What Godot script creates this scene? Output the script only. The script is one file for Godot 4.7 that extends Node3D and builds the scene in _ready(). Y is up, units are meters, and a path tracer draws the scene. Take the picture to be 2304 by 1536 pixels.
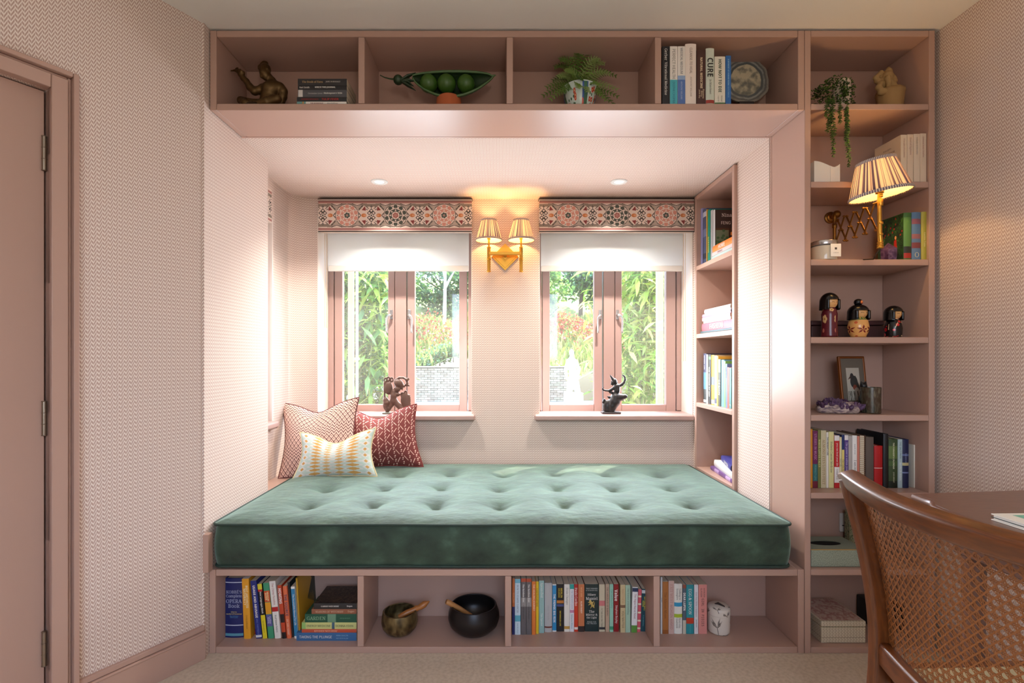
extends Node3D
# A pink window seat with built-in shelves. Lengths in metres, y up; the front plane of the joinery is z = 0.
const F := 1150.0     # focal length in pixels of the 2304 x 1536 frame
const D := 1.93       # camera distance from the front plane
const CY := 1.114     # camera height
const VX := 1122.0    # the point straight ahead of the camera, in pixels
const VY := 806.0
const CEIL := 2.36
const BAYC := 2.058
const BACK := -1.10   # inside face of the bay's back wall

var taken := {}
var mats := {}
var rng := RandomNumberGenerator.new()


func P(px: float, py: float, z: float) -> Vector3:
	var k := (D - z) / F
	return Vector3((px - VX) * k, CY - (py - VY) * k, z)

func X(px: float, z: float) -> float:
	return (px - VX) * (D - z) / F

func Y(py: float, z: float) -> float:
	return CY - (py - VY) * (D - z) / F

func L(n: float, z: float) -> float:
	return n * (D - z) / F

func C(r: float, g: float, b: float) -> Color:
	return Color(r / 255.0, g / 255.0, b / 255.0)


# ---------------------------------------------------------------- mesh builder
class MB:
	var v := PackedVector3Array()
	var n := PackedVector3Array()
	var uv := PackedVector2Array()
	var c := PackedColorArray()
	var ix := PackedInt32Array()
	var col := Color.WHITE     # sRGB, stored linear

	func vert(p: Vector3, nn: Vector3, t := Vector2.ZERO) -> int:
		v.append(p); n.append(nn); uv.append(t); c.append(col.srgb_to_linear())
		return v.size() - 1

	func face(a: int, b: int, d: int) -> void:
		var cr := (v[b] - v[a]).cross(v[d] - v[a])
		if cr.dot(n[a] + n[b] + n[d]) > 0.0:
			ix.append(a); ix.append(d); ix.append(b)
		else:
			ix.append(a); ix.append(b); ix.append(d)

	func quad(a: Vector3, b: Vector3, d: Vector3, e: Vector3, nn: Vector3, ua := Vector2.ZERO, ub := Vector2(1, 0), uc := Vector2(1, 1), ud := Vector2(0, 1)) -> void:
		var i := vert(a, nn, ua); vert(b, nn, ub); vert(d, nn, uc); vert(e, nn, ud)
		face(i, i + 1, i + 2); face(i, i + 2, i + 3)

	func tri(a: Vector3, b: Vector3, d: Vector3, nn: Vector3) -> void:
		var i := vert(a, nn, Vector2(a.x, a.y)); vert(b, nn, Vector2(b.x, b.y)); vert(d, nn, Vector2(d.x, d.y))
		face(i, i + 1, i + 2)

	func box(ctr: Vector3, size: Vector3, bev := 0.0, bs := Basis.IDENTITY, off := Vector3.ZERO) -> MB:
		# a box with rounded edges; uv in metres
		var h := size * 0.5
		var b := minf(bev, minf(h.x, minf(h.y, h.z)) * 0.9)
		var id := {}
		for a in 3:
			for k in 8:
				var s := Vector3(1 if k & 1 else -1, 1 if k & 2 else -1, 1 if k & 4 else -1)
				var p := h * s
				for o in 3:
					if o != a:
						p[o] -= s[o] * b
				var nn := Vector3.ZERO
				nn[a] = s[a]
				var q := p + off
				var t := Vector2(q.z, q.y) if a == 0 else (Vector2(q.x, q.z) if a == 1 else Vector2(q.x, q.y))
				id[a * 8 + k] = vert(ctr + bs * p, bs * nn, t)
		for a in 3:
			var o1 := 1 << ((a + 1) % 3)
			var o2 := 1 << ((a + 2) % 3)
			for s in 2:
				var k0 := (1 << a) * s
				face(id[a * 8 + k0], id[a * 8 + k0 + o1], id[a * 8 + k0 + o1 + o2])
				face(id[a * 8 + k0], id[a * 8 + k0 + o1 + o2], id[a * 8 + k0 + o2])
		if b > 0.0:
			for cc in 3:
				var a1 := (cc + 1) % 3
				var a2 := (cc + 2) % 3
				for s1 in 2:
					for s2 in 2:
						var k := (1 << a1) * s1 + (1 << a2) * s2
						var kk := k + (1 << cc)
						face(id[a1 * 8 + k], id[a2 * 8 + k], id[a2 * 8 + kk])
						face(id[a1 * 8 + k], id[a2 * 8 + kk], id[a1 * 8 + kk])
			for k in 8:
				face(id[k], id[8 + k], id[16 + k])
		return self

	func bx(x0: float, x1: float, y0: float, y1: float, z0: float, z1: float, bev := 0.0) -> MB:
		var ctr := Vector3((x0 + x1) / 2, (y0 + y1) / 2, (z0 + z1) / 2)
		return box(ctr, Vector3(absf(x1 - x0), absf(y1 - y0), absf(z1 - z0)), bev, Basis.IDENTITY, ctr)

	func grid(f: Callable, nu: int, nv: int, flip := 0, centre = null, cf = null) -> MB:
		# smooth surface f(u, v), u and v from 0 to 1; flip 0 turns the normals away from the centre, 1 and -1 force
		var pts := PackedVector3Array()
		pts.resize((nu + 1) * (nv + 1))
		for j in nv + 1:
			for i in nu + 1:
				pts[j * (nu + 1) + i] = f.call(float(i) / nu, float(j) / nv)
		var nrm := PackedVector3Array()
		nrm.resize(pts.size())
		for j in nv:
			for i in nu:
				var a := j * (nu + 1) + i
				var b := a + 1
				var d := a + nu + 1
				var e := d + 1
				var fn := (pts[e] - pts[a]).cross(pts[d] - pts[b])
				nrm[a] += fn; nrm[b] += fn; nrm[d] += fn; nrm[e] += fn
		for j in nv + 1:
			if pts[j * (nu + 1)].distance_squared_to(pts[j * (nu + 1) + nu]) < 1e-12:
				var s := nrm[j * (nu + 1)] + nrm[j * (nu + 1) + nu]
				nrm[j * (nu + 1)] = s; nrm[j * (nu + 1) + nu] = s
		for i in nu + 1:
			if pts[i].distance_squared_to(pts[nv * (nu + 1) + i]) < 1e-12:
				var s := nrm[i] + nrm[nv * (nu + 1) + i]
				nrm[i] = s; nrm[nv * (nu + 1) + i] = s
		for e in [0, nv]:   # poles
			var r0: int = e * (nu + 1)
			if pts[r0].distance_squared_to(pts[r0 + nu / 2]) < 1e-14:
				var s := Vector3.ZERO
				for i in nu + 1: s += nrm[r0 + i]
				for i in nu + 1: nrm[r0 + i] = s
		var sg := float(flip)
		if flip == 0:
			var cc := Vector3.ZERO
			if centre != null: cc = centre
			else:
				for p in pts: cc += p
				cc /= pts.size()
			var s := 0.0
			for i in pts.size(): s += nrm[i].dot(pts[i] - cc)
			sg = 1.0 if s >= 0.0 else -1.0
		var i0 := v.size()
		for j in nv + 1:
			for i in nu + 1:
				var k := j * (nu + 1) + i
				if cf != null: col = (cf as Callable).call(float(i) / nu, float(j) / nv)
				vert(pts[k], nrm[k].normalized() * sg, Vector2(float(i) / nu, float(j) / nv))
		for j in nv:
			for i in nu:
				var a := i0 + j * (nu + 1) + i
				var d := a + nu + 1
				if sg > 0:
					ix.append_array([a, d + 1, a + 1, a, d, d + 1])
				else:
					ix.append_array([a, a + 1, d + 1, a, d + 1, d])
		return self

	func lathe(base: Vector3, prof: Array, nu := 32, bs := Basis.IDENTITY, flip := 0, cf = null, wob = null) -> MB:
		var m := prof.size() - 1
		var f := func(u, w):
			var q: Vector2 = prof[roundi(w * m)]
			var a: float = u * TAU
			var r: float = q.x
			if wob != null: r *= 1.0 + float(wob.call(u, w))
			return base + bs * Vector3(sin(a) * r, q.y, cos(a) * r)
		var c0 := Vector3.ZERO
		for q in prof: c0 += base + bs * Vector3(0, q.y, 0)
		return grid(f, nu, m, flip, c0 / prof.size(), cf)

	func tube(pts: Array, rad, nn := 8, cf = null, flat := 1.0) -> MB:
		# swept circle with capped ends; rad is a number or one per point
		var m := pts.size()
		var tn := []
		for i in m:
			tn.append(((pts[mini(i + 1, m - 1)] as Vector3) - (pts[maxi(i - 1, 0)] as Vector3)).normalized())
		var u0: Vector3 = tn[0].cross(Vector3.UP if absf(tn[0].y) < 0.9 else Vector3.RIGHT).normalized()
		var fr := []
		for i in m:
			u0 = (u0 - tn[i] * u0.dot(tn[i])).normalized()
			fr.append([u0, tn[i].cross(u0)])
		var f := func(u, w):
			var k: int = roundi(w * (m + 1)) - 1
			var cap := 1.0
			if k < 0: cap = 0.0; k = 0
			if k > m - 1: cap = 0.0; k = m - 1
			var r: float = (rad[k] if rad is Array else rad) * cap
			return pts[k] + (fr[k][0] * cos(u * TAU) + fr[k][1] * sin(u * TAU) * flat) * r
		# straight walls with own normals at the caps
		var i0 := v.size()
		grid(f, nn, m + 1, 1, null, cf)
		var s := 0.0
		for k in range(i0, v.size()):
			var row := (k - i0) / (nn + 1)
			var pc: Vector3 = pts[clampi(row - 1, 0, m - 1)]
			s += n[k].dot(v[k] - pc)
		if s < 0.0:
			for k in range(i0, v.size()): n[k] = -n[k]
			for t in range(ix.size() - nn * (m + 1) * 6, ix.size(), 3):
				var q := ix[t + 1]; ix[t + 1] = ix[t + 2]; ix[t + 2] = q
		return self

	func ball(ctr: Vector3, r: Vector3, nu := 16, nv := 10, bs := Basis.IDENTITY) -> MB:
		var f := func(u, w):
			var a: float = u * TAU
			var b: float = w * PI
			return ctr + bs * Vector3(sin(b) * sin(a) * r.x, cos(b) * r.y, sin(b) * cos(a) * r.z)
		return grid(f, nu, nv, 0, ctr)

	func prism(poly: Array, z0: float, z1: float, bs := Basis.IDENTITY, at := Vector3.ZERO) -> MB:
		# polygon in x, y pushed from z0 to z1
		var pk := PackedVector2Array(poly)
		if Geometry2D.is_polygon_clockwise(pk): pk.reverse()
		var tr := Geometry2D.triangulate_polygon(pk)
		for t in range(0, tr.size(), 3):
			for zz in [[z0, -1.0], [z1, 1.0]]:
				var nn := bs * Vector3(0, 0, zz[1] * signf(z1 - z0))
				var i := v.size()
				for k in 3:
					var q := pk[tr[t + k]]
					vert(at + bs * Vector3(q.x, q.y, zz[0]), nn, q)
				face(i, i + 1, i + 2)
		for k in pk.size():
			var a := pk[k]
			var b := pk[(k + 1) % pk.size()]
			var e := (b - a).normalized()
			var nn := bs * Vector3(e.y, -e.x, 0)
			quad(at + bs * Vector3(a.x, a.y, z0), at + bs * Vector3(b.x, b.y, z0), at + bs * Vector3(b.x, b.y, z1), at + bs * Vector3(a.x, a.y, z1), nn, Vector2(0, 0), Vector2(a.distance_to(b), 0), Vector2(a.distance_to(b), absf(z1 - z0)), Vector2(0, absf(z1 - z0)))
		return self

	func mesh() -> ArrayMesh:
		var a := []
		a.resize(Mesh.ARRAY_MAX)
		a[Mesh.ARRAY_VERTEX] = v
		a[Mesh.ARRAY_NORMAL] = n
		a[Mesh.ARRAY_TEX_UV] = uv
		a[Mesh.ARRAY_COLOR] = c
		a[Mesh.ARRAY_INDEX] = ix
		var m := ArrayMesh.new()
		m.add_surface_from_arrays(Mesh.PRIMITIVE_TRIANGLES, a)
		return m


# ---------------------------------------------------------------- blended solids, meshed as surface nets
class Blob:
	var prims := []
	var k := 0.006
	func cap(a: Vector3, b: Vector3, ra: float, rb := -1.0) -> Blob:
		prims.append([a, b, ra, ra if rb < 0 else rb, 0]); return self
	func chain(pts: Array, rs: Array) -> Blob:
		for i in pts.size() - 1: cap(pts[i], pts[i + 1], rs[i], rs[i + 1])
		return self
	func egg(c: Vector3, r: Vector3, bs := Basis.IDENTITY) -> Blob:
		prims.append([c, r, bs.inverse(), minf(r.x, minf(r.y, r.z)), 1]); return self
	func build(cell: float, mb: MB) -> void:
		var lo := Vector3.ONE * 1e9
		var hi := -lo
		for p in prims:
			var pts := [p[0] - Vector3.ONE * p[2], p[0] + Vector3.ONE * p[2], p[1] - Vector3.ONE * p[3], p[1] + Vector3.ONE * p[3]] if p[4] == 0 else [p[0] - Vector3.ONE * p[1].length(), p[0] + Vector3.ONE * p[1].length()]
			for q in pts:
				lo = lo.min(q); hi = hi.max(q)
		lo -= Vector3.ONE * (k + cell * 2); hi += Vector3.ONE * (k + cell * 2)
		var nx := int((hi.x - lo.x) / cell) + 2
		var ny := int((hi.y - lo.y) / cell) + 2
		var nz := int((hi.z - lo.z) / cell) + 2
		var fld := PackedFloat32Array()
		fld.resize(nx * ny * nz)
		fld.fill(1e3)
		for p in prims:
			var a: Vector3 = p[0]
			var bl: Vector3
			var bh: Vector3
			var pad := k + cell * 2.5
			if p[4] == 0:
				bl = (a - Vector3.ONE * p[2]).min(p[1] - Vector3.ONE * p[3]); bh = (a + Vector3.ONE * p[2]).max(p[1] + Vector3.ONE * p[3])
			else:
				var mr := maxf(p[1].x, maxf(p[1].y, p[1].z)) * 1.02
				bl = a - Vector3.ONE * mr; bh = a + Vector3.ONE * mr
			bl = ((bl - Vector3.ONE * pad - lo) / cell).floor(); bh = ((bh + Vector3.ONE * pad - lo) / cell).ceil()
			for z in range(maxi(0, int(bl.z)), mini(nz, int(bh.z) + 1)):
				for y in range(maxi(0, int(bl.y)), mini(ny, int(bh.y) + 1)):
					for x in range(maxi(0, int(bl.x)), mini(nx, int(bh.x) + 1)):
						var q := lo + Vector3(x, y, z) * cell
						var d: float
						if p[4] == 0:
							var ab: Vector3 = p[1] - a
							var t := clampf((q - a).dot(ab) / maxf(ab.length_squared(), 1e-12), 0.0, 1.0)
							d = q.distance_to(a + ab * t) - lerpf(p[2], p[3], t)
						else:
							var w: Vector3 = (p[2] as Basis) * (q - a)
							var k0: float = (w / p[1]).length()
							var k1: float = (w / (p[1] * p[1])).length()
							d = k0 * (k0 - 1.0) / k1 if k1 > 1e-9 else -p[3]
						var i := (z * ny + y) * nx + x
						var o := fld[i]
						var h := maxf(k - absf(d - o), 0.0) / k
						fld[i] = minf(d, o) - h * h * k * 0.25
		var id := PackedInt32Array()
		id.resize(fld.size())
		id.fill(-1)
		var sy := nx
		var sz := nx * ny
		var offs := [0, 1, sy, sy + 1, sz, sz + 1, sz + sy, sz + sy + 1]
		for z in nz - 1:
			for y in ny - 1:
				for x in nx - 1:
					var i := z * sz + y * sy + x
					var m := 0
					for e in 8:
						if fld[i + offs[e]] < 0.0: m |= 1 << e
					if m == 0 or m == 255: continue
					var s := Vector3.ZERO
					var cnt := 0
					for e in 8:
						for ax in 3:
							var e2 := e | (1 << ax)
							if e2 == e: continue
							var d0 := fld[i + offs[e]]
							var d1 := fld[i + offs[e2]]
							if (d0 < 0.0) != (d1 < 0.0):
								var t := d0 / (d0 - d1)
								var q := Vector3(e & 1, (e >> 1) & 1, (e >> 2) & 1)
								q[ax] += t
								s += q; cnt += 1
					var g := Vector3.ZERO
					for e in 8:
						var dd := clampf(fld[i + offs[e]], -cell * 3, cell * 3)
						g += Vector3(1 if e & 1 else -1, 1 if e & 2 else -1, 1 if e & 4 else -1) * dd
					id[i] = mb.vert(lo + (Vector3(x, y, z) + s / cnt) * cell, g.normalized())
		for z in range(1, nz - 1):
			for y in range(1, ny - 1):
				for x in range(1, nx - 1):
					var i := z * sz + y * sy + x
					var ins := fld[i] < 0.0
					for ax in 3:
						var st: int = [1, sy, sz][ax]
						if (fld[i + st] < 0.0) == ins: continue
						var u: int = [sy, sz, 1][ax]
						var w: int = [sz, 1, sy][ax]
						var a := id[i]; var b := id[i - u]; var c2 := id[i - u - w]; var d2 := id[i - w]
						if a < 0 or b < 0 or c2 < 0 or d2 < 0: continue
						mb.face(a, b, c2); mb.face(a, c2, d2)


# ---------------------------------------------------------------- nodes
func numbered(called: String) -> String:
	var k: int = taken.get(called, 0)
	taken[called] = k + 1
	return called if k == 0 else "%s_%03d" % [called, k]

func tag(o: Node, label: String, category: String, group := "") -> Node:
	o.set_meta("label", label)
	o.set_meta("category", category)
	if group: o.set_meta("group", group)
	return o

func thing(called: String, label: String, category: String, at := Vector3.ZERO, group := "", bs := Basis.IDENTITY) -> Node3D:
	var o := Node3D.new()
	o.name = numbered(called)
	add_child(o)
	o.transform = Transform3D(bs, at)
	tag(o, label, category, group)
	return o

func part(called: String, m, mat: Material, parent: Node = null, at := Vector3.ZERO, bs := Basis.IDENTITY) -> MeshInstance3D:
	var o := MeshInstance3D.new()
	o.mesh = m.mesh() if m is MB else m
	if mat: o.material_override = mat
	if parent == null:
		o.name = numbered(called)
		add_child(o)
	else:
		o.name = called
		parent.add_child(o, true)
	o.transform = Transform3D(bs, at)
	return o

func setting(called: String, m, mat: Material, label := "") -> MeshInstance3D:
	var o := part(called, m, mat)
	o.set_meta("kind", "structure")
	if label:
		o.set_meta("label", label)
	return o

func holder(called: String, label := "", kind := "structure") -> Node3D:
	var o := Node3D.new()
	o.name = numbered(called)
	add_child(o)
	o.set_meta("kind", kind)
	if label: o.set_meta("label", label)
	return o

func mat(c: Color, rough := 0.6, metal := 0.0) -> StandardMaterial3D:
	var key := "%s %.2f %.2f" % [c.to_html(), rough, metal]
	if not mats.has(key):
		var m := StandardMaterial3D.new()
		m.albedo_color = c
		m.roughness = rough
		m.metallic = metal
		mats[key] = m
	return mats[key]

func vmat(rough := 0.6, metal := 0.0) -> StandardMaterial3D:
	var key := "v %.2f %.2f" % [rough, metal]
	if not mats.has(key):
		var m := StandardMaterial3D.new()
		m.vertex_color_use_as_albedo = true
		m.roughness = rough
		m.metallic = metal
		mats[key] = m
	return mats[key]

func texmat(im: Image, rough := 0.7) -> StandardMaterial3D:
	var m := StandardMaterial3D.new()
	m.albedo_texture = ImageTexture.create_from_image(im)
	m.roughness = rough
	return m

var fonts := {}
func font(kind: int) -> Font:
	if not fonts.has(kind):
		var f := SystemFont.new()
		f.font_names = PackedStringArray([["Droid Sans"], ["Droid Serif"], ["Droid Sans Mono"], ["Droid Sans"], ["Droid Serif"], ["Droid Serif"]][kind])
		if kind >= 3 and kind <= 4: f.font_weight = 700
		if kind == 5: f.font_italic = true
		fonts[kind] = f
	return fonts[kind]

func lettering(s: String, kind: int, c: Color, wide: float, tall: float, parent: Node, at: Vector3, bs := Basis.IDENTITY, called := "lettering") -> MeshInstance3D:
	# lettering centred at a point, as large as fits
	var t := TextMesh.new()
	t.text = s
	t.font = font(kind)
	t.font_size = 32
	t.pixel_size = 0.01
	t.curve_step = 3.0
	t.depth = 0.0
	var ab := t.get_aabb()
	if ab.size.x < 1e-6: return null
	var k := minf(wide / ab.size.x, tall / maxf(ab.size.y, 0.16))
	var o := part(called, t, mat(c, 0.5), parent)
	var mid := ab.position + ab.size * 0.5
	o.transform = Transform3D(bs.scaled_local(Vector3(k, k, k)), at - bs * (Vector3(mid.x, mid.y, 0) * k))
	return o


# ================================================================ scene
var M := {}

func _ready() -> void:
	rng.seed = 7
	# ---- camera
	var cam := Camera3D.new()
	cam.name = "camera"
	cam.position = Vector3(0, CY, D)
	cam.near = 0.05
	cam.far = 200.0
	cam.set_frustum(2.0 * cam.near * 768.0 / F, Vector2((1152.0 - VX) / F, (VY - 768.0) / F) * cam.near, cam.near, 200.0)
	add_child(cam)
	# ---- sky, sun, exposure
	var env := Environment.new()
	env.background_mode = Environment.BG_SKY
	var sky := Sky.new()
	var sm := ProceduralSkyMaterial.new()
	sm.sky_top_color = C(150, 190, 235)
	sm.sky_horizon_color = C(225, 235, 245)
	sm.ground_horizon_color = C(190, 195, 180)
	sm.ground_bottom_color = C(120, 120, 105)
	sm.sky_energy_multiplier = 2.1
	sm.ground_energy_multiplier = 1.3
	sky.sky_material = sm
	env.sky = sky
	env.tonemap_mode = Environment.TONE_MAPPER_LINEAR
	env.tonemap_exposure = 1.6
	env.sdfgi_enabled = true
	env.ssao_enabled = true
	env.ssil_enabled = true
	var we := WorldEnvironment.new()
	we.name = "world_environment"
	we.environment = env
	add_child(we)
	var sun := DirectionalLight3D.new()
	sun.name = "sun"
	sun.light_energy = 2.7
	sun.light_color = C(255, 244, 224)
	sun.light_angular_distance = 0.6
	sun.shadow_enabled = true
	add_child(sun)
	sun.look_at_from_position(Vector3(2.6, 6.4, -2.6), Vector3.ZERO)
	# ---- daylight through the two bay windows, the side window and an unseen window behind the camera
	area(Vector3(-0.57, 1.16, -1.20), Vector2(0.60, 0.60), Vector3(0.30, -0.22, 1), 1.05, C(242, 247, 255))
	area(Vector3(0.66, 1.16, -1.20), Vector2(0.60, 0.60), Vector3(-0.18, -0.22, 1), 1.05, C(242, 247, 255))
	area(Vector3(-1.24, 1.2, -0.65), Vector2(0.22, 0.75), Vector3(1, 0, 0.2), 0.05, C(240, 246, 255))
	area(Vector3(0.1, 1.40, 3.46), Vector2(1.6, 1.2), Vector3(0, 0.22, -1), 0.28, C(255, 240, 222))  # rear window is out of view, placed to light the room from behind
	materials()
	room()
	windows()
	joinery()
	garden()
	mattress()
	cushions()
	lamps()
	top_shelves()
	tall_shelves()
	bench_shelves()
	bay_shelves()
	sills()
	desk_and_chair()

func area(at: Vector3, size: Vector2, towards: Vector3, energy: float, c: Color) -> void:
	var l := AreaLight3D.new()
	l.name = numbered("window_daylight")
	l.area_size = size
	l.area_normalize_energy = true
	l.light_energy = energy
	l.light_color = c
	l.shadow_enabled = true
	l.area_range = 9.0
	l.area_attenuation = 2.0
	add_child(l)
	l.look_at_from_position(at, at + towards)


# ---------------------------------------------------------------- materials
func noise_tex(freq: float, ramp: Array, size := 512, oct := 4, seed_ := 1, normal := 0.0, sx := 1) -> NoiseTexture2D:
	var f := FastNoiseLite.new()
	f.noise_type = FastNoiseLite.TYPE_SIMPLEX_SMOOTH
	f.frequency = freq
	f.fractal_octaves = oct
	f.seed = seed_
	var t := NoiseTexture2D.new()
	t.width = size; t.height = size * sx
	t.seamless = true
	t.noise = f
	if normal > 0.0:
		t.as_normal_map = true
		t.bump_strength = normal
	elif ramp.size() > 0:
		var g := Gradient.new()
		var offs := PackedFloat32Array()
		var cols := PackedColorArray()
		for i in ramp.size():
			offs.append(float(i) / (ramp.size() - 1)); cols.append(ramp[i])
		g.offsets = offs; g.colors = cols
		t.color_ramp = g
	return t

func materials() -> void:
	# joinery paint
	var m := StandardMaterial3D.new()
	m.albedo_color = C(185, 151, 136)
	m.roughness = 0.36
	M.paint = m
	m = StandardMaterial3D.new()
	m.albedo_color = C(180, 149, 140)
	m.roughness = 0.4
	M.frame = m
	# wallpaper: columns of slanting strokes that turn round from one column to the next
	var im := Image.create(256, 256, false, Image.FORMAT_RGB8)
	var light := C(238, 225, 215)
	var dark := C(190, 161, 148)
	for y in 256:
		for x in 256:
			var hit := 0.0
			for s in 4:
				var u := (x + 0.25 + 0.5 * (s & 1)) / 64.0
				var v := (y + 0.25 + 0.5 * (s >> 1)) / 32.0
				var fu := u - floorf(u)
				var on := false
				if fu < 0.6:
					var w := v + fu / 0.6 * 1.5
					on = fposmod(w, 1.0) < 0.42
				else:
					var w := v + 0.35 - (fu - 0.6) / 0.4 * 0.55
					on = fposmod(w, 1.0) < 0.44
				if fu < 0.05 or absf(fu - 0.6) < 0.025: on = true
				if on: hit += 0.25
			im.set_pixel(x, y, dark.lerp(light, hit))
	m = texmat(im, 0.85)
	m.uv1_scale = Vector3(1.0 / 0.060, 1.0 / 0.108, 1)
	M.paper = m
	m = StandardMaterial3D.new()
	m.albedo_color = C(238, 236, 230)
	m.roughness = 0.9
	M.ceiling = m
	M.reveal = mat(C(238, 226, 216), 0.7)
	m = StandardMaterial3D.new()
	m.albedo_texture = noise_tex(0.05, [C(196, 178, 156), C(212, 195, 174), C(222, 206, 186)], 512, 4, 4)
	m.uv1_triplanar = true
	m.uv1_world_triplanar = true
	m.uv1_scale = Vector3.ONE * 2.2
	m.roughness = 1.0
	m.heightmap_enabled = false
	m.normal_enabled = true
	m.normal_texture = noise_tex(0.4, [], 512, 2, 9, 4.0)
	m.normal_scale = 0.35
	M.carpet = m
	# velvet
	m = StandardMaterial3D.new()
	m.albedo_texture = noise_tex(0.012, [C(26, 34, 28), C(46, 57, 47), C(59, 72, 60), C(88, 102, 90)], 512, 5, 12)
	m.uv1_triplanar = true
	m.uv1_world_triplanar = true
	m.uv1_scale = Vector3(1.1, 1.4, 2.2)
	m.roughness = 0.75
	m.albedo_color = C(222, 255, 238)
	m.rim_enabled = true
	m.rim = 1.0
	m.rim_tint = 1.0
	m.normal_enabled = true
	m.normal_texture = noise_tex(0.02, [], 512, 5, 33, 5.0)
	m.normal_scale = 0.5
	M.velvet = m
	M.velvet_side = m
	M.velvet_pipe = mat(C(40, 60, 52), 0.7)
	m = StandardMaterial3D.new()
	m.vertex_color_use_as_albedo = true
	m.roughness = 0.9
	m.backlight_enabled = true
	m.backlight = Color(0.9, 0.9, 0.9)
	M.shade = m
	m = StandardMaterial3D.new()
	m.albedo_color = C(250, 236, 196)
	m.roughness = 0.9
	m.backlight_enabled = true
	m.backlight = Color(0.9, 0.9, 0.9)
	M.shade_lining = m
	m = StandardMaterial3D.new()
	m.albedo_color = C(255, 236, 200)
	m.emission_enabled = true
	m.emission = C(255, 200, 120)
	m.emission_energy_multiplier = 4.0
	M.bulb = m
	m = StandardMaterial3D.new()
	m.albedo_color = C(255, 252, 246)
	m.emission_enabled = true
	m.emission = C(255, 250, 240)
	m.emission_energy_multiplier = 2.0
	M.glow = m
	# woods and metals
	M.chair = wood(C(46, 19, 6), C(90, 45, 13), C(124, 66, 21), 0.38)
	M.desk = wood(C(70, 44, 34), C(100, 66, 52), C(124, 86, 68), 0.35)
	M.stick = wood(C(120, 66, 24), C(165, 100, 44), C(190, 124, 64), 0.45)
	M.brass = mat(C(206, 152, 62), 0.32, 0.95)
	M.oldbrass = mat(C(150, 104, 48), 0.38, 0.9)
	M.steel = mat(C(200, 198, 196), 0.25, 0.9)
	M.hinge = mat(C(150, 136, 120), 0.4, 0.9)
	m = StandardMaterial3D.new()
	m.albedo_color = Color(1, 1, 1, 0.06)
	m.transparency = BaseMaterial3D.TRANSPARENCY_ALPHA
	m.roughness = 0.02
	M.pane = m
	m = StandardMaterial3D.new()
	m.albedo_color = C(240, 240, 236)
	m.roughness = 0.9
	m.backlight_enabled = true
	m.backlight = Color(0.9, 0.9, 0.9)
	M.blind = m
	M.page = mat(C(226, 212, 186), 0.9)
	M.page_white = mat(C(236, 230, 220), 0.9)

func wood(a: Color, b: Color, c: Color, rough: float) -> StandardMaterial3D:
	var m := StandardMaterial3D.new()
	var t := noise_tex(0.01, [a.lerp(b, 0.55), b, b.lerp(c, 0.6), b, b.lerp(c, 0.5)], 512, 4, 21)
	m.albedo_texture = t
	m.uv1_scale = Vector3(1.5, 14, 1)
	m.roughness = rough
	m.clearcoat_enabled = true
	m.clearcoat = 0.25
	m.clearcoat_roughness = 0.2
	return m


# ---------------------------------------------------------------- room
const CORN := Vector3(-1.101, 0, 0.03)     # where the slanting left wall meets the bay
const LDIR := Vector3(-0.5189, 0, 0.8548)  # from there towards the camera
const LNOR := Vector3(0.8548, 0, 0.5189)   # into the room
const WR := 1.674                          # right wall

func on_left(px: float) -> float:
	# distance along the left wall where the column px of the picture meets it
	var k := (px - VX) / F
	return (k * (D - CORN.z) - CORN.x) / (LDIR.x + k * LDIR.z)

func left_box(mb: MB, s0: float, s1: float, y0: float, y1: float, d0: float, d1: float, bev := 0.0) -> void:
	var bs := Basis(LDIR, Vector3.UP, LDIR.cross(Vector3.UP))   # z points into the room or away
	var sg := signf(bs.z.dot(LNOR))
	var c := CORN + LDIR * (s0 + s1) * 0.5 + Vector3.UP * (y0 + y1) * 0.5 + LNOR * (d0 + d1) * 0.5
	mb.box(c, Vector3(absf(s1 - s0), absf(y1 - y0), absf(d1 - d0)), bev, bs, Vector3((s0 + s1) * 0.5, (y0 + y1) * 0.5, sg * (d0 + d1) * 0.5))

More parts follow.
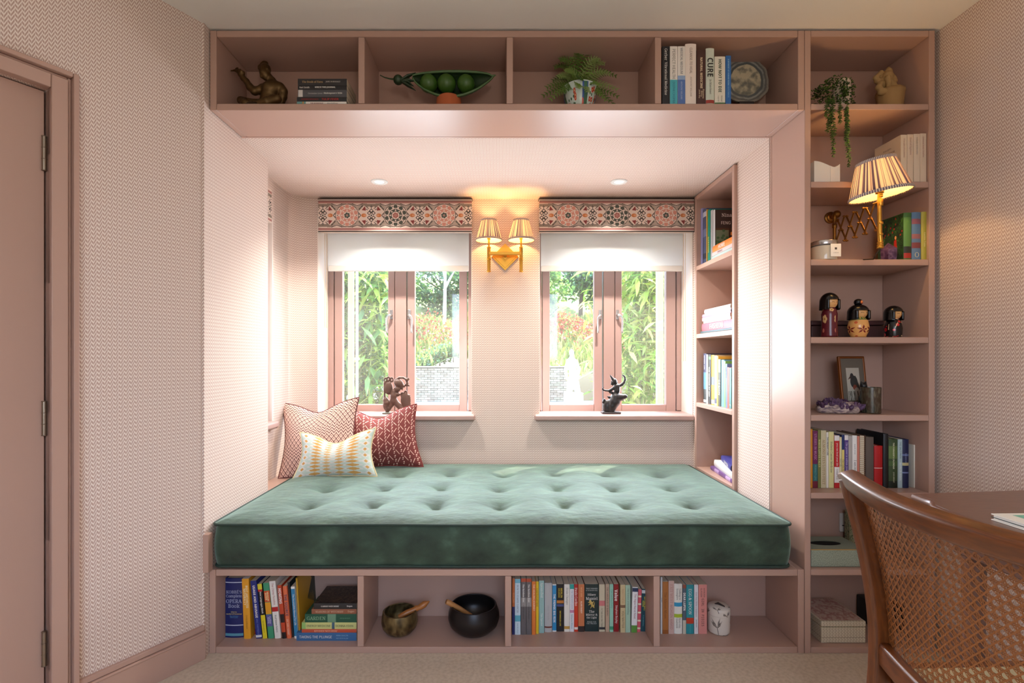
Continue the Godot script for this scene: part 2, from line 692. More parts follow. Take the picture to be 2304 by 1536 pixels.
func room() -> void:
	var ds := on_left(108.0)      # near edge of the doorway, as seen
	var de := ds + 0.78
	var dh := 1.976 - (ds - on_left(170.0))
	setting("floor", MB.new().bx(-4.0, 2.0, -0.1, 0.0, -0.4, 3.9), M.carpet, "pale beige carpeted floor in front of the bench")
	setting("ceiling", MB.new().bx(-4.0, 2.0, CEIL, CEIL + 0.12, -0.4, 3.9), M.ceiling, "plain off white ceiling of the room")
	# left wall with the doorway
	var w := MB.new()
	left_box(w, 0, ds, 0, CEIL, -0.14, 0)
	left_box(w, de, 4.4, 0, CEIL, -0.14, 0)
	left_box(w, ds, de, dh, CEIL, -0.14, 0)
	setting("wall_left", w, M.paper, "slanting left wall in pink zigzag wallpaper beside the door")
	setting("wall_right", MB.new().bx(WR, WR + 0.14, 0, CEIL, -0.4, 3.7), M.paper, "right wall in pink zigzag wallpaper behind the desk")
	w = MB.new()
	for r in [[-3.6, -0.75, 0.0, CEIL], [0.95, 2.0, 0.0, CEIL], [-0.75, 0.95, 0.0, 0.75], [-0.75, 0.95, 2.15, CEIL]]:
		w.bx(r[0], r[1], r[2], r[3], 3.55, 3.7)
	setting("wall_rear", w, M.paper, "unseen rear wall with a wide opening placed to light the room")  # out of view; its opening is placed to let light into the room
	# bay
	w = MB.new()
	w.bx(-1.40, -1.095, 0, BAYC, -0.496, 0.03)
	w.bx(-1.40, -1.095, BAYC, CEIL, -0.25, 0.03)
	setting("wall_bay_return", w, M.paper, "short pale papered wall at the head of the window seat")
	w = MB.new()
	w.bx(1.154, 1.40, 0, BAYC, -0.542, -0.25)
	w.bx(1.154, 1.40, 0, BAYC, -1.16, -1.045)
	w.bx(1.41, 1.55, 0, BAYC, -1.16, -0.25)
	setting("wall_bay_right", w, M.paper, "papered wall beside the bay bookcase")
	w = MB.new()
	w.bx(-1.5, 1.8, BAYC + 0.004, CEIL, -0.40, -0.252)
	w.bx(1.16, 1.8, 0, BAYC, -0.40, -0.252)
	setting("wall_bulkhead", w, M.paint, "wall behind the upper shelves")
	setting("ceiling_bay", MB.new().bx(-1.45, 1.55, BAYC, BAYC + 0.1, -1.45, -0.252), M.paper, "papered ceiling of the window bay")
	# recess and its rounded corner
	w = MB.new()
	var prof := [Vector2(-1.2, -0.78), Vector2(-1.2, -0.98)]
	for k in range(1, 9):
		var a := PI / 2 * k / 8.0
		prof.append(Vector2(-1.08 - 0.12 * cos(a), -0.98 - 0.12 * sin(a)))
	prof.append(Vector2(-1.075, -1.1))
	var s := 0.0
	for k in prof.size() - 1:
		var a: Vector2 = prof[k]
		var b: Vector2 = prof[k + 1]
		var na := Vector3(a.x + 1.08, 0, a.y + 0.98)
		var nb := Vector3(b.x + 1.08, 0, b.y + 0.98)
		na = -na.normalized() if k >= 1 else Vector3.RIGHT
		nb = -nb.normalized() if k >= 1 else Vector3.RIGHT
		if k == prof.size() - 2: na = Vector3.BACK; nb = Vector3.BACK
		var ln := a.distance_to(b)
		var i := w.vert(Vector3(a.x, 0, a.y), na, Vector2(s, 0)); w.vert(Vector3(b.x, 0, b.y), nb, Vector2(s + ln, 0)); w.vert(Vector3(b.x, BAYC, b.y), nb, Vector2(s + ln, BAYC)); w.vert(Vector3(a.x, BAYC, a.y), na, Vector2(s, BAYC))
		w.face(i, i + 1, i + 2); w.face(i, i + 2, i + 3)
		s += ln
	w.bx(-1.34, -1.2, 0, BAYC, -1.4, -0.78)
	w.bx(-1.2, -1.075, 0, BAYC, -1.4, -1.102)
	w.bx(-1.34, -1.2, 0, 0.768, -0.78, -0.496)
	w.bx(-1.34, -1.2, 1.85, BAYC, -0.78, -0.496)
	setting("wall_recess", w, M.paper, "papered recess with a rounded corner at the end of the seat")
	# back wall of the bay, round two openings
	w = MB.new()
	for r in [[-1.075, 1.5, 0.0, 0.768], [-1.075, 1.5, 1.96, BAYC], [-0.158, 0.24, 0.768, 1.96], [1.152, 1.5, 0.768, 1.96]]:
		w.bx(r[0], r[1], r[2], r[3], BACK - 0.30, BACK)
	setting("wall_bay_back", w, M.paper, "papered back wall of the bay around the two windows")
	# skirting
	var k := MB.new()
	var se := on_left(170.0)
	left_box(k, -0.004, se, 0, 0.096, -0.01, 0.015, 0.001)
	left_box(k, -0.004, se, 0.0955, 0.104, -0.01, 0.019, 0.003)
	left_box(k, -0.004, se, 0.1035, 0.124, -0.01, 0.012, 0.004)
	setting("baseboard_left", k, M.paint, "moulded pink skirting board below the slanting wall")
	setting("baseboard_right", MB.new().bx(WR - 0.016, WR, 0, 0.12, 0.01, 3.55, 0.003), M.paint, "pink skirting board below the right wall")
	setting("trim_1", MB.new().bx(-1.099, -1.077, 0.3175, 0.460, 0.0035, 0.034, 0.002), M.paint, "short upright pink board beside the head of the mattress")
	# door
	var d := holder("door_1", "pink painted flush door in a stepped frame, ajar hinges showing")
	k = MB.new()
	var s0 := on_left(98.0)
	var s1 := on_left(108.0)
	var s2 := on_left(147.0)
	var s3 := on_left(156.0)
	var e := de + (s3 - s0)
	for q in [[s1, s2, 0.026], [s2, s3, 0.016], [s3, se, 0.032]]:
		var hi := 1.976 - (float(q[1]) - se)
		var lo := 1.976 - (float(q[0]) - se)
		left_box(k, q[0], q[1], 0, hi, -0.005, q[2], 0.003)
		left_box(k, de + (s1 - q[1]), de + (s1 - q[0]), 0, hi, -0.005, q[2], 0.003)
		left_box(k, q[0], de + (s1 - q[0]), lo, hi, -0.005, q[2], 0.003)
	part("architrave", k, M.paint, d)
	k = MB.new()
	left_box(k, s1 - 0.02, s1, 0, dh, -0.13, 0.018, 0.002)
	left_box(k, s1, de, dh, dh + 0.02, -0.13, 0.018, 0.002)
	left_box(k, de, de + 0.02, 0, dh, -0.13, 0.018, 0.002)
	part("jamb", k, M.paint, d)
	k = MB.new()
	left_box(k, s1 + 0.004, de - 0.003, 0.008, dh - 0.003, -0.055, -0.013, 0.002)
	part("door_leaf", k, M.paint, d)
	for py in [345.0, 941.0, 1459.0]:
		var at := CORN + LDIR * (s1 + 0.007) + LNOR * -0.006
		var dep := D - at.z
		at.y = CY - (py - VY) * dep / F
		k = MB.new()
		k.tube([at + Vector3(0, -0.050, 0), at + Vector3(0, 0.050, 0)], 0.0062, 10)
		for j in 4:
			k.tube([at + Vector3(0, -0.05 + 0.0335 * j - 0.001, 0), at + Vector3(0, -0.05 + 0.0335 * j + 0.001, 0)], 0.0070, 10)
		part("hinge", k, M.hinge, d)
	setting("wall_hall_unseen", MB.new().bx(-4.2, -3.9, 0, CEIL + 0.1, 0.15, 3.9).bx(-3.9, -1.35, 0, CEIL, 0.12, 0.24).bx(-3.9, -3.4, 0, CEIL, 3.75, 3.9), M.paint, "unseen passage walls placed to keep daylight out of the door gaps")  # out of view, shaped to block daylight behind the door leaf


# ---------------------------------------------------------------- windows
func one_window(num: int, x0: float, x1: float, y0: float, y1: float, px: Dictionary, label: String) -> void:
	var zf := -1.284
	var wz := 0.05
	var o := holder("window_%d" % num, label)
	var gx := func(p): return X(p, zf)
	var yb: float = 0.7855
	var yt: float = y1
	# plaster lining of the opening
	var r := MB.new()
	r.bx(x0 - 0.004, x0 + 0.004, y0, y1, BACK - 0.29, BACK - 0.001)
	r.bx(x1 - 0.004, x1 + 0.004, y0, y1, BACK - 0.29, BACK - 0.001)
	r.bx(x0, x1, y1 - 0.008, y1 + 0.002, BACK - 0.29, BACK - 0.001)
	part("reveal", r, M.reveal, o)
	var bl := Y(927.5, zf)
	var f := MB.new()
	f.bx(x0 + 0.004, gx.call(px.f0), yb, yt, zf - 0.06, zf + 0.004, 0.004)
	f.bx(gx.call(px.f1), x1 - 0.004, yb, yt, zf - 0.06, zf + 0.004, 0.004)
	f.bx(x0 + 0.004, x1 - 0.004, yb - 0.01, bl - 0.003, zf - 0.06, zf + 0.012, 0.004)
	f.bx(x0 + 0.004, x1 - 0.004, yt - 0.06, yt, zf - 0.06, zf + 0.004, 0.004)
	f.bx(gx.call(px.m0), gx.call(px.m1), yb, yt, zf - 0.06, zf + 0.004, 0.003)
	part("frame", f, M.frame, o)
	for k in 2:
		var a: Array = px.sash[k]
		var sash := MB.new()
		var gl: float = gx.call(a[1])
		var gr: float = gx.call(a[2])
		var gb := Y(910.0, zf)
		sash.bx(gx.call(a[0]), gl, bl, yt - 0.062, zf - 0.045, zf, 0.003)
		sash.bx(gr, gx.call(a[3]), bl, yt - 0.062, zf - 0.045, zf, 0.003)
		sash.bx(gl, gr, bl, gb, zf - 0.045, zf - 0.0005, 0.003)
		sash.bx(gl, gr, yt - 0.13, yt - 0.062, zf - 0.045, zf - 0.0005, 0.003)
		var so := part("sash", sash, M.frame, o)
		# glazing bead
		var gs := MB.new()
		gs.bx(gl - 0.004, gr + 0.004, gb - 0.004, yt - 0.126, zf - 0.030, zf - 0.024)
		part("pane", gs, M.pane, so)
		var hd := MB.new()
		var hx: float = gx.call(a[4])
		var hy := Y(708.0, zf)
		var sd: float = a[5]
		hd.bx(hx - 0.010, hx + 0.010, hy - 0.030, hy + 0.032, zf, zf + 0.007, 0.003)
		hd.tube([Vector3(hx, hy - 0.004, zf + 0.004), Vector3(hx, hy - 0.004, zf + 0.034)], 0.0085, 12)
		hd.tube([Vector3(hx, hy - 0.004, zf + 0.034), Vector3(hx + sd * 0.012, hy - 0.012, zf + 0.038), Vector3(hx + sd * 0.020, hy - 0.028, zf + 0.040), Vector3(hx + sd * 0.021, hy - 0.06, zf + 0.041), Vector3(hx + sd * 0.019, hy - 0.100, zf + 0.041), Vector3(hx + sd * 0.020, hy - 0.116, zf + 0.041)], [0.008, 0.008, 0.007, 0.0065, 0.007, 0.008], 10)
		part("handle", hd, M.steel, so)
	# sill board
	var sb := MB.new()
	var ze := BACK + 0.038
	sb.bx(x0 - 0.012 if num == 1 else x0 - 0.03, x1 + 0.02 if num == 1 else x1, 0.745, 0.783, BACK - 0.002, ze, 0.012)
	sb.bx(x0 + 0.004, x1 - 0.004, 0.755, 0.783, BACK - 0.29, BACK)
	part("sill", sb, M.frame, o)

func windows() -> void:
	one_window(1, -1.075, -0.158, 0.768, 1.96, {"f0": 751.0, "f1": 1053.0, "m0": 889.0, "m1": 914.5, "sash": [[752.5, 770.0, 873.0, 888.0, 880.5, -1.0], [916.5, 933.0, 1033.0, 1051.0, 921.0, 1.0]]}, "pink framed casement window nearer the cushions")
	one_window(2, 0.24, 1.152, 0.768, 1.96, {"f0": 1219.0, "f1": 1522.5, "m0": 1358.0, "m1": 1382.5, "sash": [[1220.5, 1237.0, 1337.0, 1355.0, 1350.0, -1.0], [1384.0, 1399.0, 1499.0, 1520.5, 1389.0, 1.0]]}, "pink framed casement window nearer the bay bookcase")
	# side window of the recess, mostly hidden
	var o := holder("window_3", "side window of the recess, seen edge on")
	var f := MB.new()
	f.bx(-1.30, -1.25, 0.768, 0.83, -0.78, -0.496)
	f.bx(-1.30, -1.25, 1.79, 1.85, -0.78, -0.496)
	f.bx(-1.30, -1.25, 0.768, 1.85, -0.78, -0.73)
	part("frame", f, M.frame, o)
	part("pane", MB.new().bx(-1.28, -1.275, 0.82, 1.8, -0.74, -0.496), M.pane, o)
	part("reveal", MB.new().bx(-1.25, -1.199, 0.768, 1.85, -0.784, -0.776), M.reveal, o)
	part("sill", MB.new().bx(-1.26, -1.165, 0.745, 0.783, -0.795, -0.497, 0.012), M.frame, o)
	# blinds
	for k in 2:
		var zb := -1.155
		var x0: float = X([738.0, 1217.0][k], zb)
		var x1: float = X([1055.0, 1536.0][k], zb)
		var b := thing("roller_blind", ["white roller blind half lowered in the window above the cushions", "white roller blind half lowered in the window beside the bay bookcase"][k], "blind", Vector3.ZERO, "white roller blinds")
		part("fabric", MB.new().bx(x0, x1, Y(606.0, zb), 1.92, zb - 0.0006, zb + 0.0006), M.blind, b)
		part("bottom_bar", MB.new().bx(x0, x1, Y(610.5, zb), Y(597.5, zb), zb - 0.006, zb + 0.006, 0.005), mat(C(222, 216, 208), 0.8), b)
		part("roller", MB.new().tube([Vector3(x0, 1.93, zb - 0.018), Vector3(x1, 1.93, zb - 0.018)], 0.018, 12), M.reveal, b)
		var ch := MB.new()
		var cx: float = X([733.0, 1540.0][k], zb)
		for s in [-0.006, 0.006]:
			var yb: float = [1.30, 1.10][k]
			ch.tube([Vector3(cx + s, 1.92, zb), Vector3(cx + s, yb, zb)], 0.0011, 5)
			var yy := yb
			while yy < 1.86:
				ch.ball(Vector3(cx + s, yy, zb), Vector3.ONE * 0.0021, 6, 4)
				yy += 0.0085
		part("chain", ch, mat(C(222, 190, 140), 0.5), b)
	# pelmets
	var tx := texmat(pelmet_print(), 0.9)
	for k in 2:
		var z0 := BACK
		var z1 := BACK + 0.045
		var x0: float = X([716.0, 1213.0][k], z1)
		var x1: float = X([1062.0, 1562.0][k], z1)
		var y0 := Y(520.5, z1)
		var y1 := Y(447.5, z1)
		var b := thing("window_pelmet", ["fabric pelmet with roundels and tiny lattices above the window by the cushions", "fabric pelmet with roundels and tiny lattices above the window by the bookcase"][k], "pelmet", Vector3.ZERO, "patterned window pelmets")
		var q := MB.new()
		q.quad(Vector3(x0, y0, z1), Vector3(x1, y0, z1), Vector3(x1, y1, z1), Vector3(x0, y1, z1), Vector3.BACK, Vector2(0, 1), Vector2(1, 1), Vector2(1, 0), Vector2(0, 0))
		part("printed_front", q, tx, b)
		part("board", MB.new().bx(x0, x1, y0, y1, z0 + 0.001, z1 - 0.0008, 0.002), mat(C(206, 188, 172), 0.9), b)
		var pp := MB.new()
		for yy in [y0, y1]:
			pp.tube([Vector3(x0, yy, z1), Vector3(x1, yy, z1)], 0.0032, 6)
		pp.tube([Vector3(x0, y1 - 0.011, z1), Vector3(x1, y1 - 0.011, z1)], 0.0016, 6)
		pp.tube([Vector3(x0, y1, z1), Vector3(x0, y1, z0 + 0.004)], 0.0032, 6)
		pp.tube([Vector3(x1, y1, z1), Vector3(x1, y1, z0 + 0.004)], 0.0032, 6)
		part("piping", pp, mat(C(62, 48, 44), 0.8), b)
	var sp := thing("window_pelmet", "end of a patterned pelmet on the side window of the recess", "pelmet")
	part("board", MB.new().bx(-1.199, -1.186, Y(501.0, -0.73), Y(426.0, -0.73), -0.74, -0.50, 0.002), mat(C(206, 188, 172), 0.9), sp)
	var q2 := MB.new()
	q2.quad(Vector3(-1.1855, Y(501.0, -0.73), -0.50), Vector3(-1.1855, Y(501.0, -0.73), -0.74), Vector3(-1.1855, Y(426.0, -0.73), -0.74), Vector3(-1.1855, Y(426.0, -0.73), -0.50), Vector3.RIGHT, Vector2(0.7, 1), Vector2(1, 1), Vector2(1, 0), Vector2(0.7, 0))
	part("printed_front", q2, tx, sp)

# small drawing helpers
func disc(im: Image, cx: float, cy: float, r: float, c: Color, r0 := 0.0, sq := 1.0) -> void:
	for y in range(maxi(0, int(cy - r * sq)), mini(im.get_height(), int(cy + r * sq) + 2)):
		for x in range(maxi(0, int(cx - r)), mini(im.get_width(), int(cx + r) + 2)):
			var d := Vector2(x + 0.5 - cx, (y + 0.5 - cy) / sq).length()
			if d <= r and d >= r0: im.set_pixel(x, y, c)

func line(im: Image, a: Vector2, b: Vector2, w: float, c: Color) -> void:
	var n := int(a.distance_to(b) * 2.0) + 1
	for k in n + 1:
		var p := a.lerp(b, float(k) / n)
		for y in range(int(p.y - w / 2), int(p.y + w / 2) + 1):
			for x in range(int(p.x - w / 2), int(p.x + w / 2) + 1):
				if x >= 0 and y >= 0 and x < im.get_width() and y < im.get_height(): im.set_pixel(x, y, c)

func poly(im: Image, pts: Array, c: Color) -> void:
	var pk := PackedVector2Array(pts)
	var lo := pk[0]
	var hi := pk[0]
	for p in pk:
		lo = lo.min(p); hi = hi.max(p)
	for y in range(maxi(0, int(lo.y)), mini(im.get_height(), int(hi.y) + 1)):
		for x in range(maxi(0, int(lo.x)), mini(im.get_width(), int(hi.x) + 1)):
			if Geometry2D.is_point_in_polygon(Vector2(x + 0.5, y + 0.5), pk): im.set_pixel(x, y, c)

func pelmet_print() -> Image:
	var bg := C(228, 210, 196)
	var dk := C(66, 58, 52)
	var gy := C(142, 128, 114)
	var mar := C(140, 66, 62)
	var pink := C(214, 150, 132)
	var org := C(206, 128, 78)
	var grn := C(84, 88, 78)
	var im := Image.create(1024, 222, false, Image.FORMAT_RGB8)
	im.fill(bg)
	im.fill_rect(Rect2i(0, 14, 1024, 12), C(170, 118, 110))
	im.fill_rect(Rect2i(0, 202, 1024, 10), C(172, 116, 110))
	for x in range(0, 1024, 8):
		poly(im, [Vector2(x, 26), Vector2(x + 7, 26), Vector2(x + 3.5, 33)], C(170, 110, 100))
		poly(im, [Vector2(x, 202), Vector2(x + 7, 202), Vector2(x + 3.5, 195)], C(170, 110, 100))
	var per := 323.0
	for k in 8:
		var cx := 192.0 + per * (k - 2)
		# v shaped bands between roundels
		for sy in [-1, 1]:
			var yy: float = 112 - sy * 78
			for sx in [-1, 1]:
				poly(im, [Vector2(cx + sx * 162, yy), Vector2(cx + sx * 104, yy), Vector2(cx + sx * 128, yy + sy * 22), Vector2(cx + sx * 162, yy + sy * 14)], gy)
				var pk: float = cx + sx * 68
				for j in 4:
					line(im, Vector2(pk - 62 + j * 9, yy - sy * 2), Vector2(pk, yy + sy * (38 - j * 9)), 2.4, gy if j < 3 else dk)
					line(im, Vector2(pk + 62 - j * 9, yy - sy * 2), Vector2(pk, yy + sy * (38 - j * 9)), 2.4, gy if j < 3 else dk)
	for k in 8:
		var cx := 192.0 + per * (k - 2)
		var alt := posmod(k, 2) == 0
		var a := pink if alt else grn
		disc(im, cx, 112, 78, dk)
		disc(im, cx, 112, 75, bg)
		for j in 10:
			var t := TAU * (j + 0.5) / 10
			disc(im, cx + cos(t) * 60, 112 + sin(t) * 60, 13.5, a)
			disc(im, cx + cos(t + TAU / 20) * 64, 112 + sin(t + TAU / 20) * 64, 3.2, dk)
		disc(im, cx, 112, 50, bg)
		disc(im, cx, 112, 44, a, 26)
		for j in 8:
			var t := TAU * j / 8
			disc(im, cx + cos(t) * 35, 112 + sin(t) * 35, 5.5, bg)
			disc(im, cx + cos(t + TAU / 16) * 46, 112 + sin(t + TAU / 16) * 46, 5, bg)
		disc(im, cx, 112, 24, bg)
		for j in 6:
			var t := TAU * (j + 0.3) / 6
			disc(im, cx + cos(t) * 13, 112 + sin(t) * 13, 7.2, grn if alt else C(176, 110, 100))
		disc(im, cx, 112, 5, C(176, 110, 100))
		# lattice between
		var lx := cx + per / 2
		for sx in [-1, 1]:
			for sy in [-1, 1]:
				poly(im, [Vector2(lx + sx * 36, 112 - sy * 32), Vector2(lx + sx * 64, 112 - sy * 36), Vector2(lx + sx * 42, 112 - sy * 64)], mar)
				line(im, Vector2(lx + sx * 58, 112 - sy * 68), Vector2(lx + sx * 84, 112 - sy * 38), 2.4, dk)
				line(im, Vector2(lx + sx * 46, 112 - sy * 72), Vector2(lx + sx * 88, 112 - sy * 28), 1.6, gy)
				for c2 in [Vector2(lx + sx * 14, 112 - sy * 16), Vector2(lx, 112 - sy * 32)]:
					for q in [[Vector2(-12, 0), Vector2(0, 12)], [Vector2(0, 12), Vector2(12, 0)], [Vector2(12, 0), Vector2(0, -12)], [Vector2(0, -12), Vector2(-12, 0)]]:
						line(im, c2 + q[0], c2 + q[1], 2.4, dk)
				line(im, Vector2(lx, 112 - sy * 44), Vector2(lx, 112 - sy * 68), 2.4, dk)
				line(im, Vector2(lx, 112 - sy * 56), Vector2(lx + sx * 9, 112 - sy * 62), 2.0, dk)
				line(im, Vector2(lx + sx * 18, 112 - sy * 46), Vector2(lx + sx * 32, 112 - sy * 58), 2.0, dk)
				line(im, Vector2(lx + sx * 26, 112 - sy * 38), Vector2(lx + sx * 36, 112 - sy * 44), 2.0, dk)
				line(im, Vector2(lx + sx * 70, 112), Vector2(lx + sx * 84, 112 - sy * 18), 2.0, dk)
				line(im, Vector2(lx + sx * 76, 112 - sy * 8), Vector2(lx + sx * 88, 112 - sy * 8), 2.0, dk)
			disc(im, lx + sx * 50, 112, 17, org, 0.0, 0.75)
			disc(im, lx + sx * 44, 112, 9, C(224, 160, 120), 0.0, 0.7)
		disc(im, lx, 112, 6, grn)
	return im


# ---------------------------------------------------------------- joinery
func cabinet(o: Node3D, x0: float, x1: float, y0: float, y1: float, ys: Array, xs: Array, dep: float, t := 0.025) -> void:
	# an open case: outer panels, shelves at the heights ys (top faces), dividers centred at xs, back panel
	part("back_panel", MB.new().bx(x0, x1, y0, y1, -dep, -dep + 0.012), M.paint, o)
	var zb := -dep + 0.0125
	part("side_panel", MB.new().bx(x0, x0 + t, y0, y1, zb, 0, 0.0025), M.paint, o)
	part("side_panel", MB.new().bx(x1 - t, x1, y0, y1, zb, 0, 0.0025), M.paint, o)
	part("top_panel", MB.new().bx(x0 + t, x1 - t, y1 - t, y1, zb, -0.0003, 0.0025), M.paint, o)
	part("bottom_panel", MB.new().bx(x0 + t, x1 - t, y0, y0 + t, zb, -0.0003, 0.0025), M.paint, o)
	for y in ys:
		part("shelf", MB.new().bx(x0 + t, x1 - t, y - t, y, zb, -0.0003, 0.0025), M.paint, o)
	for x in xs:
		part("divider", MB.new().bx(x - t / 2, x + t / 2, y0 + t, y1 - t, zb, -0.0006, 0.0025), M.paint, o)

func joinery() -> void:
	var u := thing("shelf_unit", "long pink open shelf unit of four compartments under the ceiling", "shelves")
	cabinet(u, X(472, 0), X(1810.5, 0), Y(247.5, 0), Y(68, 0), [], [X(813, 0), X(1147, 0), X(1481, 0)], 0.247)
	u = thing("shelf_unit", "tall pink open bookcase of eight compartments beside the right wall", "bookcase")
	var ys := []
	for py in [233.0, 408.0, 583.0, 758.0, 933.0, 1108.0, 1280.5]: ys.append(Y(py, 0))
	cabinet(u, X(1810.7, 0), X(2104.5, 0), Y(1470, 0), Y(68, 0), ys, [], 0.247, 0.0235)
	u = thing("shelf_unit", "low pink open shelf unit of four compartments under the mattress", "shelves")
	cabinet(u, X(470, 0), X(1810.3, 0), Y(1470, 0), Y(1281, 0), [], [X(811, 0), X(1143.5, 0), X(1478, 0)], 0.247)
	part("plinth", MB.new().bx(X(470, 0) + 0.01, X(1810, 0) - 0.01, 0.0005, 0.0015, -0.24, -0.012), M.paint, u)
	# platform behind the low unit
	setting("trim_2", MB.new().bx(-1.19, 1.40, 0.0, 0.3165, -1.098, -0.2475), M.paint, "pink boxed platform that carries the mattress")
	setting("trim_3", MB.new().bx(-1.199, -1.092, 0.3165, 0.478, -1.098, -0.4965, 0.003), M.paint, "pink ledge in the recess beside the mattress")
	# bookcase in the bay, facing the seat
	u = thing("bay_bookcase", "narrow pink bookcase set into the right side of the window bay", "bookcase")
	var z0 := -1.042
	var z1 := -0.542
	var xf := 1.139
	var t := 0.025
	part("back_panel", MB.new().bx(1.393, 1.405, 0.465, 2.052, z0, z1), M.paint, u)
	part("side_panel", MB.new().bx(xf, 1.392, 0.465, 2.052, z0, z0 + t, 0.0025), M.paint, u)
	part("side_panel", MB.new().bx(xf, 1.392, 0.465, 2.052, z1 - t, z1, 0.0025), M.paint, u)
	part("top_panel", MB.new().bx(xf + 0.0003, 1.392, 2.027, 2.052, z0 + t, z1 - t, 0.0025), M.paint, u)
	for y in [1.645, 1.254, 0.861, 0.49]:
		part("shelf", MB.new().bx(xf + 0.0003, 1.392, y - t, y, z0 + t, z1 - t, 0.0025), M.paint, u)


# ---------------------------------------------------------------- mattress
func mattress() -> void:
	var o := thing("mattress", "thick green velvet mattress with buttoned top on the window seat", "mattress")
	var x0 := -1.088
	var x1 := 1.117
	var z0 := -1.09
	var z1 := -0.002
	var yb := 0.326
	var yt := 0.484
	var r := 0.035
	var out := []      # outline, from the back left corner round
	for q in [[x0 + r, z0 + r, PI], [x0 + r, z1 - r, PI / 2], [x1 - r, z1 - r, 0.0], [x1 - r, z0 + r, -PI / 2]]:
		for k in 7:
			var a: float = q[2] - PI / 2 * k / 6.0 + (PI / 2 if true else 0.0)
			out.append(Vector3(q[0] + cos(a) * r, 0, q[1] + sin(a) * r))
	# dense outline
	var ring := []
	for k in out.size():
		var a: Vector3 = out[k]
		var b: Vector3 = out[(k + 1) % out.size()]
		var n := maxi(1, int(a.distance_to(b) / 0.05))
		for j in n: ring.append(a.lerp(b, float(j) / n))
	ring.append(ring[0])
	var mid := Vector3((x0 + x1) / 2, 0, (z0 + z1) / 2)
	var m := ring.size() - 1
	var side := func(u, v):
		var p: Vector3 = ring[roundi(u * m)]
		var d := (p - mid).normalized()
		var y := lerpf(yb, yt, v)
		var bulge: float = sin(v * PI) * 0.012 + sin(u * 90.0) * 0.0012 * sin(v * PI)
		var sag: float = 0.003 * sin(u * 46.0 + v * 2.0) * v
		return Vector3(p.x, y + sag, p.z) + Vector3(d.x * 0.3, 0, d.z).normalized() * (bulge - 0.010)
	var mb := MB.new()
	mb.grid(side, m, 10)
	part("boxing", mb, M.velvet_side, o)
	var tufts := []
	for j in 3:
		for i in 7:
			tufts.append(Vector2([-0.797, -0.812, -0.80][j] + [0.268, 0.272, 0.275][j] * i, [-0.214, -0.487, -0.775][j]))
	var height := func(x, z):
		var e: float = minf(minf(x - x0, x1 - x), minf(z - z0, z1 - z))
		var y: float = yt + 0.026 * (1.0 - exp(-maxf(e, 0.0) / 0.05))
		y += (0.003 * sin(x * 9.0 + z * 3.0) + 0.002 * sin(z * 14.0 - x * 5.0)) * (1.0 - exp(-maxf(e, 0.0) / 0.06))
		for t in tufts:
			var dx: float = x - t.x
			var dz: float = z - t.y
			var d2: float = dx * dx + dz * dz
			if d2 < 0.05:
				var d := sqrt(d2)
				y -= 0.034 * exp(-d / 0.032) + 0.012 * exp(-d2 / 0.006)
				var an := atan2(dz, dx)
				y -= 0.0045 * exp(-d / 0.06) * maxf(0.0, cos(an * 4.0 + t.x * 7.0)) * minf(1.0, d / 0.02)
		return y
	var top := func(u, v):
		var x := lerpf(x0 + 0.002, x1 - 0.002, u)
		var z := lerpf(z0 + 0.002, z1 - 0.002, v)
		# round the corners off
		var cx := clampf(x, x0 + r, x1 - r)
		var cz := clampf(z, z0 + r, z1 - r)
		var dd := Vector2(x - cx, z - cz)
		if dd.length() > r and dd.x != 0.0 and dd.y != 0.0: dd = dd.normalized() * r
		x = cx + dd.x; z = cz + dd.y
		return Vector3(x, height.call(x, z), z)
	mb = MB.new()
	mb.grid(top, 260, 130, 0, Vector3(0, -1, -0.5))
	part("top_panel", mb, M.velvet, o)
	for yy in [yt, yb]:
		var pp := []
		for p in ring: pp.append(Vector3(p.x, yy + 0.001 * sin(p.x * 11.0), p.z) + (p - mid).normalized() * (0.0 if yy == yt else -0.006))
		part("piping", MB.new().tube(pp, 0.0048, 8), M.velvet_pipe, o)
	for t in tufts:
		var b := MB.new()
		b.ball(Vector3(t.x, height.call(t.x, t.y) + 0.002, t.y), Vector3(0.011, 0.004, 0.011), 12, 6)
		part("button", b, M.velvet, o)


# ---------------------------------------------------------------- cushions
func zigzag_print() -> Image:
	var im := Image.create(512, 512, false, Image.FORMAT_RGB8)
	var bg := C(228, 192, 176)
	var dk := C(84, 38, 40)
	im.fill(bg)
	var w := 512.0 / 16.0
	for y in 512:
		for x in 512:
			var band := posmod(y, 170)
			var t := absf(fposmod(x / w, 1.0) - 0.5) * 2.0   # 0 to 1 to 0
			var on := false
			if band < 64:
				on = fposmod((y - t * 20.0) / 21.0, 1.0) < 0.30
			else:
				var yy := float(band - 64)
				var a := fposmod((yy - t * 20.0) / 40.0, 1.0)
				var b := fposmod((yy + t * 20.0) / 40.0, 1.0)
				on = a < 0.14 or b < 0.14
				var fx := fposmod(x / w, 1.0)
				var fy := fposmod(yy / 40.0 + 0.25, 1.0)
				if Vector2((fx - 0.5) * w, (fy - 0.75) * 40).length() < 2.6 or Vector2((fposmod(fx + 0.5, 1.0) - 0.5) * w, (fy - 0.25) * 40).length() < 2.6: on = true
			if on: im.set_pixel(x, y, dk)
	return im

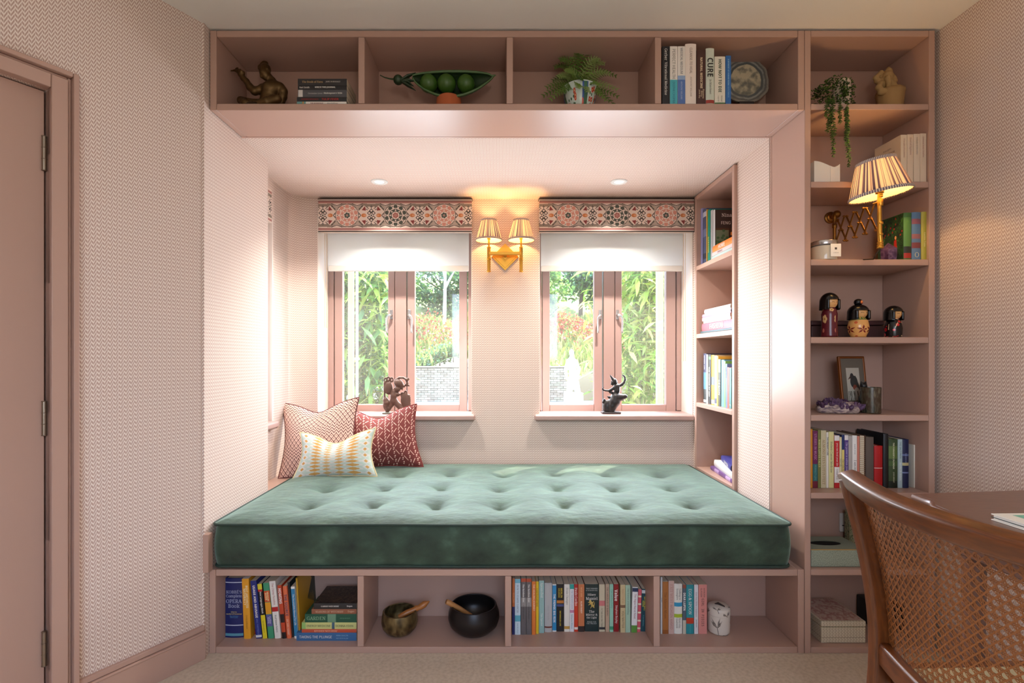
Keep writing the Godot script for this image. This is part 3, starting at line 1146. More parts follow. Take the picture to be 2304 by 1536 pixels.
func dart_print() -> Image:
	var im := Image.create(512, 512, false, Image.FORMAT_RGB8)
	im.fill(C(108, 46, 43))
	var lt := C(232, 196, 180)
	for i in 11:
		for j in 17:
			var x := i * 48.0 + 8
			var y := j * 32.0 + (16 if i % 2 else 0)
			poly(im, [Vector2(x, y), Vector2(x + 12, y - 3), Vector2(x + 8, y + 9)], lt)
			poly(im, [Vector2(x - 3, y + 13), Vector2(x + 7, y + 11), Vector2(x + 4, y + 21)], lt)
			if j % 2 == 0:
				var d := 1 if (j / 2 + i) % 2 else -1
				var mx := x + 26
				line(im, Vector2(mx - d * 10, y - 14), Vector2(mx + d * 10, y + 20), 2.0, lt)
	return im

func ikat_print() -> Image:
	var im := Image.create(512, 320, false, Image.FORMAT_RGB8)
	var bg := C(190, 206, 196)
	var pale := C(214, 212, 206)
	var och := C(206, 146, 66)
	var f := FastNoiseLite.new()
	f.frequency = 0.05
	f.seed = 3
	for y in 320:
		for x in 512:
			var u := x / 512.0
			var c := bg
			var row := fposmod(y / 26.0, 1.0)
			var tri := 1.0 - absf(row - 0.5) * 2.0
			var nz := f.get_noise_2d(x * 0.6, y * 3.0)
			var e := 0.0
			for b in [[0.27, 0.075, 1.0], [0.74, 0.085, 1.0], [0.42, 0.05, 0.75], [0.57, 0.055, 0.85]]:
				var d: float = absf(u - b[0] + nz * 0.02) / b[1]
				if d < 1.0 and tri > d * 0.8 + 0.12: e = maxf(e, b[2])
				elif d < 1.5 and tri > d * 0.5: c = pale
			for b in [0.09, 0.92]:
				var dx: float = absf(u - b) / 0.05
				var ry := fposmod(y / 40.0, 1.0)
				var dy := absf(ry - 0.5) * 2.0
				if dx + dy < 0.55: e = 1.0
				elif dx * 0.7 + dy < 0.95: c = pale
			if absf(u - 0.5) < 0.12 and nz > 0.1: c = pale.lerp(C(190, 170, 150), 0.3)
			im.set_pixel(x, y, c.lerp(och, e * (0.85 + nz * 0.3)))
	return im

func cushion(o: Node3D, q: Array, thick: float, dent: float, tx: Material, pipe: Material, rep := Vector2.ONE) -> void:
	# q: corners top left, top right, bottom right, bottom left; front and back are one closed skin
	var nrm: Vector3 = (q[1] - q[0]).cross(q[3] - q[0]).normalized()
	if nrm.z < 0: nrm = -nrm
	var upv: Vector3 = ((q[0] + q[1]) - (q[2] + q[3])).normalized()
	var surf := func(u, v, s):
		# pinch the sides, keep the corners sharp
		var a := sin(u * PI)
		var b := sin(v * PI)
		var p: Vector3 = (q[0] as Vector3).lerp(q[1], u).lerp((q[3] as Vector3).lerp(q[2], u), v)
		var across: Vector3 = (q[1] - q[0]).normalized()
		p += across * 0.030 * b * (1.0 - 2.0 * u) * absf(1.0 - 2.0 * u)
		p += upv * -0.012 * a * (1.0 - v) * (1.0 - v)
		p += upv * 0.014 * a * v * v
		var vv := exp(-pow((u - 0.48) / 0.20, 2.0))
		p -= upv * dent * (vv * 0.75 + 0.35 * a) * pow(1.0 - v, 1.6)
		var t: float = thick * pow(maxf(a * b, 0.0), 0.55) * (1.0 - 0.38 * vv * pow(1.0 - v, 2.0))
		var fold: float = 0.006 * sin((u - 0.5) * 22.0 * (1.2 - v)) * exp(-v * 3.0) * b
		return p + nrm * s * (t + fold * (1.0 if s > 0 else 0.0))
	var front := func(u, v): return surf.call(u, v, 1.0)
	var back := func(u, v): return surf.call(u, v, -0.6)
	var c: Vector3 = (q[0] + q[1] + q[2] + q[3]) * 0.25
	var mb := MB.new()
	mb.grid(front, 48, 40, 0, c - nrm * 0.4)
	mb.grid(back, 24, 20, 0, c + nrm * 0.4)
	for k in mb.uv.size(): mb.uv[k] *= rep
	part("cover", mb, tx, o)
	var pts := []
	for k in 24: pts.append(surf.call(k / 24.0, 0.0, 0.0))
	for k in 24: pts.append(surf.call(1.0, k / 24.0, 0.0))
	for k in 24: pts.append(surf.call(1.0 - k / 24.0, 1.0, 0.0))
	for k in 25: pts.append(surf.call(0.0, 1.0 - k / 24.0, 0.0))
	part("piping", MB.new().tube(pts, 0.0034, 6), pipe, o)

func cushions() -> void:
	var o := thing("cushion", "pink cushion with dark zigzag and diamond print leaning in the corner", "cushion")
	cushion(o, [P(634, 906, -0.95), P(808, 893, -0.93), P(806, 1074, -0.83), P(626, 1076, -0.775)], 0.075, 0.055, texmat(zigzag_print(), 0.9), mat(C(110, 62, 60), 0.9))
	o = thing("cushion", "dark red cushion with pale dart print leaning on the back wall", "cushion")
	cushion(o, [P(767, 917, -1.03), P(938, 908, -1.03), P(953, 1050, -0.915), P(770, 1056, -0.905)], 0.07, 0.06, texmat(dart_print(), 0.9), mat(C(120, 52, 48), 0.9))
	o = thing("cushion", "small oblong pale aqua cushion with ochre spikes in front of two others", "cushion")
	cushion(o, [P(675, 972, -0.775), P(846, 962, -0.775), P(849, 1072, -0.705), P(657, 1080, -0.69)], 0.055, 0.055, texmat(ikat_print(), 0.8), mat(C(226, 206, 160), 0.8))


# ---------------------------------------------------------------- lamps
func pleated_shade(o: Node3D, at: Vector3, bs: Basis, rb: float, rt: float, h: float, stripes: int) -> void:
	var n := stripes * 6
	var cols := []
	for k in n:
		var r := rng.randf()
		if k % 2 == 1 and rng.randf() < 0.55: cols.append(cols[-1])
		else: cols.append(C(84, 70, 92) if r < 0.30 else (C(150, 122, 122) if r < 0.46 else C(246, 226, 196)))
	cols.append(cols[0])
	var cf := func(u, _v): return cols[roundi(u * n) % n]
	var wob := func(u, v): return (0.016 if posmod(roundi(u * n), 6) < 2 else -0.006)
	var mb := MB.new()
	var rows := 8
	var prof := []
	for k in rows + 1: prof.append(Vector2(lerpf(rb, rt, float(k) / rows), h * k / rows))
	mb.lathe(at, prof, n, bs, 0, cf, wob)
	part("pleated_fabric", mb, M.shade, o)
	# bands at both rims, a pale lining inside
	var band := func(u, _v): return C(92, 78, 98) if (roundi(u * n) / 2) % 2 == 0 else C(222, 204, 184)
	mb = MB.new()
	var bh := h * 0.075
	mb.lathe(at, [Vector2(rb * 1.005, -0.002), Vector2(rb * 1.03, -0.002), Vector2(rb * 1.03, bh * 0.5), Vector2(rb * 1.0, bh)], n, bs, 0, band)
	part("rim_band", mb, vmat(0.85), o)
	mb = MB.new()
	mb.lathe(at, [Vector2(rt * 1.06, h - bh), Vector2(rt * 1.06, h + 0.001), Vector2(rt * 1.01, h + 0.001)], n, bs, 0, band)
	part("rim_band", mb, vmat(0.85), o)
	mb = MB.new()
	mb.lathe(at, [Vector2(rb * 0.975, 0.001), Vector2(rt * 0.965, h - 0.001)], 48, bs, 0)
	part("lining", mb, M.shade_lining, o)
	# bulb and its light
	var bl := MB.new()
	bl.lathe(at + bs * Vector3(0, h * 0.30, 0), [Vector2(0, -0.002), Vector2(0.010, 0), Vector2(0.017, 0.016), Vector2(0.016, 0.028), Vector2(0.008, 0.044), Vector2(0, 0.05)], 16, bs)
	part("bulb", bl, M.bulb, o)

func warm_light(o: Node3D, at: Vector3, e: float) -> void:
	var l := OmniLight3D.new()
	l.name = "lamp_light"
	l.position = at
	l.light_energy = e
	l.light_color = C(255, 204, 134)
	l.light_size = 0.012
	l.omni_range = 6.0
	l.omni_attenuation = 2.0
	l.shadow_enabled = true
	o.add_child(l)

func lamps() -> void:
	# pendant added as fill for the walls and ceiling, out of the frame
	var pd := thing("added_fill_pendant", "added round fill lamp hanging out of view behind the camera", "lamp", Vector3(0.25, 1.70, 2.40))
	var gl := MB.new()
	gl.ball(Vector3.ZERO, Vector3.ONE * 0.14, 28, 18)
	part("globe", gl, M.glow, pd)
	part("cable", MB.new().tube([Vector3(0, 0.14, 0), Vector3(0, CEIL - 1.70, 0)], 0.003, 6), mat(C(60, 50, 44), 0.6), pd)
	var pl := OmniLight3D.new()
	pl.name = "added_fill_light"
	pl.light_energy = ROOM_E
	pl.light_color = C(255, 244, 230)
	pl.light_size = 0.13
	pl.omni_range = 9.0
	pl.omni_attenuation = 2.0
	pl.shadow_enabled = true
	pd.add_child(pl)
	# two-armed wall light between the windows
	var o := thing("wall_light", "brass two armed wall light with pleated shades between the windows", "wall lamp")
	var z := -1.02
	var c := P(1136.4, 578.4, BACK)
	var di := func(h, z0, z1): return [[Vector2(-h, 0), Vector2(0, -h), Vector2(h, 0), Vector2(0, h)], z0, z1]
	var mb := MB.new()
	for q in [[0.0795, 0.0, 0.010], [0.066, 0.010, 0.015], [0.030, 0.015, 0.019], [0.022, 0.019, 0.030]]:
		var h: float = q[0]
		mb.prism([Vector2(-h, 0), Vector2(0, -h), Vector2(h, 0), Vector2(0, h)], q[1] + 0.0005, q[2], Basis.IDENTITY, c)
	part("backplate", mb, M.brass, o)
	mb = MB.new()
	var yb := Y(570.0, z)
	mb.bx(X(1099.5, z), X(1172.5, z), yb - 0.009, yb + 0.009, z - 0.009, z + 0.009, 0.002)
	mb.bx(c.x - 0.009, c.x + 0.009, yb - 0.012, yb + 0.012, BACK + 0.02, z + 0.004, 0.002)
	part("arm", mb, M.brass, o)
	for px in [1100.0, 1172.5]:
		var x := X(px, z)
		var y0 := Y(612.0, z)
		var y1 := Y(555.0, z)
		mb = MB.new()
		mb.tube([Vector3(x, y0, z), Vector3(x, y1, z)], 0.0108, 6)
		for yy in [y0 + 0.003, y0 + 0.072, y0 + 0.078, y1 - 0.004]:
			mb.tube([Vector3(x, yy - 0.0022, z), Vector3(x, yy + 0.0022, z)], 0.0135, 6)
		mb.tube([Vector3(x, y1, z), Vector3(x, Y(536.0, z), z)], 0.0056, 12)
		mb.tube([Vector3(x, Y(538.5, z), z), Vector3(x, Y(534.0, z), z)], 0.0095, 12)
		part("candle_stem", mb, M.brass, o)
		var sh := Node3D.new()
		sh.name = "lamp_shade"
		o.add_child(sh, true)
		pleated_shade(sh, Vector3(x, Y(541.0, z), z), Basis.IDENTITY, 0.0755, 0.043, 0.118, 44)
		warm_light(sh, Vector3(x, Y(541.0, z) + 0.062, z), LAMP_E)
	# scissor lamp on the tall bookcase
	o = thing("scissor_lamp", "brass scissor arm lamp with striped pleated shade on the tall bookcase", "lamp")
	var xa := 1.372
	mb = MB.new()
	var bp := Vector3(1.402, 1.708, -0.234)
	mb.tube([bp, bp + Vector3(0, 0, 0.008)], 0.024, 24)
	mb.tube([bp + Vector3(0, 0, 0.008), bp + Vector3(0, 0, 0.014)], 0.018, 24)
	mb.tube([bp + Vector3(0, 0, 0.01), bp + Vector3(-0.006, 0, 0.052)], 0.009, 12)
	mb.ball(bp + Vector3(-0.008, 0, 0.056), Vector3.ONE * 0.0155, 16, 12)
	part("wall_bracket", mb, M.oldbrass, o)
	var rx := 1.385
	var rz := -0.178
	mb = MB.new()
	mb.tube([Vector3(rx, 1.708, rz), Vector3(rx, 1.505, rz)], 0.0065, 12)
	for yy in [1.694, 1.66, 1.56, 1.52]: mb.tube([Vector3(rx, yy - 0.008, rz), Vector3(rx, yy + 0.008, rz)], 0.0092, 12)
	mb.ball(Vector3(rx, 1.502, rz), Vector3.ONE * 0.0125, 14, 10)
	mb.tube([Vector3(rx, 1.665, rz), Vector3(xa, 1.672, -0.146)], 0.0045, 8)
	mb.tube([Vector3(rx, 1.575, rz), Vector3(xa, 1.579, -0.146)], 0.0045, 8)
	part("pivot_rod", mb, M.oldbrass, o)
	var zs := [-0.146, -0.092, -0.038, 0.016, 0.070]
	var bars := []
	for i in 4:
		bars.append([Vector3(xa + 0.004, 1.676, zs[i]), Vector3(xa + 0.004, 1.580, zs[i + 1])])
		bars.append([Vector3(xa - 0.004, 1.580, zs[i]), Vector3(xa - 0.004, 1.676, zs[i + 1])])
	for b in bars:
		var dv: Vector3 = b[1] - b[0]
		var yv := dv.normalized()
		var bs := Basis(Vector3.RIGHT, yv, Vector3.RIGHT.cross(yv))
		mb = MB.new()
		mb.box((b[0] + b[1]) * 0.5, Vector3(0.003, dv.length() + 0.008, 0.0085), 0.001, bs)
		for e in [b[0], b[1], (b[0] + b[1]) * 0.5]:
			mb.tube([e + Vector3(-0.0055, 0, 0), e + Vector3(0.0055, 0, 0)], 0.0036, 8)
		part("scissor_bar", mb, M.oldbrass, o)
	var sz := 0.100
	var sx := 1.364
	mb = MB.new()
	mb.tube([Vector3(sx + 0.004, 1.513, sz), Vector3(sx, 1.56, sz), Vector3(sx - 0.001, 1.708, sz)], [0.0085, 0.0078, 0.0062], 14)
	for q in [[1.512, 0.0105, 0.004], [1.520, 0.0098, 0.003], [1.528, 0.0098, 0.003], [1.558, 0.0090, 0.003], [1.598, 0.0092, 0.004], [1.672, 0.0092, 0.012], [1.694, 0.0085, 0.003], [1.701, 0.0085, 0.003]]:
		mb.tube([Vector3(sx + 0.002, q[0] - q[2], sz), Vector3(sx + 0.002, q[0] + q[2], sz)], q[1], 14)
	mb.tube([Vector3(xa, 1.678, 0.070), Vector3(sx, 1.676, sz)], 0.0042, 8)
	mb.tube([Vector3(xa, 1.580, 0.070), Vector3(sx, 1.580, sz)], 0.0042, 8)
	mb.tube([Vector3(sx, 1.705, sz), Vector3(sx, 1.716, sz)], 0.013, 14)
	part("stem", mb, M.brass, o)
	part("flex", MB.new().tube([Vector3(sx + 0.004, 1.512, sz), Vector3(sx - 0.004, 1.492, sz - 0.01), Vector3(sx + 0.0, 1.475, sz - 0.03), Vector3(sx + 0.02, 1.492, sz - 0.13), Vector3(rx, 1.50, rz + 0.01)], 0.0022, 6), mat(C(60, 40, 24), 0.6), o)
	var sh := Node3D.new()
	sh.name = "lamp_shade"
	o.add_child(sh, true)
	var tilt := Basis(Vector3.BACK, 0.15)
	pleated_shade(sh, Vector3(sx + 0.003, 1.698, sz), tilt, 0.0945, 0.058, 0.124, 52)
	warm_light(sh, Vector3(sx - 0.006, 1.765, sz), LAMP_E * 0.85)
	# recessed ceiling lights of the bay
	for k in 2:
		var x: float = [-0.637, 0.642][k]
		var zz := -0.80
		var d := thing("downlight", ["round white recessed ceiling light above the cushions' window", "round white recessed ceiling light above the window by the bookcase"][k], "ceiling light", Vector3.ZERO, "recessed ceiling lights")
		mb = MB.new()
		mb.lathe(Vector3(x, BAYC, zz), [Vector2(0.024, 0.004), Vector2(0.025, -0.004), Vector2(0.040, -0.006), Vector2(0.0445, -0.001)], 36)
		part("bezel", mb, mat(C(226, 226, 222), 0.5), d)
		mb = MB.new()
		mb.tube([Vector3(x, BAYC - 0.001, zz), Vector3(x, BAYC - 0.003, zz)], 0.0245, 28)
		part("lens", mb, M.glow, d)
		var l := SpotLight3D.new()
		l.name = "downlight_beam"
		l.light_energy = DOWN_E
		l.light_color = C(255, 248, 238)
		l.light_size = 0.03
		l.spot_range = 6.0
		l.spot_attenuation = 2.0
		l.spot_angle = 62.0
		l.spot_angle_attenuation = 0.8
		l.shadow_enabled = true
		l.position = Vector3(x, BAYC - 0.02, zz)
		l.rotation.x = -PI / 2
		d.add_child(l)

const LAMP_E := 0.042
const DOWN_E := 1.2
const ROOM_E := 0.20


# ---------------------------------------------------------------- garden behind the windows
func leaf_mesh(wd: float) -> ArrayMesh:
	# a pointed leaf one unit long, folded along its rib and bent down at the tip
	var mb := MB.new()
	var rib := [Vector3(0, 0, 0), Vector3(0, 0.06, 0.35), Vector3(0, 0.05, 0.7), Vector3(0, -0.06, 1.0)]
	var ws := [0.0, wd, wd * 0.75, 0.0]
	for k in 3:
		for s in [-1.0, 1.0]:
			var a: Vector3 = rib[k]
			var b: Vector3 = rib[k + 1]
			var c := b + Vector3(s * ws[k + 1], 0.03, -0.02)
			var d := a + Vector3(s * ws[k], 0.03, -0.02)
			mb.quad(a, b, c, d, Vector3(s * 0.3, 1, 0).normalized())
	return mb.mesh()

func leaf_mat() -> StandardMaterial3D:
	if not M.has("leaf"):
		var m := StandardMaterial3D.new()
		m.vertex_color_use_as_albedo = true
		m.roughness = 0.5
		m.backlight_enabled = true
		m.backlight = Color(0.8, 0.8, 0.8)
		M.leaf = m
	return M.leaf

func leaves(o: Node3D, list: Array, lm: ArrayMesh, cols: Array, called := "foliage") -> void:
	var mm := MultiMesh.new()
	mm.transform_format = MultiMesh.TRANSFORM_3D
	mm.use_colors = true
	mm.mesh = lm
	mm.instance_count = list.size()
	for i in list.size():
		mm.set_instance_transform(i, list[i])
		var c: Color = cols[rng.randi() % cols.size()]
		mm.set_instance_color(i, (c * rng.randf_range(0.8, 1.15)).srgb_to_linear())
	var n := MultiMeshInstance3D.new()
	n.multimesh = mm
	n.material_override = leaf_mat()
	n.name = called
	n.set_meta("kind", "stuff")
	o.add_child(n, true)

func rnd_basis(sz: float) -> Basis:
	return Basis.from_euler(Vector3(rng.randf_range(-1.2, 0.7), rng.randf() * TAU, rng.randf_range(-0.6, 0.6))).scaled(Vector3.ONE * sz * rng.randf_range(0.7, 1.3))

func tree(called: String, label: String, at: Vector3, h: float, r: Vector3, n: int, sz: float, cols: Array, cat := "tree", bark := Color(0.3, 0.26, 0.2), thick := 1.0) -> void:
	var o := thing(called, label, cat, at)
	var mb := MB.new()
	var top := Vector3(0.1, h, 0)
	mb.tube([Vector3(0, -0.3, 0), Vector3(0.05, h * 0.5, 0.02), top], [0.05 * h * thick, 0.035 * h * thick, 0.012 * h * thick], 8)
	for k in 5:
		var a := TAU * k / 5.0 + 0.4
		var y := h * (0.45 + 0.1 * k)
		mb.tube([Vector3(0.05, y, 0), Vector3(cos(a) * r.x * 0.4, y + r.y * 0.25, sin(a) * r.z * 0.4), Vector3(cos(a) * r.x * 0.75, y + r.y * 0.5, sin(a) * r.z * 0.75)], [0.018 * h, 0.012 * h, 0.004 * h], 6)
	part("trunk", mb, mat(bark, 0.9), o)
	var list := []
	var cl := []
	for k in 26:
		var d := Vector3(rng.randfn(), rng.randfn(), rng.randfn()).normalized() * pow(rng.randf(), 0.4)
		cl.append(top + d * r)
	for i in n:
		var c: Vector3 = cl[rng.randi() % cl.size()]
		var d := Vector3(rng.randfn(), rng.randfn() * 0.8, rng.randfn()) * 0.16
		list.append(Transform3D(rnd_basis(sz), c + d * r))
	leaves(o, list, M.leaf_broad, cols)

func bamboo(label: String, at: Vector3, h: float, wx: float, wz: float, stems: int, n: int, cols: Array, sz: float) -> void:
	var o := thing("bamboo_clump", label, "bamboo", at)
	var list := []
	for k in stems:
		var x := rng.randf_range(-wx, wx)
		var z := rng.randf_range(-wz, wz)
		var lean := Vector3(rng.randf_range(-0.25, 0.25), 0, rng.randf_range(-0.2, 0.2))
		var pts := []
		for j in 6:
			var t := j / 5.0
			pts.append(Vector3(x, 0, z) + lean * t * t + Vector3.UP * h * t * rng.randf_range(0.98, 1.0))
		part("cane", MB.new().tube(pts, [0.012, 0.011, 0.010, 0.008, 0.006, 0.003], 6), mat(C(150, 160, 80), 0.5), o)
		for i in n / stems:
			var t := pow(rng.randf(), 0.8)
			var p: Vector3 = (pts[0] as Vector3).lerp(pts[5], t)
			p += Vector3(rng.randfn() * 0.13, rng.randfn() * 0.05, rng.randfn() * 0.13)
			var b := Basis.from_euler(Vector3(rng.randf_range(0.0, 1.0), rng.randf() * TAU, rng.randf_range(-0.5, 0.5))).scaled(Vector3.ONE * sz * rng.randf_range(0.6, 1.25))
			list.append(Transform3D(b, p))
	leaves(o, list, M.leaf_long, cols)

func hill(x: float, z: float) -> float:
	var t := clampf((-16.3 - z) / 16.0, 0.0, 1.5)
	return 0.75 + 4.6 * t + 0.25 * sin(x * 0.9 + z) + 0.2 * sin(x * 2.3 - z * 0.7)

func garden() -> void:
	M.leaf_long = leaf_mesh(0.10)
	M.leaf_broad = leaf_mesh(0.26)
	setting("ground", MB.new().bx(-16, 16, -0.5, -0.4, -16.4, -1.42), mat(C(186, 180, 168), 0.95), "pale stone terrace outside the windows")
	var mb := MB.new()
	var hf := func(u, v):
		var x := lerpf(-14.0, 14.0, u)
		var z := lerpf(-16.2, -44.0, v)
		return Vector3(x, hill(x, z), z)
	mb.grid(hf, 60, 60, 0, Vector3(0, -60, -30))
	setting("hill", mb, mat(C(168, 176, 104), 0.95), "grassy bank rising behind the garden wall")
	# retaining wall: bricks where they can be told apart, the rest joined
	var w := thing("garden_wall", "low pale brick retaining wall at the foot of the bank", "garden wall", Vector3.ZERO)
	part("core", MB.new().bx(-7.0, 2.36, -0.4, 0.80, -16.25, -16.02), mat(C(150, 146, 132), 0.95), w)
	var tones := [mat(C(160, 152, 130), 0.95), mat(C(146, 139, 119), 0.95), mat(C(172, 162, 142), 0.95), mat(C(136, 124, 106), 0.95)]
	var bm := MB.new().box(Vector3.ZERO, Vector3(0.216, 0.068, 0.10), 0.006).mesh()
	var rest := MB.new()
	for j in 15:
		for i in 42:
			var x := -7.0 + 0.226 * i + (0.113 if j % 2 else 0.0)
			if x > 2.28: continue
			var at := Vector3(x + 0.11, -0.36 + 0.078 * j, -15.985 + rng.randf_range(-0.006, 0.006))
			if (x > -3.35 and x < -1.1) or x > 1.5:
				part("brick", bm, tones[rng.randi() % 4], w, at)
			else:
				rest.box(at, Vector3(0.216, 0.068, 0.10), 0.0)
	var rs := part("bricks_beyond_view", rest, tones[0], w)
	rs.set_meta("kind", "stuff")
	part("coping", MB.new().bx(-7.05, 2.4, 0.80, 0.84, -16.28, -15.9, 0.01), mat(C(168, 160, 144), 0.9), w)
	var greens := [C(96, 140, 66), C(120, 164, 78), C(142, 182, 92), C(84, 124, 70)]
	var lime := [C(164, 196, 70), C(188, 208, 84), C(140, 180, 66), C(206, 216, 110)]
	var blue := [C(110, 156, 118), C(132, 174, 132), C(90, 136, 100)]
	bamboo("tall green bamboo clump outside the window nearer the cushions", Vector3(-1.62, -0.4, -4.3), 2.75, 0.42, 0.3, 13, 2600, greens + lime, 0.26)
	bamboo("tall yellow green bamboo clump outside the window nearer the bookcase", Vector3(1.86, -0.4, -4.3), 2.85, 0.50, 0.3, 14, 3000, lime + [C(214, 214, 120)], 0.24)
	tree("garden_tree", "leafy green tree high on the bank behind the bamboo by the cushions", Vector3(-6.4, hill(-6.4, -22), -22), 2.6, Vector3(2.4, 2.2, 2.0), 3600, 0.30, greens + blue)
	tree("garden_tree", "dense green tree on the bank above the brick wall", Vector3(-2.9, hill(-2.9, -25), -25), 2.6, Vector3(1.9, 2.0, 1.6), 4200, 0.26, greens + blue)
	tree("birch_tree", "slender pale stemmed birch on the bank beyond the brick wall", Vector3(-2.45, hill(-2.45, -21), -21), 4.2, Vector3(0.8, 1.6, 0.8), 1200, 0.18, blue + greens, "tree", Color(0.85, 0.84, 0.8), 0.45)
	tree("garden_tree", "pale green overhanging tree near the end of the brick wall", Vector3(1.75, hill(1.75, -19) - 0.2, -19), 2.7, Vector3(1.0, 1.2, 0.9), 3000, 0.20, [C(150, 190, 96), C(176, 206, 110), C(120, 170, 84)])
	tree("garden_tree", "blue green tree at the top of the bank above the red flowers", Vector3(4.3, hill(4.3, -25), -25), 2.6, Vector3(1.8, 2.0, 1.6), 3600, 0.26, blue + greens)
	tree("garden_tree", "tall green tree at the top of the bank behind the window mullion", Vector3(0.6, hill(0.6, -28), -28), 3.2, Vector3(2.4, 2.2, 1.8), 3000, 0.32, greens + blue)
	tree("garden_tree", "broad green tree at the top of the bank behind the yellow bamboo", Vector3(8.2, hill(8.2, -24), -24), 3.0, Vector3(2.8, 2.6, 2.0), 3200, 0.34, greens + lime)
	# shrubs along the wall, grasses and red flowers on the bank
	var k := 0
	for q in [[-2.75, 0.45, 0.42], [-2.15, 0.5, 0.5], [-1.65, 0.45, 0.40], [-3.4, 0.5, 0.5], [2.0, 0.4, 0.3]]:
		var o := thing("low_shrub", ["blue green shrub above the brick wall beside the window mullion", "rounded shrub above the middle of the brick wall", "grey green shrub above the brick wall near the window frame", "shrub above the brick wall behind the bamboo", "small yellow shrub above the end of the brick wall"][k], "shrub", Vector3(q[0], hill(q[0], -16.7) - 0.05, -16.7))
		var list := []
		for i in 420:
			var d := Vector3(rng.randfn(), absf(rng.randfn()), rng.randfn()) * 0.42
			list.append(Transform3D(rnd_basis(0.13), d * Vector3(q[1], q[2] * 1.5, 0.4)))
		part("stem", MB.new().tube([Vector3(0, -0.2, 0), Vector3(0.02, q[2] * 0.6, 0)], [0.03, 0.008], 6), mat(C(110, 96, 70), 0.9), o)
		leaves(o, list, M.leaf_broad, blue + greens if k < 4 else lime)
		k += 1
	var go := holder("meadow_grass", "long pale yellow green grass on the bank", "stuff")
	var gl := []
	for i in 9000:
		var x := rng.randf_range(-6, 6)
		var z := rng.randf_range(-24, -16.4)
		var b := Basis.from_euler(Vector3(rng.randf_range(-1.7, -1.0), rng.randf() * TAU, 0)).scaled(Vector3.ONE * rng.randf_range(0.25, 0.6))
		gl.append(Transform3D(b, Vector3(x, hill(x, z), z)))
	leaves(go, gl, M.leaf_long, [C(206, 206, 116), C(190, 200, 100), C(220, 210, 140), C(160, 186, 90)], "grass")
	var fo := holder("red_flowers", "drift of red and orange flowers across the bank", "stuff")
	var fl := []
	for i in 6000:
		var x := rng.randf_range(-6, 6)
		var z := -19.6 + rng.randfn() * 0.75 + 0.3 * sin(x * 2.0)
		if x < 0.0 and rng.randf() < 0.55: continue
		fl.append(Transform3D(rnd_basis(0.15), Vector3(x, hill(x, z) + rng.randf_range(0.3, 0.8), z)))
	leaves(fo, fl, M.leaf_broad, [C(220, 92, 70), C(226, 130, 80), C(200, 80, 84), C(236, 160, 96), C(150, 180, 90)], "flower_heads")
	# white garden statue on a block
	var st := thing("garden_statue", "white stone garden statue standing at the end of the brick wall", "statue", Vector3.ZERO)
	var bl := Blob.new()
	bl.k = 0.05
	var zs := -15.2
	bl.egg(P(1286, 793, zs), Vector3(0.085, 0.11, 0.09))
	bl.chain([P(1286, 800, zs), P(1286, 812, zs), P(1289, 836, zs), P(1290, 866, zs)], [0.05, 0.13, 0.12, 0.15])
	bl.chain([P(1278, 812, zs), P(1272, 832, zs), P(1276, 848, zs)], [0.06, 0.05, 0.04])
	bl.chain([P(1295, 812, zs), P(1303, 830, zs + 0.1), P(1300, 850, zs + 0.1)], [0.06, 0.05, 0.04])
	bl.chain([P(1283, 860, zs), P(1281, 884, zs)], [0.10, 0.10])
	bl.chain([P(1296, 860, zs), P(1300, 884, zs)], [0.10, 0.10])
	mb = MB.new()
	bl.build(0.025, mb)
	part("figure", mb, mat(C(196, 196, 190), 0.8), st)
	var pb := P(1290, 886, zs)
	part("block", MB.new().bx(pb.x - 0.3, pb.x + 0.3, -0.4, pb.y + 0.05, zs - 0.25, zs + 0.25, 0.02), mat(C(180, 178, 168), 0.9), st)
	# posts near the windows
	var zp := -2.2
	var o := thing("timber_post", "weathered timber post outside the window nearer the cushions", "post", Vector3(X(790, zp), -0.4, zp))
	part("shaft", MB.new().bx(-0.021, 0.021, 0, 2.7, -0.021, 0.021, 0.003), mat(C(200, 172, 134), 0.85), o)
	o = thing("drain_pipe", "white upright pipe beside the timber post", "pipe", Vector3(X(803, zp), -0.4, zp))
	part("shaft", MB.new().tube([Vector3.ZERO, Vector3(0, 2.7, 0)], 0.011, 10), mat(C(246, 246, 244), 0.5), o)
	part("bracket", MB.new().bx(-0.014, 0.014, 1.5, 1.52, -0.03, 0.014, 0.002), mat(C(246, 246, 244), 0.5), o)
	zp = -2.4
	o = thing("timber_post", "weathered timber post outside the window nearer the bookcase", "post", Vector3(X(1484, zp), -0.4, zp))
	part("shaft", MB.new().bx(-0.026, 0.026, 0, 2.7, -0.026, 0.026, 0.003), mat(C(200, 170, 130), 0.85), o)


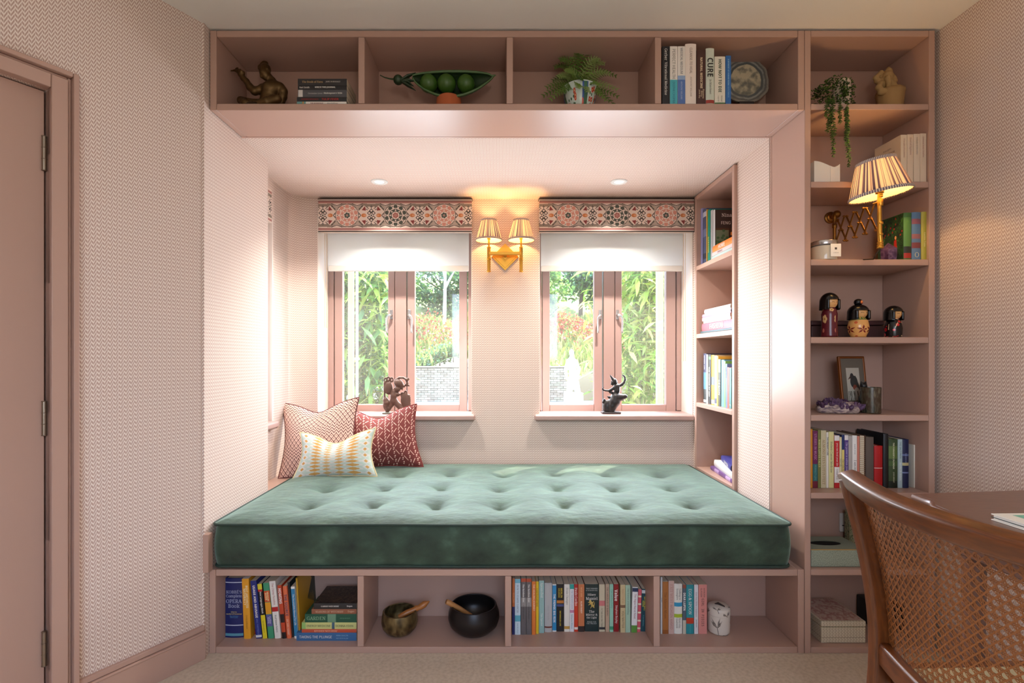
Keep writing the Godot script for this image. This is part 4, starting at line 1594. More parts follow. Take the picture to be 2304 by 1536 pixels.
# ---------------------------------------------------------------- figures on the window sills
func sills() -> void:
	var zs := -1.135
	var q := func(zx, zy): return P(1340 + zx / 13.356, 830 + zy / 13.356, zs)
	var o := thing("dancer_statuette", "dark bronze dancing figure with pointed crown on the sill by the bookcase", "statuette")
	var bl := Blob.new()
	bl.k = 0.004
	bl.chain([q.call(420, 150), q.call(460, 220), q.call(510, 300)], [0.001, 0.0045, 0.010])
	bl.egg(q.call(565, 370), Vector3(0.0155, 0.019, 0.016))
	for e in [[470, 375, 490, 420], [455, 450, 510, 470], [655, 370, 630, 440]]:
		bl.cap(q.call(e[0], e[1]), q.call(e[2], e[3]), 0.0025, 0.006)
	bl.chain([q.call(600, 440), q.call(640, 510)], [0.008, 0.012])
	bl.chain([q.call(640, 530), q.call(640, 640), q.call(625, 740), q.call(610, 830)], [0.019, 0.018, 0.013, 0.022])
	bl.chain([q.call(545, 570), q.call(470, 620), q.call(400, 650), q.call(300, 645), q.call(240, 630), q.call(208, 595), q.call(245, 540)], [0.009, 0.008, 0.0065, 0.005, 0.005, 0.004, 0.002])
	bl.chain([q.call(720, 500), q.call(800, 460), q.call(855, 400), q.call(885, 320), q.call(880, 240), q.call(840, 195), q.call(795, 190)], [0.010, 0.009, 0.0075, 0.006, 0.005, 0.004, 0.002])
	bl.chain([q.call(385, 712), q.call(470, 705), q.call(540, 720)], [0.001, 0.008, 0.006])
	bl.chain([q.call(330, 820), q.call(410, 845), q.call(480, 890)], [0.001, 0.007, 0.010])
	bl.chain([q.call(600, 860), q.call(740, 850), q.call(880, 825), q.call(925, 822)], [0.028, 0.022, 0.014, 0.008])
	bl.cap(q.call(800, 900), q.call(840, 968), 0.010, 0.001)
	bl.chain([q.call(640, 1020), q.call(690, 1045), q.call(730, 1062)], [0.012, 0.006, 0.001])
	bl.chain([q.call(600, 870), q.call(560, 980), q.call(500, 1100), q.call(470, 1220), q.call(450, 1340)], [0.030, 0.034, 0.030, 0.022, 0.013])
	bl.egg(q.call(370, 1110), Vector3(0.028, 0.036, 0.018))
	bl.egg(q.call(340, 1200), Vector3(0.022, 0.020, 0.016))
	bl.chain([q.call(320, 1010), q.call(262, 920), q.call(225, 990), q.call(215, 1030)], [0.006, 0.006, 0.005, 0.002])
	var mb := MB.new()
	bl.build(0.0032, mb)
	part("figure", mb, mat(C(52, 50, 50), 0.4, 0.6), o)
	var p0: Vector3 = q.call(150, 1435)
	mb = MB.new()
	mb.bx(X(1353, zs), X(1396, zs), 0.7835, 0.7955, zs - 0.035, zs + 0.025, 0.004)
	part("plinth", mb, mat(C(70, 66, 66), 0.4, 0.4), o)
	# carved group on the other sill
	q = func(zx, zy): return P(840 + zx / 13.356, 830 + zy / 13.356, zs)
	o = thing("carved_figure", "brown carved figure with fan shaped crests on the sill behind the red cushion", "statuette")
	bl = Blob.new()
	bl.k = 0.005
	# left fan with three loops
	bl.egg(q.call(455, 560), Vector3(0.026, 0.036, 0.014))
	bl.egg(q.call(460, 690), Vector3(0.016, 0.016, 0.013))
	for lp in [[365, 330], [450, 300], [555, 320]]:
		var c: Vector3 = q.call(lp[0], lp[1])
		for j in 8:
			var a := TAU * j / 8
			var b := TAU * (j + 1) / 8
			bl.cap(c + Vector3(cos(a) * 0.0075, sin(a) * 0.013, 0), c + Vector3(cos(b) * 0.0075, sin(b) * 0.013, 0), 0.0033)
	bl.chain([q.call(340, 420), q.call(330, 600), q.call(340, 800)], [0.008, 0.005, 0.006])
	# head and crest
	bl.egg(q.call(760, 430), Vector3(0.030, 0.024, 0.018), Basis(Vector3.BACK, -0.5))
	bl.egg(q.call(720, 600), Vector3(0.022, 0.018, 0.016))
	bl.chain([q.call(660, 320), q.call(780, 260), q.call(900, 260), q.call(1000, 320), q.call(1020, 420), q.call(980, 500)], [0.005, 0.006, 0.006, 0.007, 0.007, 0.005])
	for e in [[1060, 265], [1080, 300], [1090, 510], [1060, 480], [870, 630], [940, 545]]:
		bl.cap(q.call(lerpf(e[0], 850, 0.3), lerpf(e[1], 430, 0.3)), q.call(e[0], e[1]), 0.008, 0.003)
	# body
	bl.chain([q.call(620, 680), q.call(610, 800), q.call(600, 960), q.call(560, 1060), q.call(480, 1200), q.call(400, 1330)], [0.016, 0.020, 0.019, 0.014, 0.009, 0.007])
	bl.egg(q.call(730, 760), Vector3(0.016, 0.013, 0.014))
	bl.chain([q.call(660, 950), q.call(740, 1080), q.call(830, 1180), q.call(900, 1240)], [0.015, 0.016, 0.016, 0.012])
	# lower left fan
	bl.chain([q.call(340, 830), q.call(370, 930), q.call(400, 1010)], [0.008, 0.016, 0.022])
	bl.egg(q.call(410, 1090), Vector3(0.024, 0.034, 0.010))
	bl.cap(q.call(430, 1170), q.call(395, 1320), 0.014, 0.005)
	# right fan
	bl.egg(q.call(970, 930), Vector3(0.030, 0.042, 0.012))
	bl.egg(q.call(990, 1060), Vector3(0.026, 0.030, 0.012))
	for lp in [[870, 770], [970, 720]]:
		var c: Vector3 = q.call(lp[0], lp[1])
		for j in 8:
			var a := TAU * j / 8
			var b := TAU * (j + 1) / 8
			bl.cap(c + Vector3(cos(a) * 0.0075, sin(a) * 0.013, 0), c + Vector3(cos(b) * 0.0075, sin(b) * 0.013, 0), 0.0036)
	for j in 6: bl.cap(q.call(1060, 800 + j * 60), q.call(1110, 790 + j * 62), 0.008, 0.003)
	mb = MB.new()
	bl.build(0.0032, mb)
	part("figure", mb, mat(C(92, 66, 54), 0.55, 0.1), o)
	mb = MB.new()
	mb.bx(X(862, zs), X(925, zs), 0.7835, 0.7915, zs - 0.04, zs + 0.03, 0.003)
	part("plinth", mb, mat(C(110, 108, 96), 0.6, 0.1), o)


# ---------------------------------------------------------------- books
# o: bands [[y0, y1, colour]] over the spine (0 to 1), t title, tc its colour, tf font, tp centre 0 to 1, tl share of the height, a/ac/ap/al author, hard, lie, page, lean, turn, art (colour of front cover)
func book(label: String, group: String, at: Vector3, th: float, h: float, dep: float, col: Color, o := {}) -> Node3D:
	var bs := Basis.IDENTITY
	if o.has("turn"): bs = Basis(Vector3.UP, deg_to_rad(o.turn))
	if o.has("lean"): bs = bs * Basis(Vector3.BACK, deg_to_rad(o.lean))
	if o.has("tip"): bs = bs * Basis(Vector3.RIGHT, deg_to_rad(o.tip))
	if o.get("lie", false): bs = bs * Basis(Vector3.BACK, PI / 2)
	var n := thing("book", label, "book", at, group, bs)
	var hard: bool = o.get("hard", false)
	var t := 0.0024 if hard else 0.0008
	var over := 0.003 if hard else 0.0
	var y0 := -h / 2 if o.get("lie", false) else 0.0
	var cm := mat(col, o.get("rough", 0.45))
	# spine, a shallow curve
	var bow := 0.0035 if hard else 0.0008
	var mb := MB.new()
	var k := 6
	var f := func(u, v):
		var a := lerpf(-1.0, 1.0, u)
		return Vector3(a * th / 2, lerpf(y0, y0 + h, v), -t - bow + bow * (1.0 - a * a) + t)
	mb.grid(f, k, 1, 0, Vector3(0, y0 + h / 2, -0.05))
	var fi := func(u, v):
		var a := lerpf(-1.0, 1.0, u)
		return Vector3(a * (th / 2 - t), lerpf(y0, y0 + h, v), -t - bow + bow * (1.0 - a * a) - t)
	mb.grid(fi, k, 1, 0, Vector3(0, y0 + h / 2, 0.05))
	for s in [-1.0, 1.0]:
		mb.bx(s * th / 2, s * (th / 2 - t), y0, y0 + h, -bow * 0.9, -dep, 0.0)
	part("cover", mb, cm, n)
	mb = MB.new()
	mb.bx(-th / 2 + t, th / 2 - t, y0 + over, y0 + h - over, -0.0025 - bow, -dep + over + 0.0005)
	part("pages", mb, M.page_white if o.get("page", 0) == 1 else (mat(C(150, 132, 112), 0.9) if o.get("page", 0) == 2 else M.page), n)
	var zf := 0.00025
	if o.has("bands"):
		var lift := 0.0
		for b in o.bands:
			lift += 0.00003
			var bf := func(u, v):
				var a := lerpf(-1.0, 1.0, u)
				return Vector3(a * th / 2 * 0.998, lerpf(y0 + h * float(b[0]), y0 + h * float(b[1]), v), -bow * a * a + zf + lift)
			mb = MB.new()
			mb.grid(bf, k, 1, 0, Vector3(0, y0 + h / 2, -0.05))
			part("spine_band", mb, mat(b[2], 0.45), n)
	var tb := Basis(Vector3.BACK, -PI / 2)
	if o.get("flat", false): tb = Basis.IDENTITY
	var wide := th * 0.68
	var lts := []
	if o.has("t"): lts.append([o.t, o.get("tf", 0), o.get("tc", C(240, 236, 228)), o.get("tp", 0.6), o.get("tl", 0.5)])
	if o.has("a"): lts.append([o.a, o.get("af", 0), o.get("ac", o.get("tc", C(240, 236, 228))), o.get("ap", 0.2), o.get("al", 0.24)])
	if o.has("more"): lts.append_array(o.more)
	for q in lts:
		var lines: PackedStringArray = (q[0] as String).split("|")
		for j in lines.size():
			var ax := 0.0
			var ay: float = y0 + h * float(q[3])
			var w: float = h * float(q[4])
			var tall: float = wide / lines.size()
			if o.get("flat", false):
				ay -= (j - (lines.size() - 1) / 2.0) * h * float(q[4]) / lines.size()
				tall = h * float(q[4]) / lines.size() * 0.85
				w = th * 0.86
			else:
				ax = -(j - (lines.size() - 1) / 2.0) * tall
			lettering(lines[j], q[1], q[2], w, tall * (1.0 if lines.size() == 1 else 0.92), n, Vector3(ax, ay, zf + 0.0004 - bow * pow(2.0 * ax / th, 2.0)), tb)
	return n

# upright books on a shelf: rows of [x0, x1, top (pixels), colour, label, options]; zf is where the spines stand
func row(list: Array, floor_y: float, zf: float, dep: float, group: String) -> void:
	for b in list:
		var o: Dictionary = b[5] if b.size() > 5 else {}
		var z: float = zf + o.get("dz", 0.0)
		var x0 := X(b[0], z)
		var x1 := X(b[1], z)
		var h: float = Y(b[2], z) - floor_y - 0.0006
		var at := Vector3((x0 + x1) / 2, floor_y + 0.0006, z)
		if o.has("lean"):
			var a := deg_to_rad(o.lean)
			h = h / cos(a)
			at.y += absf(sin(a)) * (x1 - x0) * 0.5
		book(b[4], group, at, (x1 - x0) * 0.985, h, o.get("dep", dep), b[3], o)

# lying books, from the top down: rows of [x0, x1, top, bottom (pixels), colour, label, options]
func stack(list: Array, floor_y: float, zf: float, dep: float, group: String) -> void:
	var y := floor_y + 0.0005
	for i in range(list.size() - 1, -1, -1):
		var b: Array = list[i]
		var o: Dictionary = b[6] if b.size() > 6 else {}
		var z: float = zf + o.get("dz", 0.0)
		var x0 := X(b[0], z)
		var x1 := X(b[1], z)
		var th := L(b[3] - b[2], z)
		o.lie = true
		book(b[5], group, Vector3((x0 + x1) / 2, y + th / 2, z), th * 0.985, x1 - x0, o.get("dep", dep), b[4], o)
		y += th


# ---------------------------------------------------------------- upper shelves
const WHITE := Color(0.925, 0.905, 0.875)
const BLACK := Color(0.085, 0.085, 0.09)

func fern(o: Node3D, c: Vector3, tips: Array) -> void:
	var cols := [C(92, 126, 50), C(122, 152, 72), C(74, 106, 44), C(146, 170, 98)]
	for q in tips:
		var tip: Vector3 = q
		var up := c + Vector3((tip.x - c.x) * 0.35, maxf(0.05, (tip.y - c.y) * 0.75 + 0.055), (tip.z - c.z) * 0.35)
		var mb := MB.new()
		mb.col = cols[rng.randi() % 4]
		var pts := []
		for k in 15:
			var t := k / 14.0
			pts.append(c.lerp(up, t).lerp(up.lerp(tip, t), t))
		mb.tube(pts, 0.0009, 5)
		for k in range(3, 15):
			var t := k / 14.0
			var p: Vector3 = pts[k]
			var dir: Vector3 = (pts[mini(k + 1, 14)] - pts[k - 1]).normalized()
			var side := dir.cross(Vector3(0.2, 0.3, 1)).normalized()
			var ln := 0.030 * sin(minf(1.0, 0.25 + t) * PI * 0.62) * (1.15 - t * 0.85) + 0.004
			for s in [-1.0, 1.0]:
				var d = (side * s + dir * 0.55 + Vector3(0, -0.25, 0.1)).normalized()
				# small toothed leaflets
				for j in 4:
					var a = p + d * ln * j / 4.0
					var b = p + d * ln * (j + 1.35) / 4.0
					var w = d.cross(Vector3(0, 0.3, 1)).normalized() * (0.0052 * (1.0 - j * 0.2))
					var mid = (a + b) * 0.5
					var nn = d.cross(w).normalized()
					mb.quad(a, mid + w + d * 0.002, b, mid - w + d * 0.002, nn if nn.z > 0 else -nn)
		part("frond", mb, leaf_mat(), o)

func top_shelves() -> void:
	var fy := Y(233.0, 0) + 0.0003
	# seated bronze figure
	var z := -0.115
	var o := thing("bronze_figure", "seated bronze figure stretching out one hand on the upper shelf", "figurine")
	var q := func(zx, zy, dz = 0.0): return P(500 + zx / 11.817, 120 + zy / 11.817, z + dz)
	var bl := Blob.new()
	bl.k = 0.006
	bl.egg(q.call(1130, 530, 0.01), Vector3(0.0195, 0.031, 0.020), Basis(Vector3.BACK, 0.35))
	bl.egg(q.call(1150, 420), Vector3(0.021, 0.021, 0.022))
	bl.chain([q.call(1010, 330), q.call(1060, 300), q.call(1120, 270), q.call(1170, 265)], [0.005, 0.007, 0.009, 0.008])
	bl.cap(q.call(950, 330), q.call(980, 400), 0.003, 0.006)
	bl.cap(q.call(1020, 600, 0.02), q.call(1040, 640, 0.018), 0.004, 0.004)
	bl.cap(q.call(1200, 400, 0.02), q.call(1240, 480, 0.016), 0.004, 0.003)
	bl.chain([q.call(1240, 620), q.call(1330, 740), q.call(1390, 850)], [0.014, 0.015, 0.020])
	bl.chain([q.call(1080, 950), q.call(1250, 960, 0.01), q.call(1450, 930), q.call(1540, 940)], [0.020, 0.027, 0.026, 0.020])
	bl.chain([q.call(1330, 980), q.call(1260, 1120), q.call(1240, 1280), q.call(1260, 1420)], [0.036, 0.031, 0.033, 0.042])
	bl.chain([q.call(1540, 900), q.call(1620, 1010), q.call(1610, 1150), q.call(1570, 1300), q.call(1540, 1440)], [0.018, 0.017, 0.016, 0.013, 0.012])
	bl.chain([q.call(1080, 950, 0.01), q.call(950, 980, 0.015), q.call(860, 1010, 0.02)], [0.016, 0.014, 0.014])
	bl.chain([q.call(860, 1010, 0.02), q.call(740, 900, 0.02), q.call(640, 740, 0.02), q.call(560, 660, 0.02)], [0.015, 0.014, 0.011, 0.010])
	bl.chain([q.call(560, 660, 0.02), q.call(500, 560, 0.02), q.call(430, 490, 0.02)], [0.011, 0.011, 0.008])
	bl.chain([q.call(430, 490, 0.02), q.call(350, 455, 0.02), q.call(230, 458, 0.02)], [0.005, 0.0042, 0.0032])
	bl.chain([q.call(450, 480, 0.012), q.call(380, 420, 0.012), q.call(420, 380, 0.012)], [0.005, 0.004, 0.003])
	bl.chain([q.call(480, 500, 0.022), q.call(440, 460, 0.024), q.call(490, 420, 0.024)], [0.005, 0.004, 0.003])
	bl.chain([q.call(510, 530, 0.026), q.call(500, 470, 0.03), q.call(530, 470, 0.03)], [0.005, 0.004, 0.003])
	bl.chain([q.call(520, 590, 0.02), q.call(570, 520, 0.022), q.call(590, 500, 0.022)], [0.006, 0.0045, 0.003])
	bl.chain([q.call(1300, 1420, 0.01), q.call(1380, 1260, 0.05), q.call(1470, 1210, 0.06)], [0.030, 0.022, 0.015])
	bl.chain([q.call(1470, 1215, 0.06), q.call(1200, 1300, 0.075), q.call(900, 1370, 0.07), q.call(760, 1420, 0.07)], [0.015, 0.019, 0.014, 0.012])
	bl.chain([q.call(1250, 1420, 0.0), q.call(900, 1380, 0.03), q.call(500, 1250, 0.03)], [0.03, 0.022, 0.014])
	bl.chain([q.call(500, 1250, 0.03), q.call(640, 1350, 0.06), q.call(900, 1440, 0.06)], [0.014, 0.017, 0.013])
	var mb := MB.new()
	bl.build(0.0042, mb)
	var bo := part("figure", mb, mat(C(96, 74, 44), 0.42, 0.75), o)
	mb = MB.new()
	var pc: Vector3 = q.call(1080, 1400)
	mb.tube([Vector3(pc.x, fy, z + 0.02), Vector3(pc.x, fy + 0.02, z + 0.02)], [0.075, 0.07], 28, null, 0.75)
	part("base", mb, mat(C(70, 54, 36), 0.5, 0.6), o)
	# five lying books
	stack([
		[670, 780, 174, 188.5, C(38, 36, 38), "black paperback with gold script title, topmost of the upper shelf pile", {"t": "The Book of Fires", "tf": 5, "tc": C(206, 170, 116), "tp": 0.70, "tl": 0.42, "a": "JANE BORODALE", "af": 1, "ap": 0.28, "al": 0.3, "ac": C(214, 206, 196)}],
		[670, 780, 188.5, 199, C(26, 24, 26), "thin black paperback with a white capital title, second from the top of pile", {"t": "WRECK THIS JOURNAL", "tf": 3, "tp": 0.44, "tl": 0.42, "a": "Keri Smith", "ap": 0.86, "al": 0.2}],
		[670, 780, 199, 215, C(78, 78, 82), "grey paperback in the middle of the upper shelf pile", {"t": "Shakespeare's Wife", "tf": 4, "tp": 0.28, "tl": 0.38, "a": "Germaine Greer", "af": 1, "ap": 0.64, "al": 0.3, "ac": C(190, 190, 190), "bands": [[0.90, 0.99, C(206, 202, 198)]]}],
		[668, 780, 215, 225.5, C(34, 32, 34), "black paperback with red title, second from the bottom of upper shelf pile", {"t": "TULIP FEVER", "tf": 3, "tc": C(176, 44, 40), "tp": 0.33, "tl": 0.34, "a": "DEBORAH MOGGACH", "ap": 0.74, "al": 0.34}],
		[668, 779, 225.5, 233.2, WHITE, "white and teal paperback at the bottom of the upper shelf pile", {"t": "THE BOOKFOLD", "tf": 3, "tc": C(130, 36, 32), "tp": 0.60, "tl": 0.26, "a": "Alice Hoffman", "ac": C(60, 60, 60), "ap": 0.28, "al": 0.22, "bands": [[0.82, 1.0, C(110, 158, 158)], [0.86, 0.89, C(196, 150, 80)]]}],
	], fy, -0.012, 0.125, "paperbacks piled on the upper shelf")
	# open pea pod on a terracotta stand
	z = -0.115
	var pk := func(zx, zy, dz = 0.0): return P(840 + zx / 7.68, 140 + zy / 7.68, z + dz)
	o = thing("pea_pod_ornament", "large dark green open pea pod ornament with three peas on terracotta stand", "ornament")
	var c: Vector3 = pk.call(1340, 330)
	var xl: float = pk.call(690, 300).x - c.x
	var xr: float = pk.call(2090, 240).x - c.x
	# outline of the pod's front rim: upper and lower edges
	var upper := func(t):   # t from 0 (calyx) to 1 (tip)
		return Vector2(lerpf(xl, xr, t), 0.006 + 0.022 * pow(sin(minf(1.0, t * 1.02 + 0.02) * PI), 0.45) + 0.006 * t * t * t)
	var lower := func(t):
		return Vector2(lerpf(xl, xr, t), 0.010 * t * t * t + 0.004 - 0.076 * pow(maxf(0.0, sin(pow(t, 0.92) * PI)), 0.75))
	var shell := func(u, v):   # behind: from the upper rim round the back to the lower rim
		var a: Vector2 = upper.call(u)
		var b: Vector2 = lower.call(u)
		var dpt: float = absf(a.y - b.y) * 0.55 * sin(v * PI)
		var p := a.lerp(b, (1.0 - cos(v * PI)) * 0.5)
		return c + Vector3(p.x, p.y, 0.02 - dpt)
	mb = MB.new()
	mb.grid(shell, 40, 20, 0, c + Vector3(0, 0, 0.3))
	part("pod_shell", mb, mat(C(40, 62, 34), 0.35), o)
	mb = MB.new()
	var outer := func(u, v):
		var a: Vector2 = upper.call(u)
		var b: Vector2 = lower.call(u)
		var dpt: float = (absf(a.y - b.y) * 0.55 + 0.006) * sin(v * PI)
		var p := a.lerp(b, (1.0 - cos(v * PI)) * 0.5)
		return c + Vector3(p.x, p.y, 0.019 - dpt)
	mb.grid(outer, 40, 20, 0, c + Vector3(0, 0, 0.03))
	part("pod_back", mb, mat(C(46, 74, 42), 0.35), o)
	for e in [upper, lower]:
		var pts := []
		var rs := []
		for k in 33:
			var t := k / 32.0
			var p: Vector2 = e.call(t)
			pts.append(c + Vector3(p.x, p.y, 0.02)); rs.append(0.0035 + 0.0022 * sin(t * PI))
		pts.append(pk.call(2120, 225, 0.02)); rs.append(0.0012)
		part("rim", MB.new().tube(pts, rs, 8), mat(C(78, 108, 66), 0.4), o)
	for p in [[955, 370, 0.0200], [1265, 375, 0.0210], [1600, 375, 0.0200]]:
		mb = MB.new()
		mb.ball(pk.call(p[0], p[1], 0.006), Vector3.ONE * float(p[2]) * 1.78, 28, 18)
		part("pea", mb, mat(C(58, 94, 32), 0.28), o)
	mb = MB.new()
	for d in [[[480, 310], [600, 240], [735, 178]], [[480, 330], [600, 400], [740, 495]], [[500, 320], [620, 310], [720, 330]], [[490, 330], [600, 340], [700, 420]]]:
		var pp := []
		for e in d: pp.append(pk.call(e[0], e[1], 0.02))
		mb.tube(pp, [0.009, 0.012, 0.0015], 8, null, 0.5)
	part("calyx", mb, mat(C(36, 56, 34), 0.4), o).set_meta("kind", "stuff")
	mb = MB.new()
	mb.ball(pk.call(430, 305, 0.012), Vector3.ONE * 0.0195, 20, 14)
	part("stalk_knob", mb, mat(C(40, 62, 38), 0.35), o)
	mb = MB.new()
	mb.tube([pk.call(370, 295, 0.012), pk.call(280, 285, 0.012), pk.call(190, 260, 0.012), pk.call(118, 222, 0.012)], [0.004, 0.003, 0.0025, 0.0022], 8)
	part("stalk", mb, mat(C(46, 66, 40), 0.4), o)
	var st: Vector3 = pk.call(1300, 545)
	mb = MB.new()
	var sh: float = c.y - 0.074 - fy
	mb.lathe(Vector3(st.x, fy, z - 0.01), [Vector2(0.0, 0.0005), Vector2(0.050, 0.0005), Vector2(0.052, sh * 0.5), Vector2(0.049, sh + 0.006), Vector2(0.044, sh + 0.012), Vector2(0.041, sh + 0.006), Vector2(0.03, sh * 0.8), Vector2(0, sh * 0.8)], 36)
	part("stand", mb, mat(C(186, 98, 56), 0.85), o)
	# fern in a painted bowl
	z = -0.115
	var pb := Vector3(X(1304.5, z), fy, z)
	o = thing("potted_fern", "green fern in a blue and white flowered bowl on the upper shelf", "potted plant")
	mb = MB.new()
	var bh := Y(199.5, z) - fy
	var br := L(37.5, z)
	mb.lathe(pb, [Vector2(0, 0.001), Vector2(br * 0.5, 0.001), Vector2(br * 0.52, 0.01), Vector2(br * 0.78, bh * 0.30), Vector2(br * 0.95, bh * 0.62), Vector2(br * 1.0, bh), Vector2(br * 0.96, bh + 0.001), Vector2(br * 0.9, bh * 0.65), Vector2(br * 0.5, bh * 0.3), Vector2(0, bh * 0.25)], 48)
	var bowl := part("bowl", mb, texmat(bowl_print(), 0.25), o)
	part("soil", MB.new().tube([pb + Vector3(0, bh * 0.7, 0), pb + Vector3(0, bh * 0.8, 0)], br * 0.9, 24), mat(C(50, 38, 28), 1.0), o)
	part("rim_line", MB.new().lathe(pb, [Vector2(br * 1.005, bh - 0.003), Vector2(br * 1.008, bh + 0.001), Vector2(br * 0.95, bh + 0.0015)], 48), mat(C(216, 228, 228), 0.3), o)
	var tips := []
	for t in [[1224, 214, 0.02], [1232, 196, 0.05], [1246, 180, 0.0], [1250, 150, -0.02], [1262, 134, 0.03], [1258, 172, 0.07], [1285, 128, 0.0], [1300, 118, 0.03], [1330, 106, 0.02], [1326, 112, -0.04], [1345, 134, 0.05], [1358, 142, 0.0], [1370, 165, 0.03], [1384, 170, -0.02], [1386, 200, 0.04], [1388, 216, 0.02], [1378, 232, 0.05], [1362, 224, 0.08], [1306, 178, 0.11], [1300, 196, 0.12], [1275, 160, 0.10], [1330, 165, 0.11], [1345, 190, 0.10], [1240, 222, 0.07], [1268, 205, 0.10], [1322, 205, 0.11]]:
		tips.append(P(t[0], t[1], z + t[2] - 0.02))
	fern(o, pb + Vector3(0, bh * 0.8, 0), tips)
	# upright books and an agate slice
	row([
		[1490, 1507, 104, C(28, 28, 34), "black hardback with white title, first of the upright books on the upper shelf", {"t": "Vibrational Medicine", "tf": 1, "tp": 0.45, "tl": 0.56, "a": "Gerber", "af": 1, "ap": 0.86, "al": 0.2}],
		[1507.5, 1524.5, 104, WHITE, "white and turquoise paperback beside the black one on upper shelf", {"bands": [[0, 0.43, C(74, 178, 192)]], "t": "PERFECT HEALTH", "tc": C(120, 116, 108), "tp": 0.70, "tl": 0.5, "a": "DEEPAK CHOPRA", "ac": C(36, 100, 130), "ap": 0.21, "al": 0.36}],
		[1525, 1542, 104, WHITE, "white and mid blue paperback between two white ones on the upper shelf", {"bands": [[0, 0.43, C(84, 118, 184)], [0.43, 0.50, C(150, 176, 214)]], "t": "MEDICAL MEDIUM", "tc": C(100, 104, 116), "tp": 0.75, "tl": 0.44, "a": "ANTHONY WILLIAM", "ac": C(200, 210, 230), "ap": 0.25, "al": 0.3}],
		[1542.5, 1567, 98, C(238, 226, 216), "tallest white hardback among the upright books of the upper shelf", {"hard": true, "t": "CLEANSE TO HEAL", "tc": C(120, 92, 84), "tp": 0.72, "tl": 0.42, "a": "ANTHONY WILLIAM", "ac": C(160, 140, 130), "ap": 0.30, "al": 0.32}],
		[1568, 1588, 112, C(72, 40, 36), "dark brown paperback with cream capitals on the upper shelf", {"t": "NATURAL MEDICINE", "tf": 3, "tc": C(236, 214, 180), "tp": 0.58, "tl": 0.56, "a": "Pizzorno|Murray|Joiner-Bey", "ap": 0.20, "al": 0.2}],
		[1588.6, 1607.5, 108, C(206, 214, 200), "pale green hardback with big dark title on the upper shelf", {"hard": true, "t": "CURE", "tf": 3, "tc": C(36, 34, 34), "tp": 0.66, "tl": 0.40, "a": "Jo Marchant", "af": 1, "ac": C(70, 70, 66), "ap": 0.32, "al": 0.26, "bands": [[0.03, 0.09, C(166, 60, 50)]]}],
		[1608, 1632, 127, C(228, 222, 206), "cream paperback with green foot and dark title on the upper shelf", {"bands": [[0, 0.05, C(70, 116, 68)]], "t": "HOW NOT TO DIE", "tf": 3, "tc": C(44, 70, 44), "tp": 0.60, "tl": 0.68, "a": "Michael|Greger MD", "ac": C(120, 116, 104), "ap": 0.13, "al": 0.12}],
		[1633, 1645, 125, C(44, 106, 176), "narrow bright blue paperback beside the agate slice", {"t": "A MOMENT OF HUMAN BEING", "tf": 3, "tc": C(150, 200, 232), "tp": 0.66, "tl": 0.54, "a": "RUTH FRANCIS", "ap": 0.26, "al": 0.22}],
	], fy, -0.012, 0.15, "books standing on the upper shelf")
	o = thing("agate_slice", "large grey agate slice on edge beside the upright books", "mineral slice")
	z = -0.165
	var ac := P(1677, 181, z)
	var ring := []
	for k in 48:
		var a := TAU * k / 48
		ring.append(1.0 + 0.03 * sin(a * 3 + 1) + 0.02 * sin(a * 7) + 0.012 * sin(a * 13))
	var ar := L(53.0, z)
	var acols := [C(206, 196, 168), C(178, 168, 140), C(196, 184, 150), C(158, 154, 138), C(190, 182, 158), C(204, 198, 180), C(112, 118, 116), C(168, 170, 160), C(92, 98, 98), C(150, 152, 146), C(104, 104, 100), C(140, 134, 124)]
	mb = MB.new()
	var ff := func(u, v):
		var rr: float = ring[roundi(u * 48) % 48]
		var w = 0.03 * sin(u * TAU * 5) * (1.0 - v)
		return ac + Vector3(sin(u * TAU) * ar * v * lerpf(1.0 + w, rr, v), cos(u * TAU) * ar * 0.98 * v * lerpf(1.0 + w, rr, v), 0.002)
	var an := FastNoiseLite.new()
	an.frequency = 26.0
	an.fractal_octaves = 4
	an.seed = 11
	var fcf := func(u, v):
		var cc: Color = acols[mini(11, int(v * 11.99))]
		var nx: float = an.get_noise_2d(sin(u * TAU) * v * 0.1, cos(u * TAU) * v * 0.1)
		if v < 0.66:
			var low: float = clampf(0.35 - cos(u * TAU) * v * 0.9 + nx * 1.3, 0.0, 1.0)
			cc = C(200, 190, 160).lerp(C(110, 112, 104), low * 0.8)
		return cc.lerp(C(90, 92, 90), clampf(nx * 0.8, 0.0, 0.4))
	mb.grid(ff, 96, 40, 0, ac - Vector3(0, 0, 0.2), fcf)
	part("face", mb, vmat(0.2), o)
	var poly_ := []
	for k in 48: poly_.append(Vector2(sin(TAU * k / 48) * ar * ring[k], cos(TAU * k / 48) * ar * 0.98 * ring[k]))
	part("slab", MB.new().prism(poly_, -0.008, 0.0015, Basis.IDENTITY, ac), mat(C(112, 104, 96), 0.5), o)
	var lo := ac.y - ar
	part("easel", MB.new().bx(ac.x - 0.03, ac.x + 0.03, fy + 0.0005, maxf(lo + 0.006, fy + 0.006), z - 0.03, z + 0.012, 0.001), mat(C(40, 30, 26), 0.5), o)
	# trailing succulent in a pale pot
	z = -0.075
	o = thing("trailing_plant", "trailing string succulent spilling from a pale pot over the shelf edge", "potted plant")
	var pz := -0.105
	var pp := Vector3(X(1893, pz), fy, pz)
	mb = MB.new()
	var ph := Y(184.0, pz) - fy
	mb.lathe(pp, [Vector2(0, 0.0005), Vector2(0.027, 0.0005), Vector2(0.031, ph * 0.5), Vector2(0.032, ph - 0.008), Vector2(0.029, ph), Vector2(0.026, ph - 0.004), Vector2(0.02, ph - 0.03), Vector2(0, ph - 0.03)], 32)
	part("pot", mb, mat(C(222, 206, 188), 0.6), o)
	M.bead_leaf = MB.new().ball(Vector3(0, 0, 0.5), Vector3(0.24, 0.14, 0.5), 8, 6).mesh()
